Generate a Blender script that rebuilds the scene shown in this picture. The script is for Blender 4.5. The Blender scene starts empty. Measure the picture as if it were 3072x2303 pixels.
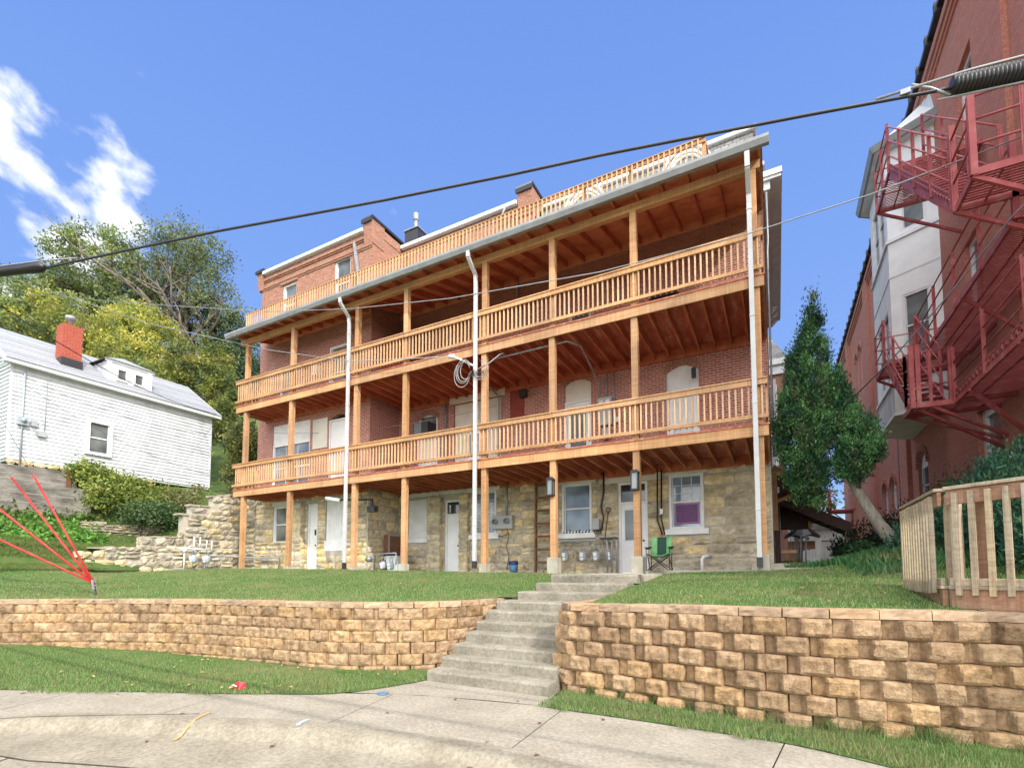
import bpy, math, random
import numpy as np
from mathutils import Vector, Matrix, noise as mnoise
random.seed(7); rng = np.random.default_rng(11)
R = math.radians
scene = bpy.context.scene
COL = scene.collection

# ------------------------------------------------------------------ mesh helpers
class MB:
    """collects faces in world metres and links them as ONE mesh object"""
    def __init__(s): s.v = []; s.f = []; s.c = []; s.sm = []
    def add(s, vs, fs, col=None, smooth=False):
        o = len(s.v); s.v.extend([tuple(p) for p in vs])
        for f in fs:
            s.f.append(tuple(i + o for i in f)); s.c.append(col if col else (1, 1, 1)); s.sm.append(smooth)
    def box(s, x0, x1, y0, y1, z0, z1, col=None):
        if x0 > x1: x0, x1 = x1, x0
        if y0 > y1: y0, y1 = y1, y0
        if z0 > z1: z0, z1 = z1, z0
        v = [(x0,y0,z0),(x1,y0,z0),(x1,y1,z0),(x0,y1,z0),(x0,y0,z1),(x1,y0,z1),(x1,y1,z1),(x0,y1,z1)]
        s.add(v, [(0,3,2,1),(4,5,6,7),(0,1,5,4),(1,2,6,5),(2,3,7,6),(3,0,4,7)], col)
    def fbox(s, fr, u0, u1, n0, n1, z0, z1, col=None):
        if u0 > u1: u0, u1 = u1, u0
        if n0 > n1: n0, n1 = n1, n0
        if z0 > z1: z0, z1 = z1, z0
        L = [(u0,n0,z0),(u1,n0,z0),(u1,n1,z0),(u0,n1,z0),(u0,n0,z1),(u1,n0,z1),(u1,n1,z1),(u0,n1,z1)]
        s.add([fr.p(*q) for q in L], [(0,1,2,3),(7,6,5,4),(4,5,1,0),(5,6,2,1),(6,7,3,2),(7,4,0,3)], col)
    def bar(s, a, b, w, h, col=None, up=(0, 0, 1)):
        a = Vector(a); b = Vector(b); d = (b - a).normalized(); u = Vector(up)
        if abs(d.dot(u)) > .98: u = Vector((0, 1, 0))
        x = d.cross(u).normalized() * (w / 2); y = x.cross(d).normalized() * (h / 2)
        v = [a-x-y, a+x-y, a+x+y, a-x+y, b-x-y, b+x-y, b+x+y, b-x+y]
        s.add(v, [(0,3,2,1),(4,5,6,7),(0,1,5,4),(1,2,6,5),(2,3,7,6),(3,0,4,7)][::1], col)
    def tube(s, pts, r, n=8, col=None, cap=True):
        pts = [Vector(p) for p in pts]; rr = r if hasattr(r, '__len__') else [r] * len(pts)
        vs = []; fs = []; prev = None
        for i, p in enumerate(pts):
            d = (pts[min(i+1, len(pts)-1)] - pts[max(i-1, 0)]).normalized()
            if prev is None:
                u = Vector((0,0,1)) if abs(d.z) < .9 else Vector((1,0,0))
                x = d.cross(u).normalized()
            else:
                x = (prev - d * prev.dot(d)).normalized()
            prev = x; y = d.cross(x)
            for k in range(n):
                a = 2 * math.pi * k / n
                vs.append(p + (x * math.cos(a) + y * math.sin(a)) * rr[i])
        for i in range(len(pts) - 1):
            for k in range(n):
                k2 = (k + 1) % n
                fs.append((i*n+k, i*n+k2, (i+1)*n+k2, (i+1)*n+k))
        if cap:
            fs.append(tuple(range(n))[::-1]); fs.append(tuple((len(pts)-1)*n + k for k in range(n)))
        s.add(vs, fs, col, True)
    def prism(s, poly, fr, n0, n1, col=None):
        """poly of (u,z) swept along frame normal from n0 to n1"""
        k = len(poly)
        v = [fr.p(u, n0, z) for u, z in poly] + [fr.p(u, n1, z) for u, z in poly]
        f = [tuple(range(k))[::-1], tuple(range(k, 2*k))]
        f += [(i, (i+1) % k, k + (i+1) % k, k + i) for i in range(k)]
        s.add(v, f, col)
    def quad(s, a, b, c, d, col=None): s.add([a, b, c, d], [(0, 1, 2, 3)], col)
    def lathe(s, c, prof, n=14, col=None):
        vs = []; fs = []
        for r, z in prof:
            for k in range(n):
                a = 2*math.pi*k/n; vs.append((c[0]+r*math.cos(a), c[1]+r*math.sin(a), c[2]+z))
        for i in range(len(prof)-1):
            for k in range(n):
                k2 = (k+1) % n; fs.append((i*n+k, i*n+k2, (i+1)*n+k2, (i+1)*n+k))
        fs.append(tuple(range(n))[::-1]); fs.append(tuple((len(prof)-1)*n+k for k in range(n)))
        s.add(vs, fs, col, True)
    def build(s, name, mat, parent=None, bevel=0):
        me = bpy.data.meshes.new(name)
        off = wloc(parent)
        me.from_pydata([(p[0]-off[0], p[1]-off[1], p[2]-off[2]) for p in s.v], [], s.f)
        me.polygons.foreach_set('use_smooth', s.sm)
        if mat.get('tone'):      # every board gets its own tone of the same timber
            k = random.uniform(.80, 1.13); g_ = random.uniform(-.05, .06); tn = (k*(1-g_*.5), k, k*(1+g_*1.6)); s.c = [tn]*len(s.c)
        if any(c != (1, 1, 1) for c in s.c):
            at = me.color_attributes.new('Col', 'FLOAT_COLOR', 'CORNER')
            arr = np.ones((len(me.loops), 4), np.float32); k = 0
            for f, c in zip(s.f, s.c):
                arr[k:k+len(f), :3] = c; k += len(f)
            at.data.foreach_set('color', arr.ravel())
        me.materials.append(mat); me.validate(); me.update()
        import bmesh
        bm = bmesh.new(); bm.from_mesh(me); bmesh.ops.recalc_face_normals(bm, faces=bm.faces); bm.to_mesh(me); bm.free()
        o = bpy.data.objects.new(name, me); COL.objects.link(o)
        if parent: o.parent = parent
        else:
            pass
        if bevel:
            m = o.modifiers.new('bevel', 'BEVEL'); m.width = bevel; m.segments = 1; m.limit_method = 'ANGLE'
        return o

def wloc(o):
    p = Vector((0, 0, 0))
    while o: p += o.location; o = o.parent
    return p

class Fr:
    """wall frame: U runs along the wall, N points out of it, Z up"""
    def __init__(s, o, U, N):
        s.o = Vector((o[0], o[1], 0)); s.U = Vector((U[0], U[1], 0)).normalized(); s.N = Vector((N[0], N[1], 0)).normalized()
    def p(s, u, n, z):
        q = s.o + s.U * u + s.N * n; return (q.x, q.y, z)

def tag(o, label, cat, group=None, kind=None):
    o['label'] = label; o['category'] = cat
    if group: o['group'] = group
    if kind: o['kind'] = kind
    return o
def thing(name, loc, label, cat, group=None):
    o = bpy.data.objects.new(name, None); COL.objects.link(o); o.location = loc; o.empty_display_size = .2
    return tag(o, label, cat, group)
def struct(o, kind='structure'): o['kind'] = kind; return o
def dup(root, loc, label=None):
    r = root.copy(); COL.objects.link(r); r.location = loc
    if label: r['label'] = label
    def rec(a, b):
        for ch in a.children:
            c = ch.copy(); COL.objects.link(c); c.parent = b; rec(ch, c)
    rec(root, r); return r

def raw_mesh(name, V, F, mat, parent=None, cols=None, smooth=False):
    """numpy arrays: V (n,3), F (m,k), cols per face"""
    off = wloc(parent); V = np.asarray(V, np.float32) - np.array(off, np.float32)
    me = bpy.data.meshes.new(name); m, k = F.shape
    me.vertices.add(len(V)); me.vertices.foreach_set('co', V.ravel())
    me.loops.add(m*k); me.loops.foreach_set('vertex_index', F.ravel().astype(np.int32))
    me.polygons.add(m); me.polygons.foreach_set('loop_start', np.arange(0, m*k, k, dtype=np.int32))
    me.polygons.foreach_set('loop_total', np.full(m, k, np.int32))
    if smooth: me.polygons.foreach_set('use_smooth', np.ones(m, bool))
    me.update(calc_edges=True)
    if cols is not None:
        at = me.color_attributes.new('Col', 'FLOAT_COLOR', 'CORNER')
        a = np.ones((m, k, 4), np.float32); a[:, :, :3] = np.asarray(cols)[:, None, :]
        at.data.foreach_set('color', a.ravel())
    me.materials.append(mat)
    o = bpy.data.objects.new(name, me); COL.objects.link(o)
    if parent: o.parent = parent
    return o

# ------------------------------------------------------------------ materials
def newmat(name):
    m = bpy.data.materials.new(name); m.use_nodes = True
    return m, m.node_tree.nodes, m.node_tree.links, m.node_tree.nodes['Principled BSDF']
def N(nodes, t, **kw):
    n = nodes.new(t)
    for k, v in kw.items():
        if k in n.inputs: n.inputs[k].default_value = v
        else: setattr(n, k, v)
    return n
def ramp(nodes, stops):
    r = nodes.new('ShaderNodeValToRGB'); e = r.color_ramp.elements
    while len(e) < len(stops): e.new(.5)
    for i, (p, c) in enumerate(stops): e[i].position = p; e[i].color = (*c, 1)
    return r
def mixc(nodes, links, fac, a, b, mode='MIX'):
    m = nodes.new('ShaderNodeMix'); m.data_type = 'RGBA'; m.blend_type = mode
    for sock, v in ((m.inputs[0], fac), (m.inputs[6], a), (m.inputs[7], b)):
        if hasattr(v, 'is_linked'): links.new(v, sock)
        elif isinstance(v, (tuple, list)): sock.default_value = (*v, 1)
        else: sock.default_value = v
    return m.outputs[2]
def bump(nodes, links, h, strength, dist, bsdf):
    b = nodes.new('ShaderNodeBump'); b.inputs['Strength'].default_value = strength; b.inputs['Distance'].default_value = dist
    links.new(h, b.inputs['Height']); links.new(b.outputs[0], bsdf.inputs['Normal'])

def noisy(name, c1, c2, scale=3, rough=.8, bstr=.3, bdist=.01, bscale=None, attr=False, spec=.3, metal=0, stretch=None, detail=6, c3=None):
    """two-tone noise material, optional per-face colour attribute multiplied in"""
    m, n, l, b = newmat(name)
    tc = N(n, 'ShaderNodeTexCoord'); src = tc.outputs['Object']
    if stretch:
        mp = N(n, 'ShaderNodeMapping'); mp.inputs['Scale'].default_value = stretch; l.new(src, mp.inputs[0]); src = mp.outputs[0]
    t = N(n, 'ShaderNodeTexNoise', Scale=scale, Detail=detail, Roughness=.6); l.new(src, t.inputs['Vector'])
    st = [(.3, c1), (.7, c2)] if c3 is None else [(.28, c1), (.55, c2), (.75, c3)]
    r = ramp(n, st); l.new(t.outputs[0], r.inputs[0]); col = r.outputs[0]
    if attr:
        a = N(n, 'ShaderNodeAttribute', attribute_name='Col'); col = mixc(n, l, 1.0, col, a.outputs['Color'], 'MULTIPLY')
    l.new(col, b.inputs['Base Color']); b.inputs['Roughness'].default_value = rough
    b.inputs['Specular IOR Level'].default_value = spec; b.inputs['Metallic'].default_value = metal
    if bstr:
        t2 = N(n, 'ShaderNodeTexNoise', Scale=bscale or scale*6, Detail=8, Roughness=.65); l.new(src, t2.inputs['Vector'])
        bump(n, l, t2.outputs[0], bstr, bdist, b)
    return m

def walluv(n, l):
    """(along-wall, height) coordinates for any vertical wall, in metres"""
    tc = N(n, 'ShaderNodeTexCoord'); s = N(n, 'ShaderNodeSeparateXYZ'); l.new(tc.outputs['Object'], s.inputs[0])
    g = N(n, 'ShaderNodeSeparateXYZ'); l.new(tc.outputs['Normal'], g.inputs[0])
    ab = N(n, 'ShaderNodeMath', operation='ABSOLUTE'); l.new(g.outputs[0], ab.inputs[0])
    gt = N(n, 'ShaderNodeMath', operation='GREATER_THAN'); gt.inputs[1].default_value = .6; l.new(ab.outputs[0], gt.inputs[0])
    mx = N(n, 'ShaderNodeMix'); l.new(gt.outputs[0], mx.inputs[0]); l.new(s.outputs[0], mx.inputs[2]); l.new(s.outputs[1], mx.inputs[3])
    c = N(n, 'ShaderNodeCombineXYZ'); l.new(mx.outputs[0], c.inputs[0]); l.new(s.outputs[2], c.inputs[1])
    return c.outputs[0], tc.outputs['Object']

def brick(name, c1, c2, mortar, w=.215, h=.075, m_=.01, stain=.35, dark=(.08, .04, .04), soft=.0):
    m, n, l, b = newmat(name); uv, ob = walluv(n, l)
    t = N(n, 'ShaderNodeTexBrick', Scale=1.0); t.inputs['Brick Width'].default_value = w; t.inputs['Row Height'].default_value = h
    t.inputs['Mortar Size'].default_value = m_; t.inputs['Mortar Smooth'].default_value = .2; t.inputs['Bias'].default_value = -.1
    t.inputs['Color1'].default_value = (*c1, 1); t.inputs['Color2'].default_value = (*c2, 1); t.inputs['Mortar'].default_value = (*mortar, 1)
    l.new(uv, t.inputs['Vector'])
    ns = N(n, 'ShaderNodeTexNoise', Scale=1.1, Detail=7, Roughness=.7); l.new(ob, ns.inputs['Vector'])
    r = ramp(n, [(.42, (0, 0, 0)), (.72, (1, 1, 1))]); l.new(ns.outputs[0], r.inputs[0])
    k = N(n, 'ShaderNodeMath', operation='MULTIPLY'); k.inputs[1].default_value = stain; l.new(r.outputs[0], k.inputs[0])
    col = mixc(n, l, k.outputs[0], t.outputs['Color'], dark)
    n2 = N(n, 'ShaderNodeTexNoise', Scale=26, Detail=4); l.new(ob, n2.inputs['Vector'])
    r2 = ramp(n, [(.3, (.72, .72, .72)), (.7, (1.18, 1.15, 1.12))]); l.new(n2.outputs[0], r2.inputs[0])
    col = mixc(n, l, 1.0, col, r2.outputs[0], 'MULTIPLY')
    l.new(col, b.inputs['Base Color']); b.inputs['Roughness'].default_value = .85; b.inputs['Specular IOR Level'].default_value = .25
    inv = N(n, 'ShaderNodeMath', operation='SUBTRACT'); inv.inputs[0].default_value = 1; l.new(t.outputs['Fac'], inv.inputs[1])
    ad = N(n, 'ShaderNodeMath', operation='ADD'); l.new(inv.outputs[0], ad.inputs[0])
    k2 = N(n, 'ShaderNodeMath', operation='MULTIPLY'); k2.inputs[1].default_value = .5; l.new(n2.outputs[0], k2.inputs[0]); l.new(k2.outputs[0], ad.inputs[1])
    bump(n, l, ad.outputs[0], .7, .012, b)
    return m

def wood(name, c1, c2, c3, rough=.65, attr=False):
    m, n, l, b = newmat(name); tc = N(n, 'ShaderNodeTexCoord')
    # pick a grain direction from the long axis: two stretched noises blended by a low-frequency one
    def grain(sc):
        mp = N(n, 'ShaderNodeMapping'); mp.inputs['Scale'].default_value = sc; l.new(tc.outputs['Object'], mp.inputs[0])
        t = N(n, 'ShaderNodeTexNoise', Scale=6, Detail=6, Roughness=.65, Distortion=.6); l.new(mp.outputs[0], t.inputs['Vector']); return t.outputs[0]
    gx = grain((.12, 2.2, 4.5)); gz = grain((4.0, 2.2, .12))
    mx = N(n, 'ShaderNodeMix'); mx.inputs[0].default_value = .5; l.new(gx, mx.inputs[2]); l.new(gz, mx.inputs[3])
    r = ramp(n, [(.34, c1), (.5, c2), (.66, c3)]); l.new(mx.outputs[0], r.inputs[0]); col = r.outputs[0]
    w = N(n, 'ShaderNodeTexNoise', Scale=.9, Detail=3); l.new(tc.outputs['Object'], w.inputs['Vector'])
    rw = ramp(n, [(.3, (.78, .78, .8)), (.7, (1.12, 1.1, 1.05))]); l.new(w.outputs[0], rw.inputs[0])
    col = mixc(n, l, 1.0, col, rw.outputs[0], 'MULTIPLY')
    if attr:
        a = N(n, 'ShaderNodeAttribute', attribute_name='Col'); col = mixc(n, l, 1.0, col, a.outputs['Color'], 'MULTIPLY')
    l.new(col, b.inputs['Base Color']); b.inputs['Roughness'].default_value = rough; b.inputs['Specular IOR Level'].default_value = .25
    bump(n, l, mx.outputs[0], .25, .006, b)
    return m

def siding(name, col, pitch=.115, line=.035):
    m, n, l, b = newmat(name); uv, ob = walluv(n, l)
    s = N(n, 'ShaderNodeSeparateXYZ'); l.new(uv, s.inputs[0])
    d = N(n, 'ShaderNodeMath', operation='DIVIDE'); d.inputs[1].default_value = pitch; l.new(s.outputs[1], d.inputs[0])
    fr = N(n, 'ShaderNodeMath', operation='FRACT'); l.new(d.outputs[0], fr.inputs[0])
    ns = N(n, 'ShaderNodeTexNoise', Scale=1.6, Detail=7, Roughness=.7); l.new(ob, ns.inputs['Vector'])
    r = ramp(n, [(.32, tuple(c*.66 for c in col)), (.5, tuple(c*.92 for c in col)), (.6, col)]); l.new(ns.outputs[0], r.inputs[0])
    l.new(r.outputs[0], b.inputs['Base Color']); b.inputs['Roughness'].default_value = .55
    return m

def grassy(name, stops, scale=5):
    m, n, l, b = newmat(name); tc = N(n, 'ShaderNodeTexCoord')
    t = N(n, 'ShaderNodeTexNoise', Scale=scale*.12, Detail=8, Roughness=.7); l.new(tc.outputs['Object'], t.inputs['Vector'])
    r = ramp(n, stops); l.new(t.outputs[0], r.inputs[0])
    t2 = N(n, 'ShaderNodeTexNoise', Scale=90, Detail=4); l.new(tc.outputs['Object'], t2.inputs['Vector'])
    r2 = ramp(n, [(.3, (.5, .5, .5)), (.7, (1.35, 1.35, 1.3))]); l.new(t2.outputs[0], r2.inputs[0])
    col = mixc(n, l, 1.0, r.outputs[0], r2.outputs[0], 'MULTIPLY'); l.new(col, b.inputs['Base Color'])
    b.inputs['Roughness'].default_value = .95; b.inputs['Specular IOR Level'].default_value = .1
    bump(n, l, t2.outputs[0], .6, .03, b); return m

def leafmat(name, trans=.35):
    m, n, l, b = newmat(name)
    a = N(n, 'ShaderNodeAttribute', attribute_name='Col'); l.new(a.outputs['Color'], b.inputs['Base Color'])
    b.inputs['Roughness'].default_value = .55; b.inputs['Specular IOR Level'].default_value = .25
    tr = N(n, 'ShaderNodeBsdfTranslucent'); l.new(a.outputs['Color'], tr.inputs[0])
    mx = N(n, 'ShaderNodeMixShader'); mx.inputs[0].default_value = trans
    out = n['Material Output']; l.new(b.outputs[0], mx.inputs[1]); l.new(tr.outputs[0], mx.inputs[2]); l.new(mx.outputs[0], out.inputs[0])
    return m

def plain(name, col, rough=.5, spec=.4, metal=0, var=.12):
    return noisy(name, tuple(c*(1-var) for c in col), tuple(min(1, c*(1+var)) for c in col), 4, rough, .12, .004, 40, spec=spec, metal=metal)

def glassmat(name, tint=(.03, .035, .04), rough=.04):
    m, n, l, b = newmat(name); tc = N(n, 'ShaderNodeTexCoord')
    t = N(n, 'ShaderNodeTexNoise', Scale=1.3, Detail=2); l.new(tc.outputs['Object'], t.inputs['Vector'])
    r = ramp(n, [(.35, tuple(c*.6 for c in tint)), (.7, tuple(c*1.6 for c in tint))]); l.new(t.outputs[0], r.inputs[0])
    l.new(r.outputs[0], b.inputs['Base Color']); b.inputs['Roughness'].default_value = rough; b.inputs['Specular IOR Level'].default_value = .9
    bump(n, l, t.outputs[0], .04, .02, b); return m

def mottled(name, c1, c2, c3, scale=1.6, crack=.0):
    '''poured concrete: soft mottling, fine sand grain, dark stains with edges of their own, scattered specks'''
    m, n, l, b = newmat(name); tc = N(n, 'ShaderNodeTexCoord'); o = tc.outputs['Object']
    t = N(n, 'ShaderNodeTexNoise', Scale=scale, Detail=9, Roughness=.62); l.new(o, t.inputs['Vector'])
    r = ramp(n, [(.32, c1), (.68, c2)]); l.new(t.outputs[0], r.inputs[0])
    g = N(n, 'ShaderNodeTexNoise', Scale=160, Detail=3); l.new(o, g.inputs['Vector']); rg = ramp(n, [(.3, (.80, .79, .77)), (.7, (1.18, 1.18, 1.17))]); l.new(g.outputs[0], rg.inputs[0])
    col = mixc(n, l, 1.0, r.outputs[0], rg.outputs[0], 'MULTIPLY')
    g2 = N(n, 'ShaderNodeTexNoise', Scale=22, Detail=7, Roughness=.7); l.new(o, g2.inputs['Vector']); r2 = ramp(n, [(.34, (.72, .71, .69)), (.64, (1.16, 1.16, 1.15))]); l.new(g2.outputs[0], r2.inputs[0]); col = mixc(n, l, 1.0, col, r2.outputs[0], 'MULTIPLY')
    s = N(n, 'ShaderNodeTexNoise', Scale=scale*.9, Detail=10, Roughness=.72, Distortion=1.2)
    mp = N(n, 'ShaderNodeMapping'); mp.inputs['Location'].default_value = (7.3, 2.1, 0); l.new(o, mp.inputs[0]); l.new(mp.outputs[0], s.inputs['Vector'])
    rs = ramp(n, [(.60-crack*.12, (0, 0, 0)), (.76, (.55+crack*.3,)*3)]); l.new(s.outputs[0], rs.inputs[0]); col = mixc(n, l, rs.outputs[0], col, c3)
    v = N(n, 'ShaderNodeTexVoronoi', Scale=9); l.new(o, v.inputs['Vector']); rv = ramp(n, [(.035, (.55, .55, .55)), (.06, (0, 0, 0))]); l.new(v.outputs['Distance'], rv.inputs[0]); col = mixc(n, l, rv.outputs[0], col, tuple(x*.35 for x in c1))
    l.new(col, b.inputs['Base Color']); b.inputs['Roughness'].default_value = .93; b.inputs['Specular IOR Level'].default_value = .2
    bump(n, l, g.outputs[0], .35+crack, .004, b); return m
M = {}
M['stone'] = noisy('limestone', (.34, .30, .225), (.60, .54, .425), 5.5, .9, 1.0, .04, 16, attr=True, spec=.2, c3=(.74, .68, .56))
M['mortar'] = noisy('lime_mortar', (.36, .32, .27), (.50, .46, .39), 5, .95, .5, .02, 30)
M['rubble'] = noisy('rubble_stone', (.30, .27, .22), (.60, .55, .46), 3.5, .92, 1.0, .03, 12, attr=True, spec=.2)
M['block'] = noisy('split_face_block', (.24, .155, .085), (.455, .315, .19), 11, .92, 1.0, .03, 46, attr=True, spec=.15, c3=(.58, .42, .27))
M['capblock'] = noisy('cap_block', (.27, .185, .12), (.46, .335, .225), 7, .92, .7, .01, 55, attr=True, spec=.15)
M['brick_main'] = brick('red_brown_brick', (.36, .11, .085), (.48, .175, .13), (.54, .43, .38), stain=.25, m_=.012)
M['brick_up'] = brick('weathered_brick', (.34, .14, .095), (.46, .21, .14), (.36, .28, .22), stain=.25, dark=(.16, .08, .06))
M['brick_right'] = brick('painted_red_brick', (.50, .165, .12), (.62, .24, .17), (.40, .22, .18), stain=.35, dark=(.34, .19, .16), m_=.013)
M['brick_chimney'] = brick('orange_red_brick', (.36, .06, .035), (.42, .085, .05), (.38, .16, .12), w=.2, stain=.05)
M['wood'] = wood('stained_lumber', (.33, .165, .078), (.51, .285, .142), (.64, .41, .235), attr=True); M['wood']['tone'] = 1
M['wood_pale'] = wood('pale_baluster_lumber', (.44, .25, .135), (.62, .40, .24), (.72, .52, .34), attr=True); M['wood_pale']['tone'] = 1
M['underside'] = noisy('red_oxide_lumber', (.34, .085, .045), (.50, .16, .08), 2.5, .75, .5, .01, 18, stretch=(1, .35, 1), c3=(.60, .28, .15))
M['deckunder'] = noisy('peeling_deck_boards', (.28, .07, .045), (.45, .15, .085), 2.2, .8, .6, .01, 14, stretch=(3, .6, 1), c3=(.58, .37, .26))
M['roofunder'] = noisy('orange_roof_sheathing', (.40, .15, .065), (.66, .31, .15), 1.5, .75, .4, .01, 10, c3=(.52, .27, .14))
M['white'] = noisy('white_paint', (.62, .63, .65), (.78, .79, .80), 3, .55, .15, .004, 30)
M['whitedoor'] = noisy('white_door_paint', (.68, .69, .71), (.80, .81, .83), 2, .45, .1, .003, 30)
M['cream'] = noisy('cream_panel_paint', (.55, .53, .47), (.68, .66, .60), 2, .6, .15, .004, 30)
M['siding'] = siding('white_clapboard', (.64, .67, .71))
M['stucco'] = noisy('white_stucco', (.72, .74, .76), (.84, .86, .87), 2.2, .9, .6, .008, 45)
M['stuccow'] = noisy('weathered_white_render', (.42, .44, .46), (.70, .72, .73), 1.5, .9, .5, .01, 20, stretch=(2, 2, .5))
M['shingle'] = brick('grey_shingles', (.26, .28, .31), (.36, .38, .41), (.20, .21, .23), w=.30, h=.12, m_=.012, stain=.15, dark=(.15, .16, .17))
M['slate'] = brick('slate_shingles', (.20, .20, .21), (.34, .34, .34), (.12, .12, .13), w=.22, h=.14, m_=.012, stain=.2, dark=(.14, .14, .15))
M['gutter'] = noisy('grey_aluminium', (.20, .21, .225), (.29, .30, .315), 3, .4, .1, .004, 20, spec=.5)
M['spout'] = noisy('pale_spout_metal', (.42, .43, .445), (.55, .56, .575), 2, .4, .1, .003, 20, spec=.5)
M['galv'] = noisy('galvanised_metal', (.24, .26, .285), (.36, .38, .405), 6, .4, .1, .003, 30, spec=.5, metal=.3)
M['dark'] = plain('dark_metal', (.03, .03, .035), .4)
M['black'] = plain('black_rubber', (.010, .010, .013), .35, .5)
M['cable'] = noisy('cable_sheath', (.008, .010, .016), (.025, .028, .036), 3, .4, .1, .002, 30, spec=.5)
M['palecable'] = plain('pale_cable_sheath', (.27, .27, .28), .45)
M['concrete'] = noisy('weathered_concrete', (.27, .25, .205), (.40, .37, .31), 2.2, .92, .5, .006, 70, c3=(.54, .51, .44))
M['steps'] = mottled('step_concrete', (.20, .185, .15), (.315, .292, .245), (.10, .088, .065), 2.4, .6)
M['sidewalk'] = mottled('sidewalk_concrete', (.26, .237, .195), (.35, .322, .272), (.175, .155, .12))
M['street'] = mottled('street_concrete', (.235, .212, .17), (.33, .30, .248), (.145, .128, .098), 1.4)
M['kerb'] = mottled('worn_kerb_concrete', (.215, .192, .15), (.33, .30, .242), (.11, .093, .066), 2.0, .45)
M['joint'] = plain('joint_dirt', (.06, .05, .04), .95)
M['oldconc'] = noisy('stained_old_concrete', (.07, .065, .055), (.24, .225, .20), 1.5, .95, .9, .04, 12, c3=(.36, .34, .30), stretch=(1, .8, 2.6), detail=10)
M['soil'] = grassy('ground_soil', [(.3, (.06, .075, .03)), (.5, (.075, .11, .035)), (.7, (.12, .11, .055))])
M['lawn'] = grassy('lawn_ground', [(.3, (.06, .12, .03)), (.5, (.09, .15, .045)), (.68, (.20, .18, .09))])
M['blade'] = leafmat('grass_blade', .3)
M['leaf'] = leafmat('leaf', .38)
M['needle'] = leafmat('evergreen_leaf', .15)
M['bark'] = noisy('bark', (.09, .075, .06), (.24, .21, .18), 6, .95, .9, .03, 20, stretch=(2, 2, .5))
M['palebark'] = noisy('pale_bark', (.22, .19, .16), (.42, .38, .33), 7, .95, .9, .02, 20, stretch=(2, 2, .5))
M['glass'] = glassmat('window_glass')
M['glassblue'] = glassmat('curtained_glass', (.16, .21, .28), .08)
M['glassgrey'] = glassmat('grey_curtained_glass', (.12, .135, .14), .08)
M['glasspurple'] = plain('purple_fan_grille', (.055, .012, .075), .35)
M['fanring'] = plain('lilac_plastic', (.34, .10, .36), .4)
M['escape'] = noisy('fire_escape_paint', (.28, .052, .058), (.385, .088, .095), 3, .5, .25, .004, 30, c3=(.46, .22, .19))
M['guard'] = noisy('red_plastic_guard', (.34, .018, .022), (.50, .035, .035), 5, .35, .1, .003, 30, c3=(.56, .10, .08))
M['fence'] = wood('weathered_fence_lumber', (.24, .18, .12), (.42, .34, .235), (.56, .48, .36), attr=True); M['fence']['tone'] = 1
M['fencered'] = wood('red_stained_board', (.25, .13, .08), (.37, .21, .135), (.48, .32, .22), attr=True); M['fencered']['tone'] = 1
M['meter'] = plain('meter_grey_paint', (.33, .37, .41), .45)
M['panelbox'] = plain('panel_grey_paint', (.36, .38, .40), .5)
M['bluep'] = plain('blue_plastic', (.07, .17, .31), .35)
M['navy'] = plain('navy_plastic', (.02, .035, .14), .4)
M['greenfab'] = noisy('green_canvas', (.13, .33, .14), (.22, .48, .22), 5, .8, .2, .003, 60)
M['darkgreen'] = plain('dark_green_canvas', (.02, .06, .045), .8)
M['redcan'] = plain('red_card', (.65, .03, .05), .4)
M['lantern'] = plain('lantern_black', (.02, .02, .022), .4)
M['milk'] = glassmat('lantern_glass', (.13, .14, .145), .15)
M['rust'] = noisy('rusty_brown', (.10, .05, .03), (.22, .10, .055), 5, .8, .4, .005, 30)
M['redwood'] = noisy('dark_red_siding', (.17, .03, .025), (.25, .055, .04), 3, .7, .3, .004, 20)
M['orange'] = noisy('orange_spray_paint', (.42, .31, .2), (.62, .28, .08), 14, .9, .1)
M['bluepaint'] = noisy('pale_blue_spray_paint', (.38, .37, .33), (.32, .44, .58), 16, .9, .1)
M['terracotta'] = plain('terracotta', (.40, .17, .08), .8)
M['gatewhite'] = noisy('grey_white_boards', (.52, .54, .56), (.70, .72, .73), 3, .6, .2, .004, 25)
M['darkwood'] = noisy('dark_stained_lumber', (.03, .014, .012), (.06, .025, .02), 3, .6, .3, .005, 25)
M['pastelroof'] = noisy('pale_metal_roof', (.50, .53, .56), (.62, .65, .68), 2, .6, .1, .003, 20)

# ------------------------------------------------------------------ ground functions
def r_of(x, y): return x*.8816 + y*.472
def zs(x, y):
    r = r_of(x, y); return float(np.interp(r, [-30, -16, -10.3, -6, 12, 40], [1.2, .45, .17, .0, 0, -.3]))
def sm(t): t = min(1, max(0, t)); return t*t*(3-2*t)
WALL_L = [(-21.0, -2.5), (-17.5, 1.0), (-13.8, 3.98), (-10.84, 5.45), (-8.6, 5.85), (-6.75, 6.02), (-5.75, 6.35), (-5.15, 6.85), (-4.85, 7.5), (-4.72, 8.7)]
WALL_R = [(-2.62, 8.38), (-2.64, 7.4), (-2.72, 6.62), (-2.2, 6.47), (-1.1, 6.33), (.08, 6.2), (1.1, 6.28), (2.04, 6.36), (3.4, 6.0), (5.5, 4.9)]
def capz(x): return float(np.interp(x, [-21, -13.8, -6.75, -4.7, -2.7, -1.1, 2], [1.08, 1.08, 1.12, 1.13, 1.185, 1.225, 1.25]))
def wall_y(x):
    if x < -4.75: return float(np.interp(x, [p[0] for p in WALL_L], [p[1] for p in WALL_L]))
    if x < -2.63: return 9.6
    return float(np.interp(x, [-2.72, -2.2, -1.1, .08, 1.1, 2.04, 3.4, 5.5, 9], [6.62, 6.47, 6.33, 6.2, 6.28, 6.36, 6.0, 4.9, 3]))
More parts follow.
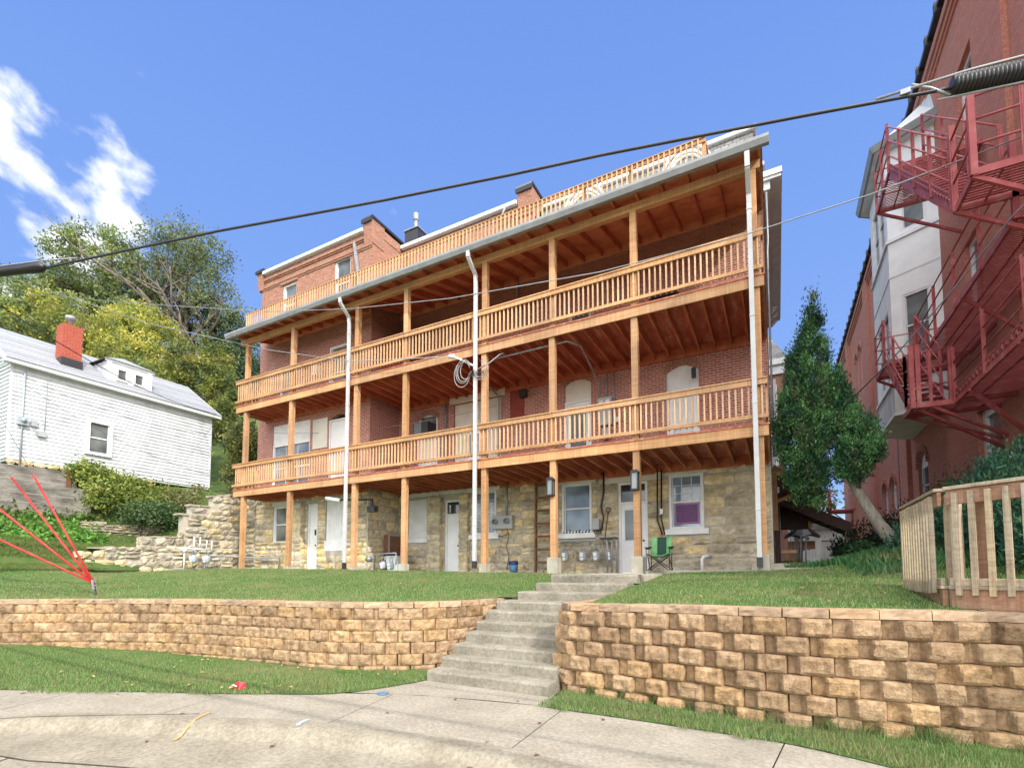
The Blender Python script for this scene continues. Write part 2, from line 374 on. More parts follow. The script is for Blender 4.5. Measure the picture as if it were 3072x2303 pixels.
def zb(x): return float(np.interp(x, [-25, -19, -12.9, -7.5, -5, -3, 0, 2, 4], [1.78, 1.76, 1.70, 1.615, 1.575, 1.58, 1.66, 1.8, 2.1]))
def lawnz(x, y):
    wy = min(wall_y(x), 8.0); zc = capz(x) - .03
    t = (y - wy) / max(2.0, 11.9 - wy)
    z = zc + (zb(x) - zc) * min(1, max(0, t))
    z += .42 * sm((-17.5 - x)/4) * sm((8.8 - y)/2.6)
    z += .32 * sm((x - .6)/2.2) * sm((y - 9.5)/5)
    return z

def resample(pts, n):
    pts = np.array(pts, float); d = np.r_[0, np.cumsum(np.linalg.norm(np.diff(pts, axis=0), axis=1))]
    # Catmull-Rom smoothing through the control points
    out = []
    for s_ in np.linspace(0, d[-1], n):
        i = min(len(pts)-2, max(0, np.searchsorted(d, s_, 'right')-1)); t = (s_-d[i])/(d[i+1]-d[i])
        p0, p1, p2, p3 = pts[max(0, i-1)], pts[i], pts[i+1], pts[min(len(pts)-1, i+2)]
        out.append(.5*((2*p1)+(-p0+p2)*t+(2*p0-5*p1+4*p2-p3)*t*t+(-p0+3*p1-3*p2+p3)*t**3))
    return np.array(out)

def ribbon(name, A, B, za, zb_, mat, nb=2, n=80):
    A = resample(A, n); B = resample(B, n); V = []; F = []
    for i in range(n):
        for j in range(nb+1):
            t = j/nb; p = A[i]*(1-t)+B[i]*t; V.append((p[0], p[1], za(p[0], p[1])*(1-t)+zb_(p[0], p[1])*t))
    for i in range(n-1):
        for j in range(nb):
            a = i*(nb+1)+j; F.append((a, a+1, a+nb+2, a+nb+1))
    return raw_mesh(name, np.array(V), np.array(F), mat, smooth=True)

# ------------------------------------------------------------------ setting: street, kerb, sidewalk, lawns
BACK = [(-22, -8), (-13.5, -.9), (-9.4, 2.75), (-6.36, 4.3), (-5.2, 4.9), (-4.2, 5.3), (-2.44, 5.6), (.03, 5.52), (.86, 5.25), (2.2, 4.7), (5, 3.3), (9, 1)]
KERB = [(-19, -9.5), (-11.6, -1.3), (-8.0, 2.1), (-6.86, 2.95), (-5.72, 3.4), (-4.4, 3.85), (-2.25, 4.13), (-1.0, 3.85), (.0, 3.5), (1.5, 2.9), (4.2, 1.7), (8, -.6)]
GUT  = [(-18.2, -10), (-10.9, -1.8), (-7.3, 1.55), (-6.2, 2.05), (-4.9, 2.5), (-3.8, 2.85), (-2.1, 3.2), (-.9, 3.0), (-.1, 2.7), (1.3, 2.1), (4, .9), (7.8, -1.4)]
def off(d): return lambda x, y: zs(x, y) + d
gp = MB(); gp.add([(-400, -400, -2.2), (400, -400, -2.2), (400, 400, -2.2), (-400, 400, -2.2)], [(0, 1, 2, 3)])
struct(gp.build('ground', M['soil']))
far = [(-30, -22), (-20, -20), (-12, -16), (-8, -14), (-4, -13), (0, -13), (4, -13), (8, -13), (12, -12), (14, -10), (16, -8), (18, -6)]
struct(ribbon('street', GUT, far, off(-.135), off(-.10), M['street'], 10))
# kerb: rolled profile between sidewalk edge and gutter joint
kp = MB(); K = resample(KERB, 90); G = resample(GUT, 90); rows = []
for t, dz in ((0, .003), (.12, .001), (.17, -.008), (.21, -.03), (.25, -.07), (.29, -.105), (.34, -.121), (.42, -.126), (.75, -.129), (1, -.132)):
    rows.append([(k[0]*(1-t)+g[0]*t, k[1]*(1-t)+g[1]*t, zs(*(k*(1-t)+g*t)) + dz) for k, g in zip(K, G)])
n = 90; V = [p for r_ in rows for p in r_]
F = [(j*n+i, j*n+i+1, (j+1)*n+i+1, (j+1)*n+i) for j in range(len(rows)-1) for i in range(n-1)]
struct(raw_mesh('kerb', np.array(V), np.array(F), M['kerb'], smooth=True))
# joints and cracks in the street
def flat_strip(mb, pts, w, dz, base=zs):
    pts = [Vector((p[0], p[1])) for p in pts]
    for a, b in zip(pts[:-1], pts[1:]):
        d = (b-a).normalized(); nn = Vector((-d.y, d.x))*(w/2)
        q = [a-nn, b-nn, b+nn, a+nn]
        mb.add([(p.x, p.y, base(p.x, p.y)+dz) for p in q], [(0, 1, 2, 3)])
# sidewalk: separate slabs with open joints over dark dirt
struct(ribbon('joint_dirt', BACK, KERB, off(-.012), off(-.012), M['joint'], 3))
A = resample(BACK, 241); B = resample(KERB, 241); sw = MB()
cuts = [0]+list(range(9, 240, 15))+[240]
for a, b in zip(cuts[:-1], cuts[1:]):
    sub = 6
    for i in range(sub):
        ia = a+(b-a)*i/sub; ib = a+(b-a)*(i+1)/sub
        g0 = .035 if i == 0 else 0; g1 = .035 if i == sub-1 else 0
        def at_(arr, s_): k = min(239, int(s_)); return arr[k]*(1-(s_-k))+arr[k+1]*(s_-k)
        for j in range(3):
            qs = []
            for s_, t in ((ia+g0, j/3), (ib-g1, j/3), (ib-g1, (j+1)/3), (ia+g0, (j+1)/3)):
                p = at_(A, s_)*(1-t)+at_(B, s_)*t; qs.append((p[0], p[1], zs(*p)+.002))
            sh = .94+.12*((a*7919) % 13)/13
            sw.add(qs, [(0, 1, 2, 3)], None)
ap = [(-5.25, 4.95), (-4.95, 5.6), (-4.72, 6.12), (-2.70, 6.2), (-2.55, 6.0), (-2.38, 5.62), (-4.2, 5.32)]
sw.add([(x, y, zs(x, y)+.002) for x, y in ap], [tuple(range(len(ap)))])
struct(sw.build('sidewalk', M['sidewalk']))
jl = MB()
flat_strip(jl, [(-7.9, 2.05), (-7.4, 2.5), (-5.9, 3.42)], .012, .006)
jt = MB()
for k in range(10, 86, 9):
    flat_strip(jt, [K[k], G[k]], .014, 0)
    d = (G[k]-K[k]); flat_strip(jl, [G[k], G[k]+d*1.0, G[k]+d*4], .016, -.128)
flat_strip(jl, [tuple(g) for g in G], .012, -.126)
struct(jl.build('street_joints', M['joint']))

# lower grass strips (soil under the blades) and upper lawn sheet
def gridmesh(name, xs, ys, zf, keep, mat, dz=0):
    idx = {}; V = []; F = []
    for i, x in enumerate(xs):
        for j, y in enumerate(ys):
            idx[i, j] = len(V); V.append((x, y, zf(x, y)+dz))
    for i in range(len(xs)-1):
        for j in range(len(ys)-1):
            if keep((xs[i]+xs[i+1])/2, (ys[j]+ys[j+1])/2): F.append((idx[i, j], idx[i+1, j], idx[i+1, j+1], idx[i, j+1]))
    return raw_mesh(name, np.array(V), np.array(F), mat, smooth=True)
SL = [(-22, -8.05), (-13.5, -.98), (-9.4, 2.68), (-6.36, 4.22), (-5.28, 4.8), (-4.87, 5.55), (-4.7, 6.1)]
SLW = [(-24, -3.5), (-17.4, .9), (-13.7, 3.9), (-10.8, 5.35), (-7.5, 5.8), (-5.6, 6.3), (-4.75, 6.12)]
st_mat = M['lawn']
struct(ribbon('verge_ground', SL, [(a, b+.25) for a, b in SLW], off(.012), off(.05), st_mat, 6))
SR = [(-2.5, 5.54), (-1.2, 5.52), (.03, 5.45), (.86, 5.17), (2.2, 4.62), (5, 3.2)]
SRW = [(-2.6, 6.35), (-1.3, 6.3), (.05, 6.15), (1.05, 6.25), (2.1, 6.3), (5.4, 4.9)]
struct(ribbon('verge_strip_ground', SR, [(a, b+.2) for a, b in SRW], off(.012), off(.05), st_mat, 6))
xs = np.arange(-24.5, 9, .17); ys = np.arange(-3, 15.3, .17)
def lawn_keep(x, y):
    if x < -4.7 and not y > wall_y(x)+.10: return False
    if -4.7 <= x < -2.35: return y > 9.55 or (x < -4.3 and y > 8.45)
    if x >= -2.6 and y < wall_y(x)+.10: return False
    if x < -20.6 and y > 7.6: return False
    return True
struct(gridmesh('lawn', xs, ys, lawnz, lawn_keep, M['lawn']))
# concrete pad under the porch and path down the alley
pad = MB()
for x0, x1, z in ((-13.25, -7.6, 1.64), (-7.6, -2.4, 1.60), (-2.4, -.05, 1.675)):
    pad.box(x0, x1, 12.45, 15.2, 1.2, z)
pad.box(-4.1, -2.32, 9.6, 12.45, 1.2, 1.584)
struct(pad.build('pavement', M['concrete'], bevel=.01))
pth = MB(); pth.box(-.6, 1.75, 14.6, 40, 1.3, 1.86); pth.box(-.05, 1.5, 12.6, 14.6, 1.3, 1.73)
struct(pth.build('path', M['concrete']))

# ------------------------------------------------------------------ grass blades
def blades(name, pts, hmin, hmax, cols, width=.012, lean=.6):
    n = len(pts); P = np.array(pts); h = rng.uniform(hmin, hmax, n); a = rng.uniform(0, 2*np.pi, n); w = rng.uniform(.6, 1.3, n)*width
    dx = np.cos(a)*w/2; dy = np.sin(a)*w/2; b = rng.uniform(0, 2*np.pi, n); l = rng.uniform(0, lean, n)*h
    V = np.empty((n, 3, 3)); V[:, 0] = P + np.c_[-dx, -dy, np.zeros(n)]; V[:, 1] = P + np.c_[dx, dy, np.zeros(n)]
    V[:, 2] = P + np.c_[np.cos(b)*l, np.sin(b)*l, h]
    F = np.arange(n*3).reshape(n, 3); c = np.array(cols)[rng.integers(0, len(cols), n)] * rng.uniform(.75, 1.25, (n, 1))
    patch = .5+.5*np.sin(P[:, 0]*1.7+np.sin(P[:, 1]*2.3)*1.4)*np.sin(P[:, 1]*1.3+np.sin(P[:, 0]*.9)*2)
    dry = np.array([.30, .26, .13]); k = (np.clip((patch-.55)*2.0, 0, .7)*rng.uniform(0, 1, n))[:, None]
    c = c*(1-k)+dry*k
    o = raw_mesh(name, V.reshape(-1, 3), F, M['blade'], cols=c); o['kind'] = 'stuff'; return o
GC = [(.10, .21, .05), (.14, .26, .07), (.18, .30, .09), (.085, .17, .04), (.22, .30, .11), (.27, .29, .14), (.31, .29, .17)]
def scatter(x0, x1, y0, y1, n, test, zf):
    X = rng.uniform(x0, x1, n); Y = rng.uniform(y0, y1, n)
    return [(x, y, zf(x, y)) for x, y in zip(X, Y) if test(x, y)]
sl_y = lambda x: float(np.interp(x, [p[0] for p in SL], [p[1] for p in SL]))
sr_y = lambda x: float(np.interp(x, [p[0] for p in SR], [p[1] for p in SR]))
jit = lambda x: .05*math.sin(x*3.1)+.04*math.sin(x*9.7+1)+.03*math.sin(x*23.)
pts = scatter(-15.5, -4.72, -2, 6.5, 260000, lambda x, y: sl_y(x)-.05+jit(x) < y < np.interp(x, [p[0] for p in SLW], [p[1] for p in SLW])+.06, lambda x, y: zs(x, y)+.02)
o = blades('grass', pts, .02, .06, GC, .010); 
pts = scatter(-2.6, 4.5, 3.2, 6.5, 110000, lambda x, y: sr_y(x)-.03+jit(x) < y < wall_y(x)-.02, lambda x, y: zs(x, y)+.02)
blades('grass', pts, .02, .075, GC, .008)
# longer tufts against the block walls
pts = []
for k in range(46):
    cx = random.uniform(-2.3, 3.6); cy = wall_y(cx)-random.uniform(.05, .25)
    pts += [(cx+random.gauss(0, .07), cy+random.gauss(0, .05), .03) for _ in range(60)]
blades('grass', pts, .06, .20, [(.10, .19, .05), (.15, .22, .07), (.09, .15, .05)], .009, .9)
upper = lambda x, y: lawn_keep(x, y) and not (y > 12.5 and x > -13.2) and not (x < -20.4 and y > 7.8) and not (y > 13.4 and x > -20) and not (-4.25 < x < -2.25 and y > 8.3)
def near_edge(x, y):
    d = y - wall_y(x) if not -4.7 < x < -2.6 else 9
    return upper(x, y) and rng.random() < (1.0 if d < 2 else .6)
pts = scatter(-22, 5, -2, 13.6, 330000, near_edge, lawnz)
blades('grass', pts, .018, .05, GC, .012)
# broad-leaf ground cover in the shade by the evergreen
pts = [(x, y, lawnz(x, y)) for x, y in zip(rng.uniform(.2, 5, 9000), rng.uniform(10, 16, 9000)) if y > 12.3+abs(x-2.2)*.2 or x > 1.2]
blades('ground_cover', pts, .06, .22, [(.05, .16, .05), (.04, .12, .05), (.08, .20, .06)], .06, .9)

# ------------------------------------------------------------------ stone laying
def rockface(mb, fr, u0, u1, z0, z1, n0, prot, col, nu=3, nz=3, rough=.02, round_=.02, jitter=.0):
    """one stone with a rough projecting face; sides run back to n0"""
    us = np.linspace(u0, u1, nu+1); zz = np.linspace(z0, z1, nz+1); vs = []; fs = []
    jx = [(random.uniform(-jitter, jitter), random.uniform(-jitter, jitter)) for _ in range(4)]
    for j in range(nz+1):
        for i in range(nu+1):
            e = (i in (0, nu)) + (j in (0, nz)); a = i/nu; b = j/nz
            ju = (jx[0][0]*(1-a)*(1-b)+jx[1][0]*a*(1-b)+jx[2][0]*a*b+jx[3][0]*(1-a)*b)
            jz = (jx[0][1]*(1-a)*(1-b)+jx[1][1]*a*(1-b)+jx[2][1]*a*b+jx[3][1]*(1-a)*b)
            nn = n0 + prot*(1 - .55*(e > 0) - .2*(e > 1)) + random.uniform(-rough, rough)
            ci = (-1 if i == 0 else 1 if i == nu else 0)*round_*(e > 1); cj = (-1 if j == 0 else 1 if j == nz else 0)*round_*(e > 1)
            vs.append(fr.p(us[i]+ju-ci+(random.uniform(-rough, rough) if 0 < i < nu else 0)*.5, nn, zz[j]+jz-cj))
    k = nu+1
    for j in range(nz):
        for i in range(nu): fs.append((j*k+i, j*k+i+1, (j+1)*k+i+1, (j+1)*k+i))
    ring = [i for i in range(k)]+[j*k+nu for j in range(1, nz+1)]+[nz*k+i for i in range(nu-1, -1, -1)]+[j*k for j in range(nz-1, 0, -1)]
    o = len(vs); back = Vector(fr.N)*1.0
    for r_ in ring:
        q = Vector(vs[r_]); d = (q-fr.o).dot(fr.N); vs.append(tuple(q-fr.N*(d-n0+.04)))
    m = len(ring)
    for i in range(m): fs.append((ring[i], o+i, o+(i+1) % m, ring[(i+1) % m]))
    mb.add(vs, fs, col)
def free_spans(u0, u1, z0, z1, holes):
    sp = [(u0, u1)]
    for h in holes:
        if h[2] < z1-.02 and h[3] > z0+.02:
            new = []
            for a, b in sp:
                if h[1] <= a or h[0] >= b: new.append((a, b)); continue
                if h[0] > a: new.append((a, h[0]))
                if h[1] < b: new.append((h[1], b))
            sp = new
    return sp
def masonry(mb, fr, u0, u1, z0, z1, holes=(), rows=(.16, .34), lens=(.3, .85), prot=.05, rough=.014, gap=.014, tones=None, n0=0, jitter=.012, ztop=None, det=3):
    tones = tones or [(1, .97, .9), (.88, .84, .76), (1.1, 1.0, .8), (.78, .74, .68), (1.05, .92, .68), (.95, .93, .9)]
    z = z0
    edges = sorted({h[2] for h in holes} | {h[3] for h in holes})
    while z < z1-.04:
        h = random.uniform(*rows)
        if z+h > z1-.08: h = z1-z
        for a, b in free_spans(u0, u1, z+.03, z+h-.03, holes):
            u = a
            while u < b-.02:
                L = random.uniform(*lens)
                if u+L > b-lens[0]*.6: L = b-u
                if ztop is not None:
                    zt = min(ztop(u), ztop(u+L))
                    if z+h*.5 > zt: u += L; continue
                t = random.choice(tones); k = random.uniform(.82, 1.15); c = tuple(min(1.3, x*k) for x in t)
                if h > .24 and L < lens[1]*.8 and random.random() < .3:   # split into two thin stones
                    hm = z+h*random.uniform(.4, .6)
                    rockface(mb, fr, u+gap, u+L-gap, z+gap, hm-gap*.7, n0, prot, c, det, 2, rough, .015, jitter)
                    k = random.uniform(.85, 1.12)
                    rockface(mb, fr, u+gap, u+L-gap, hm+gap*.7, z+h-gap, n0, prot*random.uniform(.7, 1.1), tuple(x*k for x in t), det, 2, rough, .015, jitter)
                else:
                    rockface(mb, fr, u+gap, u+L-gap, z+gap, z+h-gap, n0, prot*random.uniform(.75, 1.15), c, det+1, det, rough, .02, jitter)
                u += L
        z += h
def holed_wall(mb, fr, u0, u1, z0, z1, holes, n0=0, depth=.22, col=None):
    """flat wall face with openings and their reveals"""
    us = sorted({u0, u1} | {min(max(v, u0), u1) for h in holes for v in h[:2]}); zz = sorted({z0, z1} | {min(max(v, z0), z1) for h in holes for v in h[2:4]})
    for a, b in zip(us[:-1], us[1:]):
        for c, d in zip(zz[:-1], zz[1:]):
            mu, mz = (a+b)/2, (c+d)/2
            if any(h[0] < mu < h[1] and h[2] < mz < h[3] for h in holes): continue
            mb.quad(fr.p(a, n0, c), fr.p(b, n0, c), fr.p(b, n0, d), fr.p(a, n0, d), col)
    for h in holes:
        a, b, c, d = h[:4]
        for (p, q) in (((a, c), (a, d)), ((a, d), (b, d)), ((b, d), (b, c)), ((b, c), (a, c))):
            mb.quad(fr.p(p[0], n0, p[1]), fr.p(q[0], n0, q[1]), fr.p(q[0], n0-depth, q[1]), fr.p(p[0], n0-depth, p[1]), col)

# ------------------------------------------------------------------ split-face block retaining walls
def block_wall(name, path, label, nc, ch, blen, relief):
    root = thing(name, (path[4][0], path[4][1], 0), label, 'retaining wall')
    Pth = resample(path, 500); d = np.r_[0, np.cumsum(np.linalg.norm(np.diff(Pth, axis=0), axis=1))]; T = d[-1]
    def at(s_, o_=0):
        s_ = min(T-1e-3, max(1e-3, s_)); i = np.searchsorted(d, s_)-1; t = (s_-d[i])/(d[i+1]-d[i]); p = Pth[i]*(1-t)+Pth[i+1]*t
        k0 = max(0, i-6); k1 = min(len(Pth)-1, i+7); tg = Pth[k1]-Pth[k0]; tg /= np.linalg.norm(tg); nn = np.array([tg[1], -tg[0]])
        return p+nn*o_, tg, nn
    bl = MB(); cp = MB(); bk = MB()
    for c in range(nc):
        set_ = .018*(c+1); s0 = -(c % 2)*blen*.5
        while s0 < T:
            L = blen*(1 if True else 1)
            a, b = max(0, s0), min(T, s0+L)
            if b-a > .06:
                m, tg, nn = at((a+b)/2); p0, _, _ = at(a); p1, _, _ = at(b)
                U = p1-p0; Ln = np.linalg.norm(U); U = U/Ln; Nn = np.array([U[1], -U[0]])
                zt = capz(m[0])-.095-c*ch; zl = zt-ch
                g0 = zs(m[0], m[1])
                if zt > g0-.1 and random.random() > -1:
                    k = random.uniform(.84, 1.14); t = random.choice([(1, 1, 1), (1.06, 1.02, .94), (.94, .92, .92), (1, .95, .85), (.86, .84, .84)]); col = tuple(x*k for x in t)
                    if c == 0: kk = random.uniform(.74, 1); col = tuple(x*kk for x in col)
                    fr = Fr(p0, U, Nn)
                    # moulded face: recessed flank on one side, split bulge over the rest
                    fl = .19*Ln if False else .0
                    mz = 7; vs = []; fs = []
                    zz = np.r_[zl+.003, zl+.016, np.linspace(zl+.04, zt-.04, mz-3), zt-.016, zt-.003]
                    sl_ = random.uniform(.16, .34); sr_ = random.uniform(.03, .09); amp = random.uniform(*relief); tilt = random.uniform(-.02, .02); sd = random.uniform(0, 99)
                    if relief[1] < .08: sl_ *= .45
                    us = np.r_[.002, .012, sl_*.55, sl_*.85, sl_, sl_+.045, sl_+.09, np.linspace(sl_+.16, .90, 9), .96, .988, .998]*Ln
                    for j in range(mz+1):
                        for i, u in enumerate(us):
                            x = u/Ln; ez = min(1, min(zz[j]-zl, zt-zz[j])/.035)
                            jag = .025*mnoise.noise(Vector((sd, zz[j]*14, 3)))
                            bl_ = (.10*min(1, x/.03)+.90*sm((x-sl_*.8-jag*2)/(sl_*.2+.10)))*min(1, max(0, (1-x)/sr_))**.8
                            nz_ = mnoise.fractal(Vector((u*9+sd, zz[j]*9, sd)), .8, 2.1, 4)
                            q = set_+.006+amp*bl_*(.62+.38*ez**.6)+(.024*nz_+tilt*(x-.5))*bl_*ez**.5
                            vs.append(fr.p(u, q, zz[j]+.006*nz_*(1 if 0 < j < mz else .6)))
                    k_ = len(us)
                    for j in range(mz):
                        for i in range(k_-1): fs.append((j*k_+i, j*k_+i+1, (j+1)*k_+i+1, (j+1)*k_+i))
                    ring = list(range(k_))+[j*k_+k_-1 for j in range(1, mz+1)]+[mz*k_+i for i in range(k_-2, -1, -1)]+[j*k_ for j in range(mz-1, 0, -1)]
                    o_ = len(vs)
                    for r_ in ring:
                        q = Vector(vs[r_]); dd = (q-fr.o).dot(fr.N); vs.append(tuple(q-fr.N*(dd+.10)))
                    for i in range(len(ring)): fs.append((ring[i], o_+i, o_+(i+1) % len(ring), ring[(i+1) % len(ring)]))
                    bl.add(vs, fs, col)
            s0 += L
        # dark backing behind the joints
    s0 = 0.1 if 'L' else 0
    cl = blen*1.02; s0 = -cl*.3
    while s0 < T:
        a, b = max(0, s0)+.003, min(T, s0+cl)-.003
        if b-a > .05:
            p0, _, _ = at(a); p1, _, _ = at(b); U = p1-p0; Ln = np.linalg.norm(U); U = U/Ln; Nn = np.array([U[1], -U[0]]); fr = Fr(p0, U, Nn)
            za = capz((p0[0]+p1[0])/2); k = random.uniform(.86, 1.12); tt = random.choice([(1, 1, 1), (.9, .9, .92), (1.05, 1, .92)]); col = tuple(x*k for x in tt)
            nu = 8; zz = [za-.092, za-.06, za-.03, za-.002]; vs = []; fs = []
            for j, z in enumerate(zz):
                for i in range(nu+1): vs.append(fr.p(Ln*i/nu, .072+random.uniform(-.008, .008)*(0 < i < nu)-(.006 if j == 3 else 0), z))
            for i in range(nu+1): vs.append(fr.p(Ln*i/nu, .05, za)); 
            for i in range(nu+1): vs.append(fr.p(Ln*i/nu, -.22, za))
            for i in range(nu+1): vs.append(fr.p(Ln*i/nu, -.22, za-.092))
            for j in range(6):
                for i in range(nu): fs.append((j*(nu+1)+i, j*(nu+1)+i+1, (j+1)*(nu+1)+i+1, (j+1)*(nu+1)+i))
            e0 = [j*(nu+1) for j in range(7)]; e1 = [j*(nu+1)+nu for j in range(7)]; fs.append(tuple(e0)); fs.append(tuple(e1[::-1])); 
            fs.append(tuple([6*(nu+1), 0, nu, 6*(nu+1)+nu])); cp.add(vs, fs, col)
        s0 += cl
    for i in range(0, 490, 10):
        a, b = Pth[i], Pth[min(499, i+10)]; _, _, na = at(d[i]); _, _, nb = at(d[min(499, i+10)])
        bk.add([(a[0]-na[0]*.05, a[1]-na[1]*.05, -.3), (b[0]-nb[0]*.05, b[1]-nb[1]*.05, -.3), (b[0]-nb[0]*.05, b[1]-nb[1]*.05, capz(b[0])-.1), (a[0]-na[0]*.05, a[1]-na[1]*.05, capz(a[0])-.1)], [(0, 1, 2, 3)])
    bl.build('split_face_block_courses', M['block'], root); cp.build('cap_course', M['capblock'], root); bk.build('backfill_face', M['joint'], root)
    return root
block_wall('block_retaining_wall', WALL_L, 'long curving tan split-face block wall holding up the lawn to the left of the concrete steps', 7, .186, .40, (.045, .075))
block_wall('block_retaining_wall', WALL_R, 'near tan split-face block wall right of the concrete steps, below the slatted wooden fence', 7, .198, .42, (.09, .125))

# ------------------------------------------------------------------ concrete steps
root = thing('concrete_steps', (-3.7, 6.1, 0), 'worn grey concrete steps climbing between the two block walls', 'steps')
YS = [6.06, 6.38, 6.69, 7.0, 7.3, 7.6, 7.9, 8.4, 8.9, 9.35]; XL = [-4.69, -4.66, -4.64, -4.62, -4.6, -4.6, -4.55, -4.37, -4.22, -4.1]; XR = [-2.68, -2.7, -2.68, -2.66, -2.65, -2.64, -2.6, -2.45, -2.40, -2.32]
for k in range(10):
    b = MB(); z1 = .158*(k+1); y1 = YS[k+1]+.02 if k < 9 else 9.62
    nu = 16; prof = [(YS[k], z1-.165), (YS[k]-.004, z1-.03), (YS[k]+.012, z1-.006), (YS[k]+.04, z1), (y1, z1+.002)]
    vs = []; fs = []
    for (y, z) in prof:
        for i in range(nu+1):
            x = XL[k]+(XR[k]-XL[k])*i/nu; ch = random.uniform(-.006, .006) if z < z1 and z > z1-.1 else random.uniform(-.003, .003)
            vs.append((x, y+ch+.02*(1-i/nu)*0-.028*(i/nu), z+ch*.4))
    for j in range(len(prof)-1):
        for i in range(nu): fs.append((j*(nu+1)+i, j*(nu+1)+i+1, (j+1)*(nu+1)+i+1, (j+1)*(nu+1)+i))
    o_ = len(vs); vs += [(XL[k], y1, z1-.165), (XR[k], y1, z1-.165)]
    fs.append(tuple([j*(nu+1) for j in range(len(prof))]+[o_])); fs.append(tuple([j*(nu+1)+nu for j in range(len(prof))]+[o_+1]))
    b.add(vs, fs); b.build('step', M['steps'], root)

# ================================================================== apartment building behind the porch
YM, YL = 15.2, 13.56            # main wall plane, left block plane
FM = Fr((0, YM), (1, 0), (0, -1)); FL = Fr((0, YL), (1, 0), (0, -1))
FS = Fr((-13.3, 0), (0, 1), (1, 0))      # side of the left block, faces right (u = y)
FE = Fr((-.08, 0), (0, 1), (1, 0))       # right end wall
apt = thing('apartment_building', (-9, 18, 1.6), 'long old brick and stone apartment building with mansard roof behind the timber balconies', 'apartment building')

def win(parent, fr, u0, u1, z0, z1, glass='glass', frame='white', n=0, sash=True, grid=None, sill=None, fw=.07, trim=0, lintel=None, arch=0, dep=.12, name='window'):
    """double-hung window set in its opening: frame with parts of its own"""
    b = MB(); m = n-dep
    b.fbox(fr, u0, u0+fw, m, m+.09+trim, z0, z1); b.fbox(fr, u1-fw, u1, m, m+.09+trim, z0, z1)
    b.fbox(fr, u0+fw, u1-fw, m, m+.085+trim, z1-fw, z1); b.fbox(fr, u0+fw, u1-fw, m, m+.085+trim, z0, z0+fw)
    if sash:
        zm = (z0+z1)/2; b.fbox(fr, u0+fw, u1-fw, m+.01, m+.06, zm-.025, zm+.025)
        b.fbox(fr, u0+fw, u0+fw+.03, m+.012, m+.055, z0+fw, z1-fw); b.fbox(fr, u1-fw-.03, u1-fw, m+.012, m+.055, z0+fw, z1-fw)
    if grid:
        gx, gz0, gz1, gn = grid
        for i in range(1, gx): u = u0+fw+(u1-u0-2*fw)*i/gx; b.fbox(fr, u-.008, u+.008, m+.012, m+.04, gz0, gz1)
        for i in range(1, gn): z = gz0+(gz1-gz0)*i/gn; b.fbox(fr, u0+fw, u1-fw, m+.012, m+.038, z-.008, z+.008)
    w_ = b.build(name, M[frame], parent)
    g = MB(); g.fbox(fr, u0+fw*.6, u1-fw*.6, m+.006, m+.02, z0+fw*.6, z1-fw*.6); g.build('pane', M[glass], w_)
    if sill:
        s = MB(); s.fbox(fr, u0-sill, u1+sill, n-dep, n+.11, z0-.17, z0-.003); s.build('sill', M['white'], w_, .008)
    if lintel:
        s = MB(); s.fbox(fr, u0-lintel, u1+lintel, n-.05, n+.045, z1+.003, z1+.2); s.build('lintel', M['cream'], w_, .006)
    return w_
def door(parent, fr, u0, u1, z0, z1, n=0, frame='white', leaf='whitedoor', light=None, lightmat='glass', transom=None, panels=0, dep=.12, lintel=None, handle='r', name='door'):
    b = MB(); m = n-dep; fw = .07; zt = transom or z1
    b.fbox(fr, u0, u0+fw, m, m+.10, z0, z1); b.fbox(fr, u1-fw, u1, m, m+.10, z0, z1); b.fbox(fr, u0+fw, u1-fw, m, m+.095, z1-fw, z1)
    if transom: b.fbox(fr, u0+fw, u1-fw, m, m+.09, zt-.04, zt+.04)
    d = b.build(name, M[frame], parent)
    lf = MB(); lf.fbox(fr, u0+fw, u1-fw, m+.01, m+.05, z0+.02, (zt-.04) if transom else z1-fw)
    W = u1-u0-2*fw
    for k in range(panels):
        h = ((zt if transom else z1)-z0-.25)/panels; za = z0+.12+h*k
        lf.fbox(fr, u0+fw+.10*W, u1-fw-.10*W, m+.05, m+.058, za+.04, za+h-.05)
    lo = lf.build('door_leaf', M[leaf], d)
    if transom:
        g = MB(); g.fbox(fr, u0+fw, u1-fw, m+.02, m+.04, zt+.04, z1-fw); g.build('transom_pane', M['glass'], d)
    if light:
        a0, a1, c0, c1 = light
        g = MB(); g.fbox(fr, a0, a1, m+.05, m+.062, c0, c1); g.build('door_pane', M[lightmat], d)
        fb = MB()
        for q in ((a0-.035, a0, c0-.035, c1+.035), (a1, a1+.035, c0-.035, c1+.035), (a0, a1, c0-.035, c0), (a0, a1, c1, c1+.035)): fb.fbox(fr, q[0], q[1], m+.05, m+.075, q[2], q[3])
        fb.build('door_pane_frame', M['bluepane'] if lightmat == 'glassgrey2' else M['white'], d)
    h = MB(); uh = u1-fw-.07 if handle == 'r' else u0+fw+.07; q = fr.p(uh, m+.09, z0+1.0)
    h.tube([fr.p(uh, m+.05, z0+1.0), q], .03, 8); h.build('handle', M['dark'], d)
    if lintel:
        s = MB(); s.fbox(fr, u0-lintel, u1+lintel, n-.05, n+.045, z1+.003, z1+.2); s.build('lintel', M['cream'], d, .006)
    return d
M['bluepane'] = plain('blue_door_trim', (.22, .42, .62), .5)

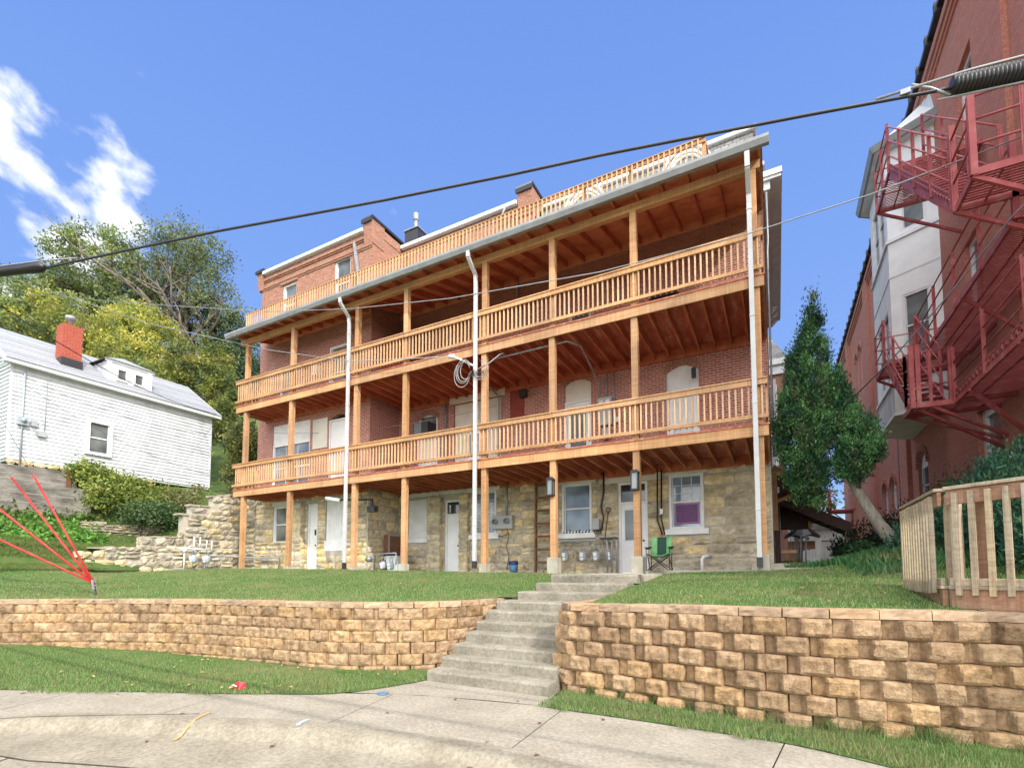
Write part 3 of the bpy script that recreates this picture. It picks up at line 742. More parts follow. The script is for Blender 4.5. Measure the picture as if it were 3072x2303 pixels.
# ---- stone ground floor (laid stones over mortar) with openings
hm = [(-2.80, -1.83, 2.90, 4.52), (-4.35, -3.45, 1.60, 4.43), (-6.25, -5.22, 2.90, 4.52), (-9.80, -8.77, 2.98, 4.55), (-11.0, -10.3, 1.62, 4.33), (-12.8, -11.75, 2.95, 4.47)]
hl = [(-18.67, -17.45, 2.85, 4.37), (-16.54, -15.98, 1.70, 4.35), (-15.54, -14.45, 2.46, 4.45)]
b = MB(); holed_wall(b, FM, -13.3, -.08, 1.3, 4.78, hm); holed_wall(b, FL, -19.85, -13.3, 1.3, 4.78, hl)
b.quad(FS.p(YL, 0, 1.3), FS.p(YM, 0, 1.3), FS.p(YM, 0, 4.78), FS.p(YL, 0, 4.78))
b.quad(FE.p(YM, 0, 1.3), FE.p(24, 0, 1.3), FE.p(24, 0, 4.78), FE.p(YM, 0, 4.78))
b.quad((-19.85, 13.56, 1.3), (-19.85, 24, 1.3), (-19.85, 24, 4.78), (-19.85, 13.56, 4.78))
sw_ = b.build('mortar_wall', M['mortar'], apt)
b = MB(); lint = [(h[0]-.12, h[1]+.12, h[3], h[3]+.21) for h in hm] + [(h[0]-.14, h[1]+.14, h[2]-.18, h[2]) for h in (hm[0], hm[2], hm[3], hm[5])]
TW = [(1.08, 1.0, .84), (.92, .88, .80), (1.16, 1.06, .84), (.78, .75, .70), (1.14, .98, .70), (1.05, 1.02, .97), (.86, .80, .68)]
masonry(b, FM, -5.0, -.1, 2.15, 4.72, hm+lint, (.2, .36), (.35, .95), .055, .02, tones=TW)
masonry(b, FM, -5.0, -.1, 1.5, 2.15, hm+lint, (.2, .33), (.25, .6), .035, tones=[(.8, .8, .8), (.9, .88, .84), (.7, .7, .7)])
b.build('stonework', M['stone'], sw_); b = MB()
masonry(b, FM, -13.25, -5.0, 1.5, 4.72, hm+lint, (.15, .31), (.2, .7), .06, .022, tones=TW, jitter=.022)
b.build('stonework', M['stone'], sw_); b = MB()
hll = [(h[0]-.1, h[1]+.1, h[3], h[3]+.2) for h in hl]
TY = [(1.2, 1.02, .68), (1.1, .98, .74), (1, .96, .88), (1.22, 1.08, .8), (.9, .86, .8), (1.2, .98, .56)]
masonry(b, FL, -19.8, -13.35, 1.5, 2.9, hl+hll, (.17, .30), (.22, .6), .05, tones=TY)
masonry(b, FL, -19.8, -13.35, 2.9, 4.72, hl+hll, (.18, .33), (.26, .7), .05, tones=TW)
b.build('stonework', M['stone'], sw_); b = MB()
masonry(b, FS, YL, YM, 1.5, 4.72, (), (.2, .36), (.3, .75), .04, tones=TW)
b.build('stonework', M['stone'], sw_)
# projecting stone piers between the openings
for fr, u0, u1, z1, t in ((FM, -11.70, -11.06, 4.45, .26), (FM, -10.26, -9.86, 4.5, .22), (FL, -17.36, -16.62, 4.4, .3)):
    p = MB(); p.fbox(fr, u0+.03, u1-.03, 0, t-.03, 1.4, z1); pc = p.build('pier', M['mortar'], apt)
    q = MB(); masonry(q, fr, u0, u1, 1.5, z1, (), (.2, .34), (.3, .6), .04, n0=t-.03, tones=TW)
    f2 = Fr(fr.p(u1-.03, 0, 0)[:2], -fr.N, fr.U); masonry(q, f2, -(t-.02), 0, 1.5, z1, (), (.2, .34), (.15, .3), .03, tones=TW, det=2)
    q.build('pier_stones', M['stone'], pc)
# white lintel course over the ground-floor openings
b = MB(); b.fbox(FM, -12.95, -8.6, 0, .06, 4.56, 4.70); b.build('lintel_beam', M['white'], apt, .006)
# ---- ground floor windows and doors
w1 = win(apt, FM, -2.80, -1.83, 2.90, 4.52, 'glassblue', grid=(3, 3.72, 4.45, 3), sill=.13, lintel=.12, trim=.06, name='fan_window')
w1['label'] = 'window with a purple box fan in its lower sash'
fb = MB(); fb.fbox(FM, -2.66, -1.97, -.09, -.06, 3.06, 3.66); fan = fb.build('box_fan', M['glasspurple'], w1)
fg = MB(); cx, cz = -2.315, 3.36
for rr in (.05, .10, .15, .20, .25): fg.tube([FM.p(cx+rr*math.cos(a), -.053, cz+rr*math.sin(a)) for a in np.linspace(0, 2*math.pi, 25)], .006, 5)
for a in np.linspace(0, 2*math.pi, 13)[:-1]: fg.tube([FM.p(cx, -.053, cz), FM.p(cx+.25*math.cos(a), -.053, cz+.25*math.sin(a))], .004, 4)
for q in ((-.33, -.30, -.29, .29), (.30, .33, -.29, .29), (-.3, .3, .26, .29), (-.3, .3, -.29, -.26)): fg.fbox(FM, cx+q[0], cx+q[1], -.06, -.045, cz+q[2], cz+q[3])
fg.build('fan_grille', M['fanring'], w1)
dr = door(apt, FM, -4.35, -3.45, 1.60, 4.43, transom=3.78, light=(-4.16, -3.64, 2.62, 3.56), lightmat='glassgrey2' if 'glassgrey2' in M else 'glassgrey', panels=0, lintel=.45)
w2 = win(apt, FM, -6.25, -5.22, 2.90, 4.52, 'glassblue', sill=.14, lintel=.14, trim=.06)
gr_ = MB()
for k in range(9): gr_.tube([FM.p(-6.2+.11*k, .02+.01*math.sin(k*2), 2.9), FM.p(-6.17+.11*k, .03, 2.96+.03*(k % 3))], [.035, .015], 6)
gr_.build('sill_ornament', M['dark'], w2)
win(apt, FM, -9.80, -8.77, 2.98, 4.55, 'glassblue', sill=.13, lintel=.06, trim=.05, grid=(3, 3.05, 4.48, 6))
door(apt, FM, -11.0, -10.3, 1.62, 4.33, transom=3.78, panels=4)
def board(fr, u0, u1, z0, z1, mat='white', sill=True, n=0, groove=.09, name='boarded_window'):
    b = MB(); k = u0+.02
    while k < u1-.02: b.fbox(fr, k+.003, min(u1-.02, k+groove)-.003, n-.09, n-.045+random.uniform(-.002, .002), z0+.02, z1-.02); k += groove
    b.fbox(fr, u0, u1, n-.12, n-.088, z0, z1)
    o = b.build(name, M[mat], apt)
    if sill: s = MB(); s.fbox(fr, u0-.08, u1+.08, n-.12, n+.07, z0-.18, z0-.003); s.build('sill', M['white'], o, .008)
    return o
board(FM, -12.8, -11.75, 2.95, 4.47)
win(apt, FL, -18.67, -17.45, 2.85, 4.37, 'glassgrey', lintel=.04)
dl = door(apt, FL, -16.54, -15.98, 1.70, 4.35, panels=0); 
b = MB(); b.fbox(FL, -16.16, -16.06, -.06, -.02, 3.1, 3.32); b.build('door_vent', M['dark'], dl)
bo = board(FL, -15.54, -14.45, 2.46, 4.45, sill=False); b = MB(); b.fbox(FL, -15.56, -14.43, -.045, .01, 2.46, 2.86); b.build('lower_board', M['whitedoor'], bo)

# ---- brick upper storeys
hb = [(-2.83, -1.89, 4.98, 7.85), (-6.14, -5.21, 4.98, 8.05), (-10.63, -8.59, 4.98, 7.95), (-12.31, -11.39, 5.6, 7.75), (-5.97, -5.18, 8.6, 10.3), (-3.3, -2.4, 8.55, 10.2)]
hbl = [(-18.86, -16.54, 4.98, 7.85), (-15.47, -14.38, 4.98, 7.8), (-15.49, -14.46, 8.45, 11.0-.45), (-18.5, -17.55, 8.5, 10.3)]
b = MB(); holed_wall(b, FM, -13.3, -.08, 4.78, 11.25, hb, depth=.2); holed_wall(b, FL, -19.85, -13.3, 4.78, 11.2, hbl, depth=.2)
b.quad(FS.p(YL, 0, 4.78), FS.p(YM, 0, 4.78), FS.p(YM, 0, 11.2), FS.p(YL, 0, 11.2))
b.quad(FE.p(YM, 0, 4.78), FE.p(24, 0, 4.78), FE.p(24, 0, 12.6), FE.p(YM, 0, 12.6))
b.quad((-19.85, YL, 4.78), (-19.85, 24, 4.78), (-19.85, 24, 11.2), (-19.85, YL, 11.2))
b.build('brick_wall', M['brick_main'], apt)
# upper storey of left block and the middle block (sunlit brick above the roof deck)
hu = [(-18.48, -17.61, 12.1, 13.95), (-15.35, -14.46, 12.1, 14.13)]
b = MB(); holed_wall(b, FL, -19.85, -13.3, 11.2, 14.72, hu, depth=.2); holed_wall(b, FM, -13.3, -7.3, 11.25, 14.82, []); holed_wall(b, FM, -7.3, -.08, 11.25, 12.4, [])
b.quad(FS.p(YL, 0, 11.2), FS.p(20, 0, 11.2), FS.p(20, 0, 15.05), FS.p(YL, 0, 15.05))
b.quad((-19.85, YL, 11.2), (-19.85, 24, 11.2), (-19.85, 24, 14.8), (-19.85, YL, 14.8))
for z0, z1, pr in ((14.05, 14.12, .03), (14.12, 14.2, .06), (14.40, 14.46, .04), (14.46, 14.56, .08)): b.fbox(FL, -19.84, -13.3, 0, pr, z0, z1)
for fr, u0, u1 in ((FL, -18.6, -17.5), (FL, -15.5, -14.3)):
    zt = 13.95 if u0 < -17 else 14.13
    b.fbox(fr, u0, u1, 0, .05, zt+.02, zt+.10)
b.build('upper_brick_wall', M['brick_up'], apt)
# parapet walls with hooked copings, running back along the roof
def parapet(x0, x1, y0, z0, h):
    p = MB(); p.box(x0, x1, y0-.05, 21, z0, z0+h*.75)
    prof = [(y0-.16, z0+h*.2), (y0-.05, z0-.2), (y0+.35, z0-.2), (y0+.5, z0+h), (y0+.1, z0+h+.04), (y0-.12, z0+h-.05)]
    fr = Fr((x0, 0), (0, 1), (1, 0)); p.prism([(y0-.05, z0-.5), (y0+.6, z0-.5), (y0+.6, z0+h), (y0-.1, z0+h), (y0-.14, z0+h*.7)], fr, -.004, x1-x0+.004)
    o = p.build('parapet', M['brick_up'], apt)
    c = MB(); c.prism([(y0-.2, z0+h*.62), (y0-.16, z0+h*.6), (y0-.08, z0+h+.0), (y0+.7, z0+h+.0), (21, z0+h*.75), (21, z0+h*.75+.09), (y0+.7, z0+h+.09), (y0-.12, z0+h+.10), (y0-.22, z0+h-.05)], fr, -.05, x1-x0+.05)
    c.build('coping', M['dark'], o); return o
parapet(-13.68, -13.28, YL, 14.7, .45); parapet(-20.05, -19.72, YL, 14.6, .35); parapet(-7.85, -7.3, YM, 14.85, .5)
b = MB(); b.fbox(FL, -19.7, -13.72, -.1, .16, 14.74, 14.88); b.fbox(FM, -13.25, -7.9, -.1, .16, 14.83, 14.98); b.build('eave_gutter', M['white'], apt, .015)
b = MB(); b.box(-19.7, -13.7, YL, 21, 14.7, 14.76); b.box(-13.3, -7.4, YM, 24, 14.8, 14.88); b.build('roof', M['slate'], apt)
b = MB(); b.tube([(-8.3, YM-.2, 14.8), (-8.45, YM-.2, 14.55), (-8.1, YM-.1, 14.45), (-7.9, YM-.08, 14.3), (-7.9, YM-.08, 11.4)], .05, 8); b.build('roof_downspout', M['gutter'], apt)
b = MB(); b.bar((-14.22, YL-.06, 14.5), (-13.95, YL-.06, 13.0), .12, .06); b.bar((-13.95, YL-.06, 13.0), (-13.95, YL-.06, 11.4), .12, .06); b.build('roof_downspout', M['galv'], apt)
# vent stack
v = MB(); v.box(-13.75, -13.05, 15.9, 16.6, 14.6, 16.25); ve = v.build('roof_vent_box', M['dark'], apt)
v = MB(); v.tube([(-13.4, 16.2, 16.25), (-13.4, 16.2, 16.85)], .085, 10); v.lathe((-13.4, 16.2, 16.85), [(.11, 0), (.12, .04), (.12, .3), (.06, .34)], 10); v.box(-13.8, -13.0, 15.85, 16.65, 16.25, 16.29); v.build('flue_pipe', M['galv'], ve)
# upper windows
for h in hu: win(apt, FL, *h, glass='glassgrey', dep=.14)
# mansard roof over the right part with two white arched dormers
b = MB(); fr = FM
b.add([(-7.3, YM, 12.4), (-.08, YM, 12.4), (-.3, 16.15, 15.1), (-7.3, 16.15, 15.1)], [(0, 1, 2, 3)])
b.add([(-.08, YM, 12.4), (-.08, 24, 12.4), (-.3, 24, 15.1), (-.3, 16.15, 15.1)], [(0, 1, 2, 3)])
b.add([(-7.3, 16.15, 15.1), (-.3, 16.15, 15.1), (-.3, 24, 15.1), (-7.3, 24, 15.1)], [(0, 1, 2, 3)])
ms = b.build('mansard_roof', M['slate'], apt)
b = MB(); b.box(-7.3, -.18, 16.03, 16.2, 15.1, 15.24); b.box(-.36, -.2, 16.2, 24, 15.1, 15.24); b.box(-7.3, -.05, YM-.02+.62, YM+.75, 13.75, 13.9); b.box(-.2, .0, YM+.75, 24, 13.75, 13.9); b.build('mansard_cornice', M['white'], ms, .02)
for cx in (-5.35, -2.1):
    d = MB(); r_ = .62; z0, zc = 12.42, 13.75
    arc = [(cx+r_*math.cos(a), zc+r_*math.sin(a)) for a in np.linspace(0, math.pi, 13)]
    d.prism([(cx-r_, z0), (cx+r_, z0)]+arc, FM, -1.0, .08)
    dm = d.build('dormer', M['gatewhite'], ms)
    t = MB()
    for rr, pr in ((.70, .14), (.56, .12), (.46, .11)):
        pts = [(cx+rr*math.cos(a), zc+rr*math.sin(a)) for a in np.linspace(0, math.pi, 17)]
        t.tube([FM.p(p[0], pr, p[1]) for p in pts], .05, 6)
    for sx in (-1, 1):
        t.fbox(FM, cx+sx*.70-.06, cx+sx*.70+.06, .08, .18, z0, zc-.05); t.fbox(FM, cx+sx*.78-.12, cx+sx*.78+.12, .06, .2, zc-.12, zc+.02)
    t.build('dormer_moulding', M['gatewhite'], dm)
    g = MB(); arc2 = [(cx+.38*math.cos(a), zc+.38*math.sin(a)) for a in np.linspace(0, math.pi, 11)]
    g.prism([(cx-.38, z0+.3), (cx+.38, z0+.3)]+arc2, FM, .083, .095); g.build('pane', M['glassgrey'], dm)
    bars = MB(); bars.fbox(FM, cx-.38, cx+.38, .095, .115, zc-.55, zc-.5); bars.fbox(FM, cx-.02, cx+.02, .095, .115, z0+.3, zc+.36); bars.build('glazing_bar', M['white'], dm)
# side cornice on the right end, brackets below
b = MB(); b.box(-.1, .40, YM-.18, 24, 12.58, 12.66); b.box(.33, .42, YM-.2, 24, 12.66, 12.82); b.box(-.1, .42, YM-.22, YM-.15, 12.66, 12.82); b.box(-.09, .12, YM-.1, 24, 12.35, 12.58)
co_ = b.build('cornice', M['gatewhite'], apt)
for y in (22.6, 23.2, 23.8):
    q = MB(); q.prism([(-.06, 12.3), (.1, 12.3), (.3, 12.5), (.3, 12.57), (-.06, 12.57)], Fr((0, y), (1, 0), (0, 1)), -.08, .08); q.build('bracket', M['white'], co_)
b = MB(); b.tube([(.02, YM-.06, 12.3), (.02, YM-.06, 10.9), (.0, YM-.05, 10.6), (.0, YM-.05, 4.8)], .028, 8); b.build('corner_pipe', M['galv'], apt)
# right end: windows and white panels on the far part of the alley side
for y0, z0, z1 in ((18.2, 6.1, 8.0), (20.6, 6.1, 8.0), (18.2, 2.4, 4.4)): win(apt, FE, y0, y0+1.0, z0, z1, 'glassgrey', n=.17, trim=.06)

# ---- second floor openings
def arch_panel(fr, u0, u1, z0, z1, rise, mat, n):
    g = MB(); cx = (u0+u1)/2; hw = (u1-u0)/2
    arc = [(cx+hw*math.cos(a), z1-rise+rise*math.sin(a)) for a in np.linspace(0, math.pi, 11)]
    g.prism([(u0, z0), (u1, z0)]+arc, fr, n-.02, n+.02); return g
def archbrick(fr, u0, u1, z, rise, n):
    b = MB(); cx = (u0+u1)/2; hw = (u1-u0)/2+.04; k = int((u1-u0)/.075)
    for i in range(k+1):
        t = -1+2*i/k; u = cx+hw*t; zz = z+rise*(1-t*t)
        b.fbox(fr, u-.031, u+.031, n, n+.022, zz, zz+.21)
    return b
def arch_fill(fr, u0, u1, z, rise, n):
    """brick spandrels above a segmental arch inside a square hole"""
    b = MB(); cx = (u0+u1)/2; hw = (u1-u0)/2; K = 10
    up = [(u0+(u1-u0)*i/K, z+rise*(1-(2*i/K-1)**2)) for i in range(K+1)]
    b.prism(up+[(u1, z+rise+.05), (u0, z+rise+.05)], fr, n-.18, n-.002); return b
for fr, u0, u1, zt in ((FM, -2.83, -1.89, 7.85), (FM, -6.14, -5.21, 8.05), (FM, -12.31, -11.39, 7.75), (FL, -15.47, -14.38, 7.8)):
    arch_fill(fr, u0, u1, zt-.2, .18, 0).build('arch_spandrel', M['brick_main'], apt)
    archbrick(fr, u0, u1, zt-.2, .18, 0).build('brick_arch', M['brick_up'], apt)
d = door(apt, FM, -2.83, -1.89, 4.98, 7.10, light=(-2.63, -2.09, 5.55, 6.85), lightmat='glass', handle='l', name='door')
bl_ = MB()
for k in range(22): bl_.fbox(FM, -2.62, -2.10, -.058, -.05, 5.57+.058*k, 5.57+.058*k+.05)
bl_.build('door_blind', M['whitedoor'], d)
arch_panel(FM, -2.83, -1.89, 7.103, 7.84, .18, 'white', -.1).build('arch_panel', M['white'], apt)
d = door(apt, FM, -6.14, -5.21, 4.98, 7.30, light=(-5.95, -5.40, 5.15, 7.1), lightmat='glass', name='door')
arch_panel(FM, -6.14, -5.21, 7.303, 8.04, .18, 'cream', -.1).build('arch_panel', M['cream'], apt)
dp = board(FM, -10.63, -8.59, 4.98, 7.95, 'cream', False, groove=.12, name='boarded_doorway')
dd = door(dp, FM, -10.1, -9.25, 4.99, 6.95, n=.06, light=(-9.9, -9.45, 5.9, 6.7))
b = MB(); b.fbox(FM, -10.8, -8.4, 0, .06, 7.96, 8.2); b.build('lintel_beam', M['cream'], apt, .006)
wa = win(apt, FM, -12.31, -11.39, 5.6, 7.75, 'glassgrey', dep=.1)
b = MB(); b.fbox(FM, -12.24, -11.46, -.06, -.03, 5.66, 6.85); b.build('lower_panel', M['white'], wa)
win(apt, FL, -18.86, -16.54, 4.98, 7.0, 'glassblue', grid=(3, 5.0, 6.95, 1)); b = MB(); b.fbox(FL, -18.86, -16.54, -.12, -.05, 7.003, 7.85); b.build('white_panel', M['white'], apt)
door(apt, FL, -15.47, -14.38, 4.98, 7.62, panels=2)
b = MB(); b.fbox(FL, -16.35, -15.52, 0, .03, 6.55, 7.75); b.build('whitewashed_patch', M['cream'], apt)
b = MB(); b.fbox(FM, -1.4-1.5, -1.82, 0, .1, 4.99, 5.09); b.build('threshold', M['white'], apt)
# ---- third floor openings
win(apt, FL, -15.49, -14.46, 8.45, 10.55, 'glassgrey', trim=.04)
win(apt, FL, -18.5, -17.55, 8.5, 10.25, 'glassgrey')
win(apt, FM, -5.97, -5.18, 8.6, 10.3, 'glassgrey', frame='cream'); win(apt, FM, -3.3, -2.4, 8.55, 10.2, 'glass', frame='dark')
b = MB(); b.fbox(FM, -13.28, -12.0, 0, 1.05, 8.37, 10.58); cb = b.build('red_closet', M['redwood'], apt)
b = MB()
for k in range(11): b.fbox(FM, -13.26+.115*k, -13.26+.115*k+.1, 1.05, 1.068, 8.4, 10.5)
b.build('board_cladding', M['redwood'], cb)
b = MB(); b.fbox(FM, -8.2, -7.65, 0, .03, 6.9, 8.05); b.build('red_board', M['redwood'], apt)
b = MB(); b.fbox(FL, -16.35, -16.0, 0, .16, 9.55, 9.95); b.build('light_fitting', M['white'], apt)

# ================================================================== timber porch
YF = 12.34; PX = [-18.83, -16.07, -12.72, -10.53, -7.52, -5.32, -3.05, -.27]
por = thing('timber_porch', (-9.5, 12.34, 1.65), 'three storey orange stained timber balconies running along the whole apartment building', 'porch')
zg = [1.80, 1.75, 1.70, 1.67, 1.62, 1.60, 1.60, 1.68]
DK = [(4.66, 4.90), (8.10, 8.34)]       # fascia bottom / top of the two decks
ROOFB = (10.93, 11.14)
roofz = lambda y: 11.34+.28*(y-12.34)      # underside of the roof boards
proto = None
for i, x in enumerate(PX):
    ped = {2: .10, 3: .22, 4: .24, 5: .42, 6: .42, 7: .34, 1: .1}.get(i, 0)
    if ped:
        p = MB(); w = .15 if i in (5, 6) else .125; p.lathe((x, YF, zg[i]-.25), [(w*1.41, 0), (w*1.38, .25+ped)], 4)
        p = MB(); p.box(x-w, x+w, YF-w, YF+w, zg[i]-.3, zg[i]+ped); p.build('concrete_footing', M['concrete'], por, .012)
    for a, c in ((zg[i]+ped+.002, 4.90), (4.94, 8.34), (8.38, ROOFB[1])):
        if i == 0 and a < 2: a = 1.72
        p = MB(); jx = random.uniform(-.012, .012); p.box(x-.085+jx, x+.085+jx, YF-.075, YF+.085, a, c); p.build('post', M['wood'], por, .006)
XL0, XR0 = -19.36, -.08
for k, (a, c) in enumerate(DK):
    x0 = XL0+(.0 if k == 0 else .02)
    # fascia in butted lengths
    cuts = [x0, -13.1, -7.9, XR0]
    for u, v_ in zip(cuts[:-1], cuts[1:]):
        p = MB(); p.box(u+.003, v_-.003, YF-.125, YF-.078, a, c+random.uniform(-.004, .004)); p.build('fascia_beam', M['wood'], por, .004)
    p = MB(); p.box(x0, x0+.045, YF-.077, YM if False else YL-.02, a, c); p.build('end_beam', M['wood'], por, .004)
    p = MB(); p.box(XR0-.045, XR0, YF-.077, YM-.06, a, c); p.build('end_beam', M['wood'], por, .004)
    # boards with small gaps, laid along the building
    p = MB(); y = YF-.15
    while y < YM-.02:
        p.box(-13.25 if y > YL-.12 else x0-.02, XR0+.02, y+.004, min(y+.136, YM-.005), c+.004, c+.042+random.uniform(-.003, .003)); y += .14
    p.build('deck_boards', M['deckunder'], por)
    x = x0+.3; nj = 0
    while x < XR0-.1:
        ye = YL-.05 if x < -13.25 else YM-.05
        p = MB(); p.box(x-.02, x+.02, YF-.076, ye, a+.02, c); p.build('joist', M['underside'], por); x += .43
    p = MB(); p.box(-13.25, XR0-.05, YM-.05, YM-.002, a-.06, c); p.build('ledger', M['underside'], por)
    p = MB(); p.box(x0+.05, -13.32, YL-.05, YL-.002, a-.06, c); p.build('ledger', M['underside'], por)
# roof deck
p = MB(); p.box(XL0+.1, XR0-.02, YF-.08, YF+.08, *ROOFB); p.build('roof_beam', M['wood'], por, .006)
x = XL0+.35
while x < XR0:
    ye = YL-.04 if x < -13.3 else YM-.04
    fr = Fr((x, 0), (0, 1), (1, 0))
    p = MB(); p.prism([(11.84, roofz(11.84)-.13), (YF-.08, 11.143), (YF+.08, 11.143), (ye, roofz(ye)-.2), (ye, roofz(ye)-.003), (11.84, roofz(11.84)-.003)], fr, -.02, .02); p.build('rafter', M['underside'], por); x += .62
frx = Fr((0, 0), (0, 1), (1, 0))
for x0, x1, ye in ((XL0+.02, -13.29, YL-.006), (-13.285, XR0+.02, YM-.01)):
    y = 11.82
    while y < ye-.01:          # wide roof boards seen from below
        y1 = min(y+.185, ye); p = MB(); dz = random.uniform(-.004, .004); p.prism([(y+.003, roofz(y)+dz), (y1, roofz(y1)+dz), (y1, roofz(y1)+.025), (y+.003, roofz(y)+.025)], frx, x0, x1); p.build('roof_board', M['roofunder'], por); y += .185
    p = MB(); p.prism([(11.78, roofz(11.78)+.03), (ye, roofz(ye)+.03), (ye, roofz(ye)+.07), (11.78, roofz(11.78)+.07)], frx, x0-.02, x1+(.02 if x1 > -1 else 0)); p.build('roof_covering', M['slate'], por)
p = MB(); p.box(-13.28, XR0-.02, YM-.038, YM-.002, roofz(YM)-.24, roofz(YM)-.01); p.build('ledger', M['roofunder'], por)
p = MB(); p.prism([(11.84, roofz(11.84)-.15), (YM-.05, roofz(YM)-.26), (YM-.05, roofz(YM)-.004), (11.84, roofz(11.84)-.004)], frx, XR0-.05, XR0); p.build('end_rafter', M['wood'], por)
p = MB(); p.box(XL0+.3, -13.32, YL-.038, YL-.002, roofz(YL)-.24, roofz(YL)-.01); p.build('ledger', M['roofunder'], por)
# gutter: a shaped trough along the eave
p = MB(); fr = Fr((XL0+.02, 0), (0, 1), (1, 0))
p.prism([(11.77, 10.99), (11.77, 11.17), (11.755, 11.17), (11.755, 11.005), (11.69, 11.005), (11.655, 11.06), (11.655, 11.11), (11.63, 11.165), (11.615, 11.165), (11.615, 11.10), (11.64, 11.05), (11.67, 10.99)], fr, 0, XR0+.16-XL0)
gu = p.build('gutter', M['gutter'], por)
for x in (-12.93, -7.72, -.34):
    p = MB(); w = .055
    pts = [(x, 11.69, 11.0), (x, 11.70, 10.82), (x, 12.10, 10.5), (x, 12.12, 10.25)]
    if x > -1: pts = [(x, 11.69, 10.95), (x, 11.70, 10.6), (x, 12.10, 10.25), (x, 12.12, 10.05)]
    for a_, b_ in zip(pts[:-1], pts[1:]): p.bar(a_, b_, .105, .085)
    p.bar(pts[-1], (x, 12.12, 5.4), .105, .085); p.bar((x, 12.115, 5.4), (x, 12.115, 1.95), .105, .085)
    for z in (9.9, 7.4, 5.4, 3.0): p.box(x-.06, x+.06, 12.065, 12.17, z-.02, z+.02)
    dsp = p.build('downspout', M['spout'], por, .006)
    q = MB(); q.bar((x, 12.115, 1.95), (x, 12.115, 1.74), .12, .10); q.build('boot', M['dark'], dsp)
# balustrades: rails as parts, balusters one by one (nearest 100) and the rest as one part
nb = 0; rest = MB(); bmesh_ = {}
def baluster(x, y, z0, z1, near):
    global nb
    if near and nb < 100:
        nb += 1; p = MB(); k = random.uniform(-.006, .006)
        p.box(x-.019+k, x+.019+k, y-.019, y+.019, z0, z1); p.build('baluster', M['wood_pale'], por)
    else: rest.box(x-.019, x+.019, y-.019, y+.019, z0, z1)
for k, zd in enumerate((4.94, 8.38)):
    x0 = XL0-.06 if k == 0 else XL0+.0
    zt = zd+1.0
    cuts = [x0, -15.9, -10.5, -5.3, XR0]
    for u, v_ in zip(cuts[:-1], cuts[1:]):
        p = MB(); dz = random.uniform(-.006, .006)
        p.box(u+.002, v_-.002, YF-.165, YF-.125, zt-.12+dz, zt+dz); p.box(u+.002, v_-.002, YF-.19, YF-.07, zt+.002+dz, zt+.04+dz); p.build('handrail', M['wood'], por, .004)
        p = MB(); p.box(u+.002, v_-.002, YF-.165, YF-.125, zd+.12+dz, zd+.21+dz); p.build('bottom_rail', M['wood'], por, .004)
    x = XR0-.12
    while x > x0+.05:
        baluster(x, YF-.105, zd+.1, zt+.0, True if x > -7.4 else False); x -= .135
    for xe in (x0+.03, XR0-.03):       # short returns at both ends
        ye = YL if xe < -10 else YM
        p = MB(); p.box(xe-.02, xe+.02, YF-.1, ye-.02, zt-.1, zt); p.build('handrail', M['wood'], por); p = MB(); p.box(xe-.02, xe+.02, YF-.1, ye-.02, zd+.12, zd+.2); p.build('bottom_rail', M['wood'], por)
        y = YF+.1
        while y < ye-.1: baluster(xe, y, zd+.1, zt, False); y += .15
# roof-deck balustrade
zr0, zr1 = 11.42, 12.2
for u, v_ in ((-19.1, -13.0), (-13.0, -7.5), (-7.5, -1.25)):
    p = MB(); p.box(u, v_-.004, YF-.02, YF+.02, zr1-.10, zr1-.002); p.box(u, v_-.004, YF-.05, YF+.07, zr1, zr1+.035); p.build('handrail', M['wood'], por, .004)
    p = MB(); p.box(u, v_-.004, YF-.02, YF+.02, zr0+.08, zr0+.16); p.build('bottom_rail', M['wood'], por)
for x in (-19.05, -16.1, -13.0, -10.6, -8.4, -6.6, -4.4, -3.1, -1.3):
    p = MB(); p.box(x-.045, x+.045, YF+.022, YF+.11, zr0, zr1-.003); p.build('rail_post', M['wood'], por)
x = -1.42
while x > -19: rest.box(x-.019, x+.019, YF-.058, YF-.021, zr0+.04, zr1-.01); x -= .135
p = MB(); p.box(-1.27, -1.23, YF+.1, YM-.1, zr1-.1, zr1); p.build('handrail', M['wood'], por)
o = rest.build('baluster', M['wood_pale'], por); o['kind'] = 'stuff'

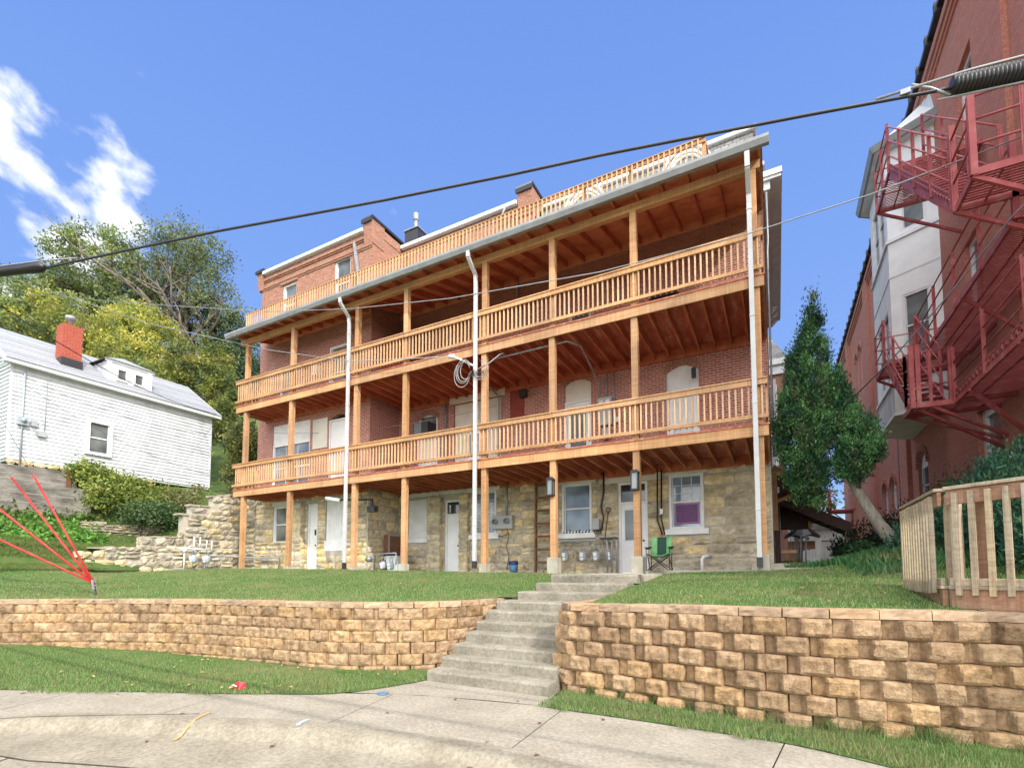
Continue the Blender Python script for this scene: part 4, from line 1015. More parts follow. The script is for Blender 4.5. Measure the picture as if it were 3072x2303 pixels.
# ================================================================== foliage tools
def leaves(name, blobs, n, size, pal, mat, parent=None, clump=.35, shell=.55, per=26, flat=0.0, stuff=False, droop=0, zsq=1.0, spray=False):
    """leaf quads gathered in clumps spread through ellipsoids (x,y,z,rx,ry,rz,weight)"""
    B = np.array(blobs, float); wgt = B[:, 6]/B[:, 6].sum(); nc = max(6, n//per)
    bi = rng.choice(len(B), nc, p=wgt); d = rng.normal(size=(nc, 3)); d /= np.linalg.norm(d, axis=1)[:, None]
    rad = np.where(rng.random(nc) < shell, rng.uniform(.78, 1.04, nc), rng.random(nc)**.45)
    C = B[bi, :3]+d*B[bi, 3:6]*rad[:, None]
    k = rng.integers(0, nc, n); g = rng.normal(size=(n, 3))*clump*rng.uniform(.6, 1.2, (n, 1)); g[:, 2] *= .75*zsq
    P = C[k]+g; P[:, 2] -= droop*np.linalg.norm(g[:, :2], axis=1)
    a = rng.normal(size=(n, 3)); a[:, 2] *= (1-flat)
    if spray: a = a*.55+d[k]*.55; a[:, 2] += .85
    a /= np.linalg.norm(a, axis=1)[:, None]
    b_ = rng.normal(size=(n, 3)); b_ -= a*(a*b_).sum(1)[:, None]; b_ /= np.linalg.norm(b_, axis=1)[:, None]
    s = size*rng.uniform(.55, 1.25, n)[:, None]; a *= s; b_ *= s*(.34 if spray else .55)
    V = np.stack([P-a, P-b_*.9+a*.1, P+a, P+b_*.9+a*.1], 1).reshape(-1, 3)
    F = np.arange(4*n).reshape(n, 4); pal = np.array(pal); cc = pal[rng.integers(0, len(pal), nc)]*rng.uniform(.75, 1.25, (nc, 1))
    c = np.clip(cc[k]*rng.uniform(.75, 1.28, (n, 1)), 0, 1)
    o = raw_mesh(name, V, F, mat, parent, cols=c)
    if stuff: o['kind'] = 'stuff'
    return o
def branch_mesh(mb, p, d, L, r, depth, spread=.6, up=.15):
    pts = [Vector(p)]; dd = Vector(d).normalized(); n_ = 5
    for i in range(n_):
        dd = (dd+Vector((random.gauss(0, .16), random.gauss(0, .16), random.gauss(up*.3, .1)))).normalized(); pts.append(pts[-1]+dd*L/n_)
    mb.tube(pts, [r*(1-.55*i/n_) for i in range(n_+1)], 6 if r > .04 else 4)
    if depth > 0:
        for k in range(random.randint(2, 4)):
            i = random.randint(2, n_); q = pts[i]; nd = (dd+Vector((random.gauss(0, spread), random.gauss(0, spread), random.gauss(up, .3)))).normalized()
            branch_mesh(mb, q, nd, L*random.uniform(.5, .75), r*(.5 if i > 3 else .45), depth-1, spread, up)
def tree(name, base, top, r, blobs, n, size, pal, label, group=None, clump=.5, per=26, depth=3, limbs=5, bark='bark', shell=.5):
    t = thing(name, base, label, 'tree', group); mb = MB(); b0 = Vector(base); t0 = Vector(top); pts = []
    for i in range(8):
        f = i/7; pts.append(b0.lerp(t0, f)+Vector((math.sin(f*5+b0.x), math.cos(f*4+b0.y), 0))*r*.8*f)
    mb.tube(pts, [r*(1.25 if i == 0 else 1-.6*i/7) for i in range(8)], 9)
    for k in range(limbs):
        i = random.randint(3, 7); bl = random.choice(blobs); tgt = Vector(bl[:3])+Vector((random.gauss(0, bl[3]*.4), random.gauss(0, bl[4]*.4), random.gauss(0, bl[5]*.4))); d = tgt-pts[i]
        branch_mesh(mb, pts[i], d, max(.5, d.length*.62), r*.42, depth-1)
    mb.build('trunk', M[bark], t)
    leaves('crown', blobs, n, size, pal, M['leaf'], t, clump, shell, per)
    return t

# ================================================================== red brick building on the right
XR = 5.0
FR = Fr((XR, 0), (0, 1), (-1, 0))
rb = thing('brick_building', (7, 20, 1.6), 'tall red painted brick building with a white bay, rising behind the fire escape', 'building')
hr = [(16.45, 18.05, 3.6, 6.05), (23.2, 24.6, 4.2, 6.25), (28.75, 29.9, 4.6, 6.2), (30.7, 31.9, 4.6, 6.2), (17.0, 18.3, 8.9, 11.0), (16.95, 18.2, 13.6, 16.1), (37.0, 37.9, 12.6, 16.0), (38.5, 39.4, 12.6, 16.0)]
b = MB(); holed_wall(b, FR, 12.6, 48.6, 1.0, 18.8, hr, depth=.28)
b.quad((XR, 12.6, 14.3), (XR+14, 12.6, 14.3), (XR+14, 12.6, 18.8), (XR, 12.6, 18.8)); b.quad((XR, 48.6, 1), (XR+14, 48.6, 1), (XR+14, 48.6, 18.8), (XR, 48.6, 18.8))
b.box(XR, XR+14, 7.45, 12.6, 1.0, 14.3)
# brick piers and corbel courses
for y0, y1, z1, t in ((25.6, 27.0, 18.3, .16), (33.5, 34.6, 18.3, .16), (42, 43.1, 18.3, .16), (14.7, 15.9, 18.3, .12)): b.fbox(FR, y0, y1, 0, t, 1.0, z1)
for z0, z1, t in ((17.9, 18.05, .05), (18.05, 18.25, .10), (18.25, 18.5, .16)): b.fbox(FR, 12.6, 48.6, 0, t, z0, z1)
wl = b.build('brick_wall', M['brick_right'], rb)
b = MB(); b.box(XR-.24, XR+14, 12.5, 48.7, 18.8, 18.94); b.box(XR-.05, XR+14, 7.4, 12.6, 14.3, 14.42)
for y in np.arange(13, 48.5, 1.1): b.box(XR-.30, XR-.1, y, y+.16, 18.66, 18.98)
b.build('parapet_coping', M['dark'], rb)
def archwin(u0, u1, z0, z1, rise):
    w_ = win(rb, FR, u0, u1, z0, z1-rise, 'glass', dep=.2, fw=.10)
    h = MB(); cx = (u0+u1)/2; hw = (u1-u0)/2
    arc = [(cx+hw*math.cos(a), z1-rise+rise*math.sin(a)) for a in np.linspace(0, math.pi, 13)]
    h.prism([(u1, z1-rise+.003), (u1, z1-rise+.004)]+arc[1:-1]+[(u0, z1-rise+.003)], FR, -.20, -.12); h.build('arch_panel', M['white'], w_)
    a = MB(); up = [(cx+hw*math.cos(t), z1-rise+rise*math.sin(t)) for t in np.linspace(math.pi, 0, 13)]
    a.prism(up[:7]+[(cx, z1+.02), (u0, z1+.02)], FR, -.26, -.002); a.prism(up[6:]+[(u1, z1+.02), (cx, z1+.02)], FR, -.26, -.002); a.build('arch_spandrel', M['brick_right'], rb)
    c = MB()
    for t in np.linspace(0, math.pi, 15):
        p0 = FR.p(cx+(hw+.02)*math.cos(t), .03, z1-rise+(rise+.02)*math.sin(t)); p1 = FR.p(cx+(hw+.24)*math.cos(t), .03, z1-rise+(rise+.22)*math.sin(t)); c.bar(p0, p1, .09, .09)
    c.build('brick_arch', M['brick_right'], rb); return w_
for h, ri in ((hr[1], .5), (hr[2], .45), (hr[3], .45), (hr[6], .35), (hr[7], .35)): archwin(*h, ri)
win(rb, FR, *hr[0], dep=.22, fw=.22, glass='glassgrey'); win(rb, FR, *hr[4], dep=.22, fw=.12); win(rb, FR, *hr[5], dep=.22, fw=.12)
b = MB(); b.tube([(XR-.06, 15.75, 9), (XR-.06, 15.75, 1.9)], .035, 8); b.build('white_pipe', M['white'], rb)
b = MB(); b.tube([(XR-.04, 15.35, 9), (XR-.04, 15.35, 1.9)], .02, 6); b.tube([(XR-.04, 27.3, 8), (XR-.04, 27.3, 2)], .10, 8); b.build('dark_pipe', M['dark'], rb)
# white bay
BA = [(5.0, 20.4), (3.76, 21.1), (3.77, 24.3), (5.0, 25.2)]
def bayring(z, o=0.0):
    return [(5.02, 20.4-o*1.2, z), (3.76-o, 21.1-o*.6, z), (3.77-o, 24.3+o*.6, z), (5.02, 25.2+o*1.2, z)]
b = MB(); lo = bayring(7.05); hi = bayring(16.5)
F1 = Fr(BA[0], (BA[1][0]-BA[0][0], BA[1][1]-BA[0][1]), (-.7, -1.24)); F2 = Fr(BA[1], (BA[2][0]-BA[1][0], BA[2][1]-BA[1][1]), (-1, 0))
h1 = [(.30, 1.10, 8.9, 11.15), (.30, 1.05, 13.4, 15.7)]; h2 = [(.5, 2.6, 8.45, 11.0), (.5, 2.6, 13.5, 15.7)]
holed_wall(b, F1, 0, 1.424, 7.05, 16.5, h1, depth=.14); holed_wall(b, F2, 0, 3.2, 7.05, 16.5, h2, depth=.14)
b.quad(lo[2], lo[3], hi[3], hi[2]); b.add(lo, [(0, 1, 2, 3)]); bay = b.build('bay', M['stucco'], rb)
b = MB()
for z0, z1, o in ((7.02, 7.12, .05), (8.18, 8.30, .07), (13.16, 13.30, .07), (11.9, 11.96, .02)):
    a = bayring(z0, o); c = bayring(z1, o*.6); b = MB(); b.add(a+c, [(0, 1, 5, 4), (1, 2, 6, 5), (2, 3, 7, 6), (0, 3, 2, 1), (4, 5, 6, 7)]); b.build('bay_band', M['gatewhite'], bay)
b = MB(); a = bayring(7.13, .012); c = bayring(8.17, .012); b.add(a+c, [(0, 1, 5, 4), (1, 2, 6, 5), (2, 3, 7, 6)]); b.build('weathered_skirt', M['stuccow'], bay)
b = MB(); a = bayring(16.5, .28); c = bayring(16.66, .34); d = [(5.02, 20.6, 18.1), (4.9, 21.4, 18.1), (4.9, 24.1, 18.1), (5.02, 25, 18.1)]
b.add(a+c+d, [(0, 1, 5, 4), (1, 2, 6, 5), (2, 3, 7, 6), (0, 3, 2, 1), (4, 5, 9, 8), (5, 6, 10, 9), (6, 7, 11, 10), (8, 9, 10, 11)]); b.build('bay_roof', M['gatewhite'], bay)
b = MB(); a = bayring(16.52, .36); c = bayring(16.74, .44); b.add(a+c, [(0, 1, 5, 4), (1, 2, 6, 5), (2, 3, 7, 6), (0, 3, 2, 1), (4, 5, 6, 7)]); b.build('bay_gutter', M['gutter'], bay)
for h in h1: win(bay, F1, *h, dep=.1, fw=.08, glass='glassgrey')
for h in h2: win(bay, F2, h[0], (h[0]+h[1])/2-.02, h[2], h[3], dep=.1, fw=.08, glass='glass'); win(bay, F2, (h[0]+h[1])/2+.02, h[1], h[2], h[3], dep=.1, fw=.08, glass='glass')

# ================================================================== red fire escape
fe = thing('fire_escape', (4, 15, 5.7), 'red painted iron fire escape zigzagging up the brick wall beside the white bay', 'fire escape')
def landing(x0, x1, y0, y1, z, bars='x'):
    b = MB()
    for y in (y0, y1-.05): b.box(x0, x1, y, y+.05, z-.12, z)
    for x in (x0, x1-.05): b.box(x, x+.05, y0+.05, y1-.05, z-.12, z)
    o = b.build('landing_frame', M['escape'], fe)
    g = MB()
    if bars == 'x':
        y = y0+.09
        while y < y1-.07: g.box(x0+.05, x1-.05, y, y+.036, z-.02, z-.008); y += .075
        for x in np.arange(x0+.4, x1-.2, .55): g.box(x, x+.03, y0+.05, y1-.05, z-.05, z-.021)
    else:
        x = x0+.09
        while x < x1-.07: g.box(x, x+.036, y0+.05, y1-.05, z-.02, z-.008); x += .075
    g.build('grating', M['escape'], o); return o
def rail_run(a, b_, h=1.25, npost=3, rails=(.42, .85, 1.25), plate=False):
    a = Vector(a); b_ = Vector(b_); o = None
    m = MB()
    for r_ in rails: m.tube([a+Vector((0, 0, r_)), b_+Vector((0, 0, r_))], .019, 6)
    if plate:
        d = (b_-a); L_ = d.length
        m.bar(a+Vector((0, 0, .17)), b_+Vector((0, 0, .17)), .012, .05); m.bar(a+Vector((0, 0, .03)), b_+Vector((0, 0, .03)), .012, .05)
        for k in range(int(L_/.22)): q = a+d*((k+.5)*.22/L_); m.bar(q, q+Vector((0, 0, .17)), .012, .06)
    o = m.build('railing', M['escape'], fe)
    for k in range(npost):
        p = a.lerp(b_, k/(npost-1)); q = MB(); q.bar(p-Vector((0, 0, .1)), p+Vector((0, 0, h+.02)), .065, .03); q.bar(p-Vector((0, 0, .1)), p+Vector((0, 0, h)), .02, .06); q.build('rail_post', M['escape'], o)
    return o
def flight(x0, x1, ya, za, yb, zb_):
    n_ = max(3, int(abs(zb_-za)/.2))
    for x in (x0, x1): s = MB(); s.bar((x, ya, za-.08), (x, yb, zb_-.08), .035, .2); o = s.build('stringer', M['escape'], fe)
    for k in range(n_):
        t = (k+.5)/n_; y = ya+(yb-ya)*t; z = za+(zb_-za)*t; q = MB()
        for j in range(5): q.box(x0+.02, x1-.02, y-.12+.055*j, y-.12+.055*j+.032, z-.012, z+.008)
        q.build('step', M['escape'], o)
    return o
landing(3.0, 4.95, 15.05, 16.0, 5.72); landing(3.8, 4.95, 9.3, 15.04, 5.72)
flight(3.03, 3.72, 15.5, 5.85, 18.0, 7.85); landing(3.0, 4.95, 18.0, 19.4, 7.92); landing(3.8, 4.95, 11.34, 17.99, 7.84)
landing(3.0, 4.95, 10.35, 11.33, 8.2); flight(3.03, 3.72, 11.4, 8.3, 16.25, 12.55); landing(3.0, 4.95, 16.3, 18.15, 12.7)
rail_run((3.8, 15.0, 5.72), (3.8, 9.3, 5.72), npost=4, plate=True)
rail_run((3.0, 15.07, 5.72), (3.75, 15.07, 5.72), npost=3); rail_run((3.0, 15.1, 5.72), (3.0, 15.6, 5.85), npost=2)
rail_run((3.0, 15.6, 5.9), (3.0, 18.0, 7.87), npost=3, plate=True); rail_run((3.75, 15.8, 6.05), (3.75, 18.0, 7.87), npost=3)
rail_run((3.0, 18.05, 7.92), (3.0, 19.35, 7.92), npost=2); rail_run((3.0, 19.38, 7.92), (4.9, 19.38, 7.92), npost=3)
rail_run((3.8, 17.9, 7.84), (3.8, 11.4, 7.84), npost=5)
rail_run((3.0, 10.38, 8.2), (4.9, 10.38, 8.2), npost=4); rail_run((3.0, 10.4, 8.2), (3.0, 11.3, 8.2), npost=2)
rail_run((3.0, 11.4, 8.3), (3.0, 16.25, 12.6), npost=5, plate=True); rail_run((3.75, 11.6, 8.4), (3.75, 16.25, 12.6), npost=4)
rail_run((3.0, 16.3, 12.7), (3.0, 18.1, 12.7), npost=3); rail_run((3.0, 18.12, 12.7), (4.9, 18.12, 12.7), npost=3)
for x, y, z, yw, zw in ((3.0, 15.08, 5.66, 16.2, 4.66), (3.0, 15.95, 5.66, 16.2, 4.9), (3.4, 15.1, 5.6, 15.7, 4.8), (3.8, 14.0, 5.6, 14.6, 4.5), (3.8, 11.5, 5.6, 11.9, 4.5), (3.0, 18.05, 7.8, 18.3, 6.6), (3.0, 19.35, 7.8, 19.5, 6.6), (3.0, 10.4, 8.1, 10.7, 6.9), (3.0, 11.3, 8.1, 11.5, 6.9), (3.8, 14.2, 7.75, 14.4, 6.7), (3.0, 16.35, 12.6, 16.4, 11.4), (3.0, 18.1, 12.6, 18.2, 11.4)):
    q = MB(); q.bar((x, y, z), (4.98, yw, zw), .06, .07); q.build('bracket', M['escape'], fe)
for x, y, z0, z1 in ((3.02, 15.03, 5.6, 7.15), (3.14, 15.03, 5.6, 7.15), (3.02, 11.33, 8.1, 9.75), (3.02, 10.36, 8.1, 9.6), (3.8, 11.3, 7.7, 9.2)):
    q = MB(); q.box(x-.045, x+.045, y-.02, y+.02, z0, z1); q.build('corner_post', M['escape'], fe)

# ================================================================== wooden fence on the right retaining wall
fc = thing('picket_railing', (1.57, 6.8, 1.25), 'weathered wooden slat railing standing on the near block wall at the right', 'railing')
def fence(a, b_, z0, sp, wd, t, npanel_red=None):
    a = Vector((*a, 0)); b_ = Vector((*b_, 0)); d = (b_-a); L_ = d.length; U = d.normalized(); fr = Fr(a, U, (U.y, -U.x))
    for nm, args, mt in (('top_rail', (0, L_, -.03, .07, z0+1.235, z0+1.27), 'fence'), ('rail_board', (0.01, L_-.01, 0, .038, z0+1.08, z0+1.233), 'fencered'), ('bottom_rail', (.01, L_-.01, 0, .038, z0+.235, z0+.31), 'fence'), ('skirt_board', (.01, L_-.01, -.02, .03, z0+.0, z0+.195), 'fencered'), ('skirt_ledge', (.0, L_, -.02, .05, z0+.197, z0+.232), 'fence')):
        m = MB(); m.fbox(fr, *args); m.build(nm, M[mt], fc, .004)
    u = .10
    while u < L_-.05:
        m = MB(); k = random.uniform(-.006, .006); m.fbox(fr, u-wd/2, u+wd/2, .04, .04+t, z0+.14+k, z0+1.2+k); m.build('picket', M['fence'], fc, .004); u += sp
    for u in (.0, L_-.09):
        m = MB(); m.fbox(fr, u+.005, u+.085, -.10, -.025, z0, z0+1.2); m.build('fence_post', M['fence'], fc, .004)
fence((1.57, 8.5), (1.57, 6.82), 1.25, .128, .042, .045)
fence((1.60, 6.78), (3.9, 4.85), 1.25, .138, .046, .046)
m = MB(); f_ = Fr((1.6, 6.78), (2.3, -1.93), (-1.93, -2.3)); m.fbox(f_, .16, .29, -.14, -.10, 1.47, 2.34); m.build('red_post', M['fencered'], fc)
m = MB(); m.fbox(f_, .3, 2.9, -.9, -.8, 1.3, 1.62); pl = m.build('planter_box', M['oldconc']); tag(pl, 'low grey planter edge behind the near slats of the wooden railing', 'planter')

# ================================================================== leaning evergreen and bushes in the alley
ev = thing('arborvitae', (2.72, 15.3, 1.9), 'tall leaning evergreen with a bare pale trunk between the two brick buildings', 'tree')
mb = MB(); mb.tube([(2.85, 15.35, 1.75), (2.62, 15.25, 2.25), (2.3, 15.15, 2.75), (2.0, 15.05, 3.3), (1.74, 15, 3.9), (1.62, 15, 4.4), (1.4, 15, 5.2), (1.15, 15, 7)], [.24, .18, .15, .125, .11, .10, .08, .03], 10)
mb.tube([(2.5, 15.2, 2.45), (2.42, 15.1, 2.75), (2.25, 15.0, 2.9)], [.08, .05, .03], 6); mb.tube([(1.85, 14.95, 3.7), (1.8, 14.7, 4.1), (1.85, 14.6, 4.35)], [.04, .035, .05], 6)
for k in range(14): branch_mesh(mb, (1.5-.03*k, 15, 4.2+.25*k), (random.gauss(0, 1), random.gauss(0, 1), .4), .38, .018, 0)
mb.build('trunk', M['palebark'], ev)
EP = [(.045, .135, .055), (.07, .19, .07), (.11, .26, .09), (.03, .09, .045), (.14, .30, .11), (.02, .06, .035), (.09, .13, .06)]
bl = []
for z, r_, cx in ((3.85, .34, .80), (4.1, .46, .76), (4.5, .60, .70), (5.05, .66, .72), (5.6, .68, .74), (6.15, .64, .78), (6.65, .56, .84), (7.2, .48, .88), (7.75, .34, .95), (8.25, .2, 1.0), (8.65, .09, 1.02)): bl.append((cx, 15, z, r_, r_, .42, r_**2+.05))
for z, r_, cx in ((4.3, .38, 1.72), (4.7, .48, 1.88), (5.1, .36, 2.0), (5.45, .3, 1.62), (5.95, .25, 1.5), (6.4, .2, 1.42)): bl.append((cx, 14.8, z, r_, r_, .36, r_**2+.1))
leaves('crown', bl, 76000, .05, EP, M['needle'], ev, clump=.085, shell=.86, per=120, zsq=1.9, spray=True)
def bush(name, blobs, n, size, pal, label, base, clump=.12, stems=True, cat='bush', mat='needle'):
    t = thing(name, base, label, cat); s = MB()
    for k in range(7):
        bb = random.choice(blobs); s.tube([(base[0]+random.gauss(0, .12), base[1]+random.gauss(0, .12), base[2]-.1), ((base[0]+bb[0])/2, (base[1]+bb[1])/2, (base[2]+bb[2])/2+.1), (bb[0], bb[1], bb[2]+bb[5]*.5)], [.03, .02, .008], 5)
    s.build('stem', M['bark'], t); leaves('foliage', blobs, n, size, pal, M[mat], t, clump, .7, 40, spray=(mat == 'needle'), zsq=1.4 if mat == 'needle' else 1); return t
bush('yew_bush', [(2.9, 18.2, 2.4, 1.1, 1.3, .9, 3), (2.1, 17.6, 2.2, .6, .8, .7, 1), (3.6, 19, 2.8, 1, 1, .8, 2)], 9000, .06, [(.012, .035, .02), (.02, .05, .025), (.015, .03, .02)], 'dark rounded yew bush behind the leaning evergreen trunk', (2.9, 18.2, 1.9))
bush('juniper_bush', [(2.9, 12.2, 2.3, .55, .9, .75, 2), (3.3, 11.0, 2.6, .6, .9, .85, 2), (3.4, 9.4, 2.3, .6, .9, .8, 2), (2.5, 13.2, 2.1, .35, .6, .5, 1), (3.9, 12, 2.9, .6, 1.0, 1.0, 2)], 34000, .05, [(.03, .10, .06), (.045, .13, .075), (.02, .07, .05), (.07, .15, .07)], 'feathery blue green juniper behind the wooden railing by the brick wall', (3.2, 11, 1.8), .10)
bush('climbing_plant', [(4.3, 17.5, 3.6, .3, 1.6, .7, 2), (4.4, 19.5, 3.3, .3, 1.2, .6, 1), (4.2, 15.5, 3.2, .4, .9, .6, 1)], 4200, .04, [(.06, .12, .04), (.09, .14, .05), (.13, .14, .06)], 'loose straggly plant growing up the brick wall below the rectangular window', (4.4, 17.5, 2), .22, mat='leaf')

# ================================================================== hillside on the left
def hz(x, y):
    a = max(0.0, -20.5-x)
    front = float(np.interp(a, [0, .25, .5, 2.3, 2.6, 3.3, 3.6, 3.9, 4.2, 4.6, 5.0, 12, 20, 32, 50, 90], [1.7, 1.9, 2.42, 2.75, 3.3, 3.6, 3.7, 4.5, 4.7, 5.2, 5.6, 6.1, 9.5, 16, 22, 26]))
    front = front+(.3*sm((8-y)/2) if a < .6 else 0)
    back = float(np.interp(a, [0, .2, 4, 12, 20, 32, 50, 90], [4.85, 4.9, 5.6, 6.6, 10, 17, 23, 27]))+max(0, y-15)*.30
    t = sm((y-11.0)/2.2) if a > .15 else 0
    if a <= .15: return 1.7 if y < 13.4 else back
    return front*(1-t)+back*t+.12*math.sin(x*1.3)*math.sin(y*.9)*(a > 5)
xs2 = np.r_[np.arange(-100, -34, 3.0), np.arange(-34, -19.8, .28)]; ys2 = np.r_[np.arange(-12, 3, 1.5), np.arange(3, 18, .3), np.arange(18, 100, 4.0)]
struct(gridmesh('hillside', xs2, ys2, hz, lambda x, y: x < -20.55 or (x < -19.9 and y > 13.5), M['lawn']))
pts = [(x, y, hz(x, y)) for x, y in zip(rng.uniform(-23.1, -20.75, 60000), rng.uniform(4.5, 13, 60000))]
pts += [(x, y, max(hz(x, y), lawnz(x, y))+.03) for x, y in zip(rng.uniform(-23.5, -19.5, 70000), rng.uniform(2.5, 8.2, 70000))]
blades('grass', pts, .03, .09, [(.10, .19, .04), (.16, .22, .06), (.20, .22, .08), (.08, .15, .03)], .016)

# ---- rubble walls
def rubble_wall(name, fr, u0, u1, z0, ztop, label, rows, lens, prot=.09, group=None, mat='rubble', thick=.35, rough=.03):
    t = thing(name, fr.p((u0+u1)/2, 0, z0), label, 'stone wall', group)
    zt = ztop if callable(ztop) else (lambda u: ztop)
    core = MB(); n_ = 14
    for i in range(n_):
        a = u0+(u1-u0)*i/n_; b_ = u0+(u1-u0)*(i+1)/n_; z = min(zt(a), zt(b_))-.04
        core.fbox(fr, a, b_, -thick, -.002*(i % 2), z0-.2, z)
    core.build('wall_core', M['mortar'], t); st = MB()
    masonry(st, fr, u0, u1, z0-.1, max(zt(u0+(u1-u0)*i/20) for i in range(21)), (), rows, lens, prot, rough=rough, gap=.012, tones=[(1, .98, .92), (.8, .77, .72), (1.05, .99, .86), (.68, .66, .62), (1.1, .98, .72), (.9, .9, .9)], jitter=.03, ztop=zt)
    # end face and capping stones
    f2 = Fr(fr.p(u0, 0, 0)[:2], -fr.N, -fr.U); masonry(st, f2, 0, thick, z0-.1, zt(u0+.1)-.05, (), rows, (.15, .3), .04, rough=.02, jitter=.02, det=2)
    for i in range(int((u1-u0)/.4)):
        u = u0+.4*i; z = zt(u+.2)
        st.fbox(fr, u+.012, u+.39, -thick, prot*.6, z-.05, z+random.uniform(-.01, .03), (.8, .78, .74))
    st.build('laid_stone', M[mat], t); return t
fA = Fr((-20.9, 7.7), (.13, 1), (1, -.13))
rubble_wall('rubble_stone_wall', fA, 0, 5.2, 1.66, lambda u: float(np.interp(u, [0, .5, .55, 5.2], [2.3, 2.3, 2.5, 2.56])), 'low mortared rubble wall at the back of the left lawn, with gas meters at its end', (.14, .30), (.22, .6))
rubble_wall('stepped_stone_wall', Fr((-20.62, 9.6), (.03, 1), (1, -.03)), 0, 3.95, 1.75, lambda u: float(np.interp(u, [0, 1.2, 1.25, 1.55, 1.6, 2.25, 2.3, 3.95], [2.95, 3.02, 3.9, 3.95, 4.3, 4.35, 4.72, 5.05])), 'stone wall climbing in steps to the left corner of the apartment building', (.16, .32), (.25, .65))
rubble_wall('dry_stone_wall', Fr((-23.05, 8.7), (0, 1), (1, 0)), 0, 2.9, 2.75, lambda u: 3.45+.09*math.sin(u*4)+.08*u, 'short dry laid stone wall among the vines above the grassy slope', (.08, .17), (.22, .5), .10)
rubble_wall('stone_wall_return', Fr((-20.65, 13.52), (1, 0), (0, -1)), 0, .85, 1.6, 5.0, 'narrow stone return wall closing the gap at the left corner of the apartment building', (.16, .3), (.25, .5))
# ---- old concrete terrace walls under the white house
def conc(name, x, y0, y1, z0, z1a, z1b, label, thick=.3):
    t = thing(name, (x, (y0+y1)/2, z0), label, 'concrete wall'); b = MB(); k = 10; fr = Fr((x, 0), (0, 1), (1, 0))
    poly = [(y0, z0), (y1, z0)]+[(y1+(y0-y1)*i/k, z1b+(z1a-z1b)*i/k+random.uniform(-.02, .02)) for i in range(k+1)]
    b.prism(poly, fr, -thick, 0); b.build('wall_face', M['oldconc'], t)
    c = MB()
    for i in range(3): zz = z0+(z1a-z0)*(i+1)/4; c.fbox(fr, y0, y1, .0, .006, zz-.006, zz+.006)
    c.build('form_line', M['mortar'], t); return t
conc('concrete_wall', -23.98, 1.5, 9.35, 3.5, 4.82, 4.9, 'lower stained grey concrete terrace wall left of the vines')
conc('concrete_wall', -24.62, 1.5, 9.1, 4.7, 5.42, 5.62, 'upper weathered concrete wall just under the stone footing of the white house')
b = MB(); b.box(-24.62, -24.5, 8.75, 8.87, 4.9, 5.7); o = b.build('wooden_stump_post', M['rust']); tag(o, 'short dark wooden post at the end of the upper concrete wall', 'post')

# ================================================================== white clapboard house
wh = thing('clapboard_house', (-27.8, 10.8, 5.8), 'white clapboard house with a grey shingle roof and red chimney up on the hillside', 'house')
HX, HY0, HY1, HZ0, HZ1, HXB, RX, RZ = -25.0, 7.1, 14.55, 5.86, 9.56, -31, -27.9, 11.55
fh = Fr((HX, 0), (0, 1), (1, 0)); fg_ = Fr((0, HY0), (-1, 0), (0, -1))
b = MB(); b.box(HXB, HX-.03, HY0+.03, HY1-.03, HZ0-.1, HZ1); 
b.add([(HX-.03, HY0+.03, HZ1), (HXB, HY0+.03, HZ1), (RX, HY0+.03, RZ-.1)], [(0, 1, 2)]); b.add([(HX-.03, HY1-.03, HZ1), (HXB, HY1-.03, HZ1), (RX, HY1-.03, RZ-.1)], [(0, 1, 2)])
hw = b.build('house_wall', M['siding'], wh)
b = MB(); z = HZ0; wn = (9.43, 10.34, 6.50, 7.96)
while z < HZ1-.02:
    for a, c in free_spans(HY0, HY1, z, z+.15, [wn]): b.prism([(0, z-.01), (.045, z-.012), (.006, min(z+.15, HZ1)), (0, min(z+.15, HZ1))], Fr((HX-.028, a), (1, 0), (0, 1)), 0, c-a)
    b.prism([(0, z-.01), (.045, z-.012), (.006, z+.15), (0, z+.15)], Fr((HX, HY0+.028), (0, -1), (-1, 0)), 0, 6); z += .15
z = HZ1
while z < RZ-.3:
    t = (z-HZ1)/(RZ-HZ1); b.prism([(0, z-.01), (.045, z-.012), (.006, z+.15), (0, z+.15)], Fr((HX-(HX-RX)*t-.1, HY0+.028), (0, -1), (-1, 0)), 0, (HX-HXB)*(1-t)-.2); z += .15
b.box(HX-.06, HX+.012, HY1-.09, HY1+.012, HZ0, HZ1); b.box(HX-.06, HX+.012, HY0-.012, HY0+.07, HZ0, HZ1)
b.build('clapboards', M['siding'], hw)
win(wh, fh, *wn, n=.09, glass='glassgrey', trim=.05, fw=.12, dep=.1)
# roof with eave fascia
def slab(b, p, q, r_, s_, t=.1):
    n_ = (Vector(q)-Vector(p)).cross(Vector(s_)-Vector(p)).normalized()*t
    if n_.z < 0: n_ = -n_
    lo = [Vector(v) for v in (p, q, r_, s_)]; b.add([*lo, *[v+n_ for v in lo]], [(3, 2, 1, 0), (4, 5, 6, 7), (0, 1, 5, 4), (1, 2, 6, 5), (2, 3, 7, 6), (3, 0, 4, 7)])
b = MB(); e = .32; ze = HZ1-.12
slab(b, (HX+e, HY0-.25, ze), (HX+e, HY1+.25, ze), (RX, HY1+.25, RZ), (RX, HY0-.25, RZ)); slab(b, (HXB-e, HY0-.25, ze), (HXB-e, HY1+.25, ze), (RX, HY1+.25, RZ), (RX, HY0-.25, RZ))
rf = b.build('roof', M['shingle'], wh)
b = MB(); b.box(HX+e, HX+e+.025, HY0-.27, HY1+.27, ze-.07, ze+.11); b.box(HX, HX+e, HY0-.25, HY1+.25, ze-.05, ze-.02)
for y in (HY0-.27, HY1+.25): b.bar((HX+e, y+.01, ze+.02), (RX, y+.01, RZ+.02), .025, .17); b.bar((HXB-e, y+.01, ze+.02), (RX, y+.01, RZ+.02), .025, .17)
b.build('eave_fascia', M['white'], rf)
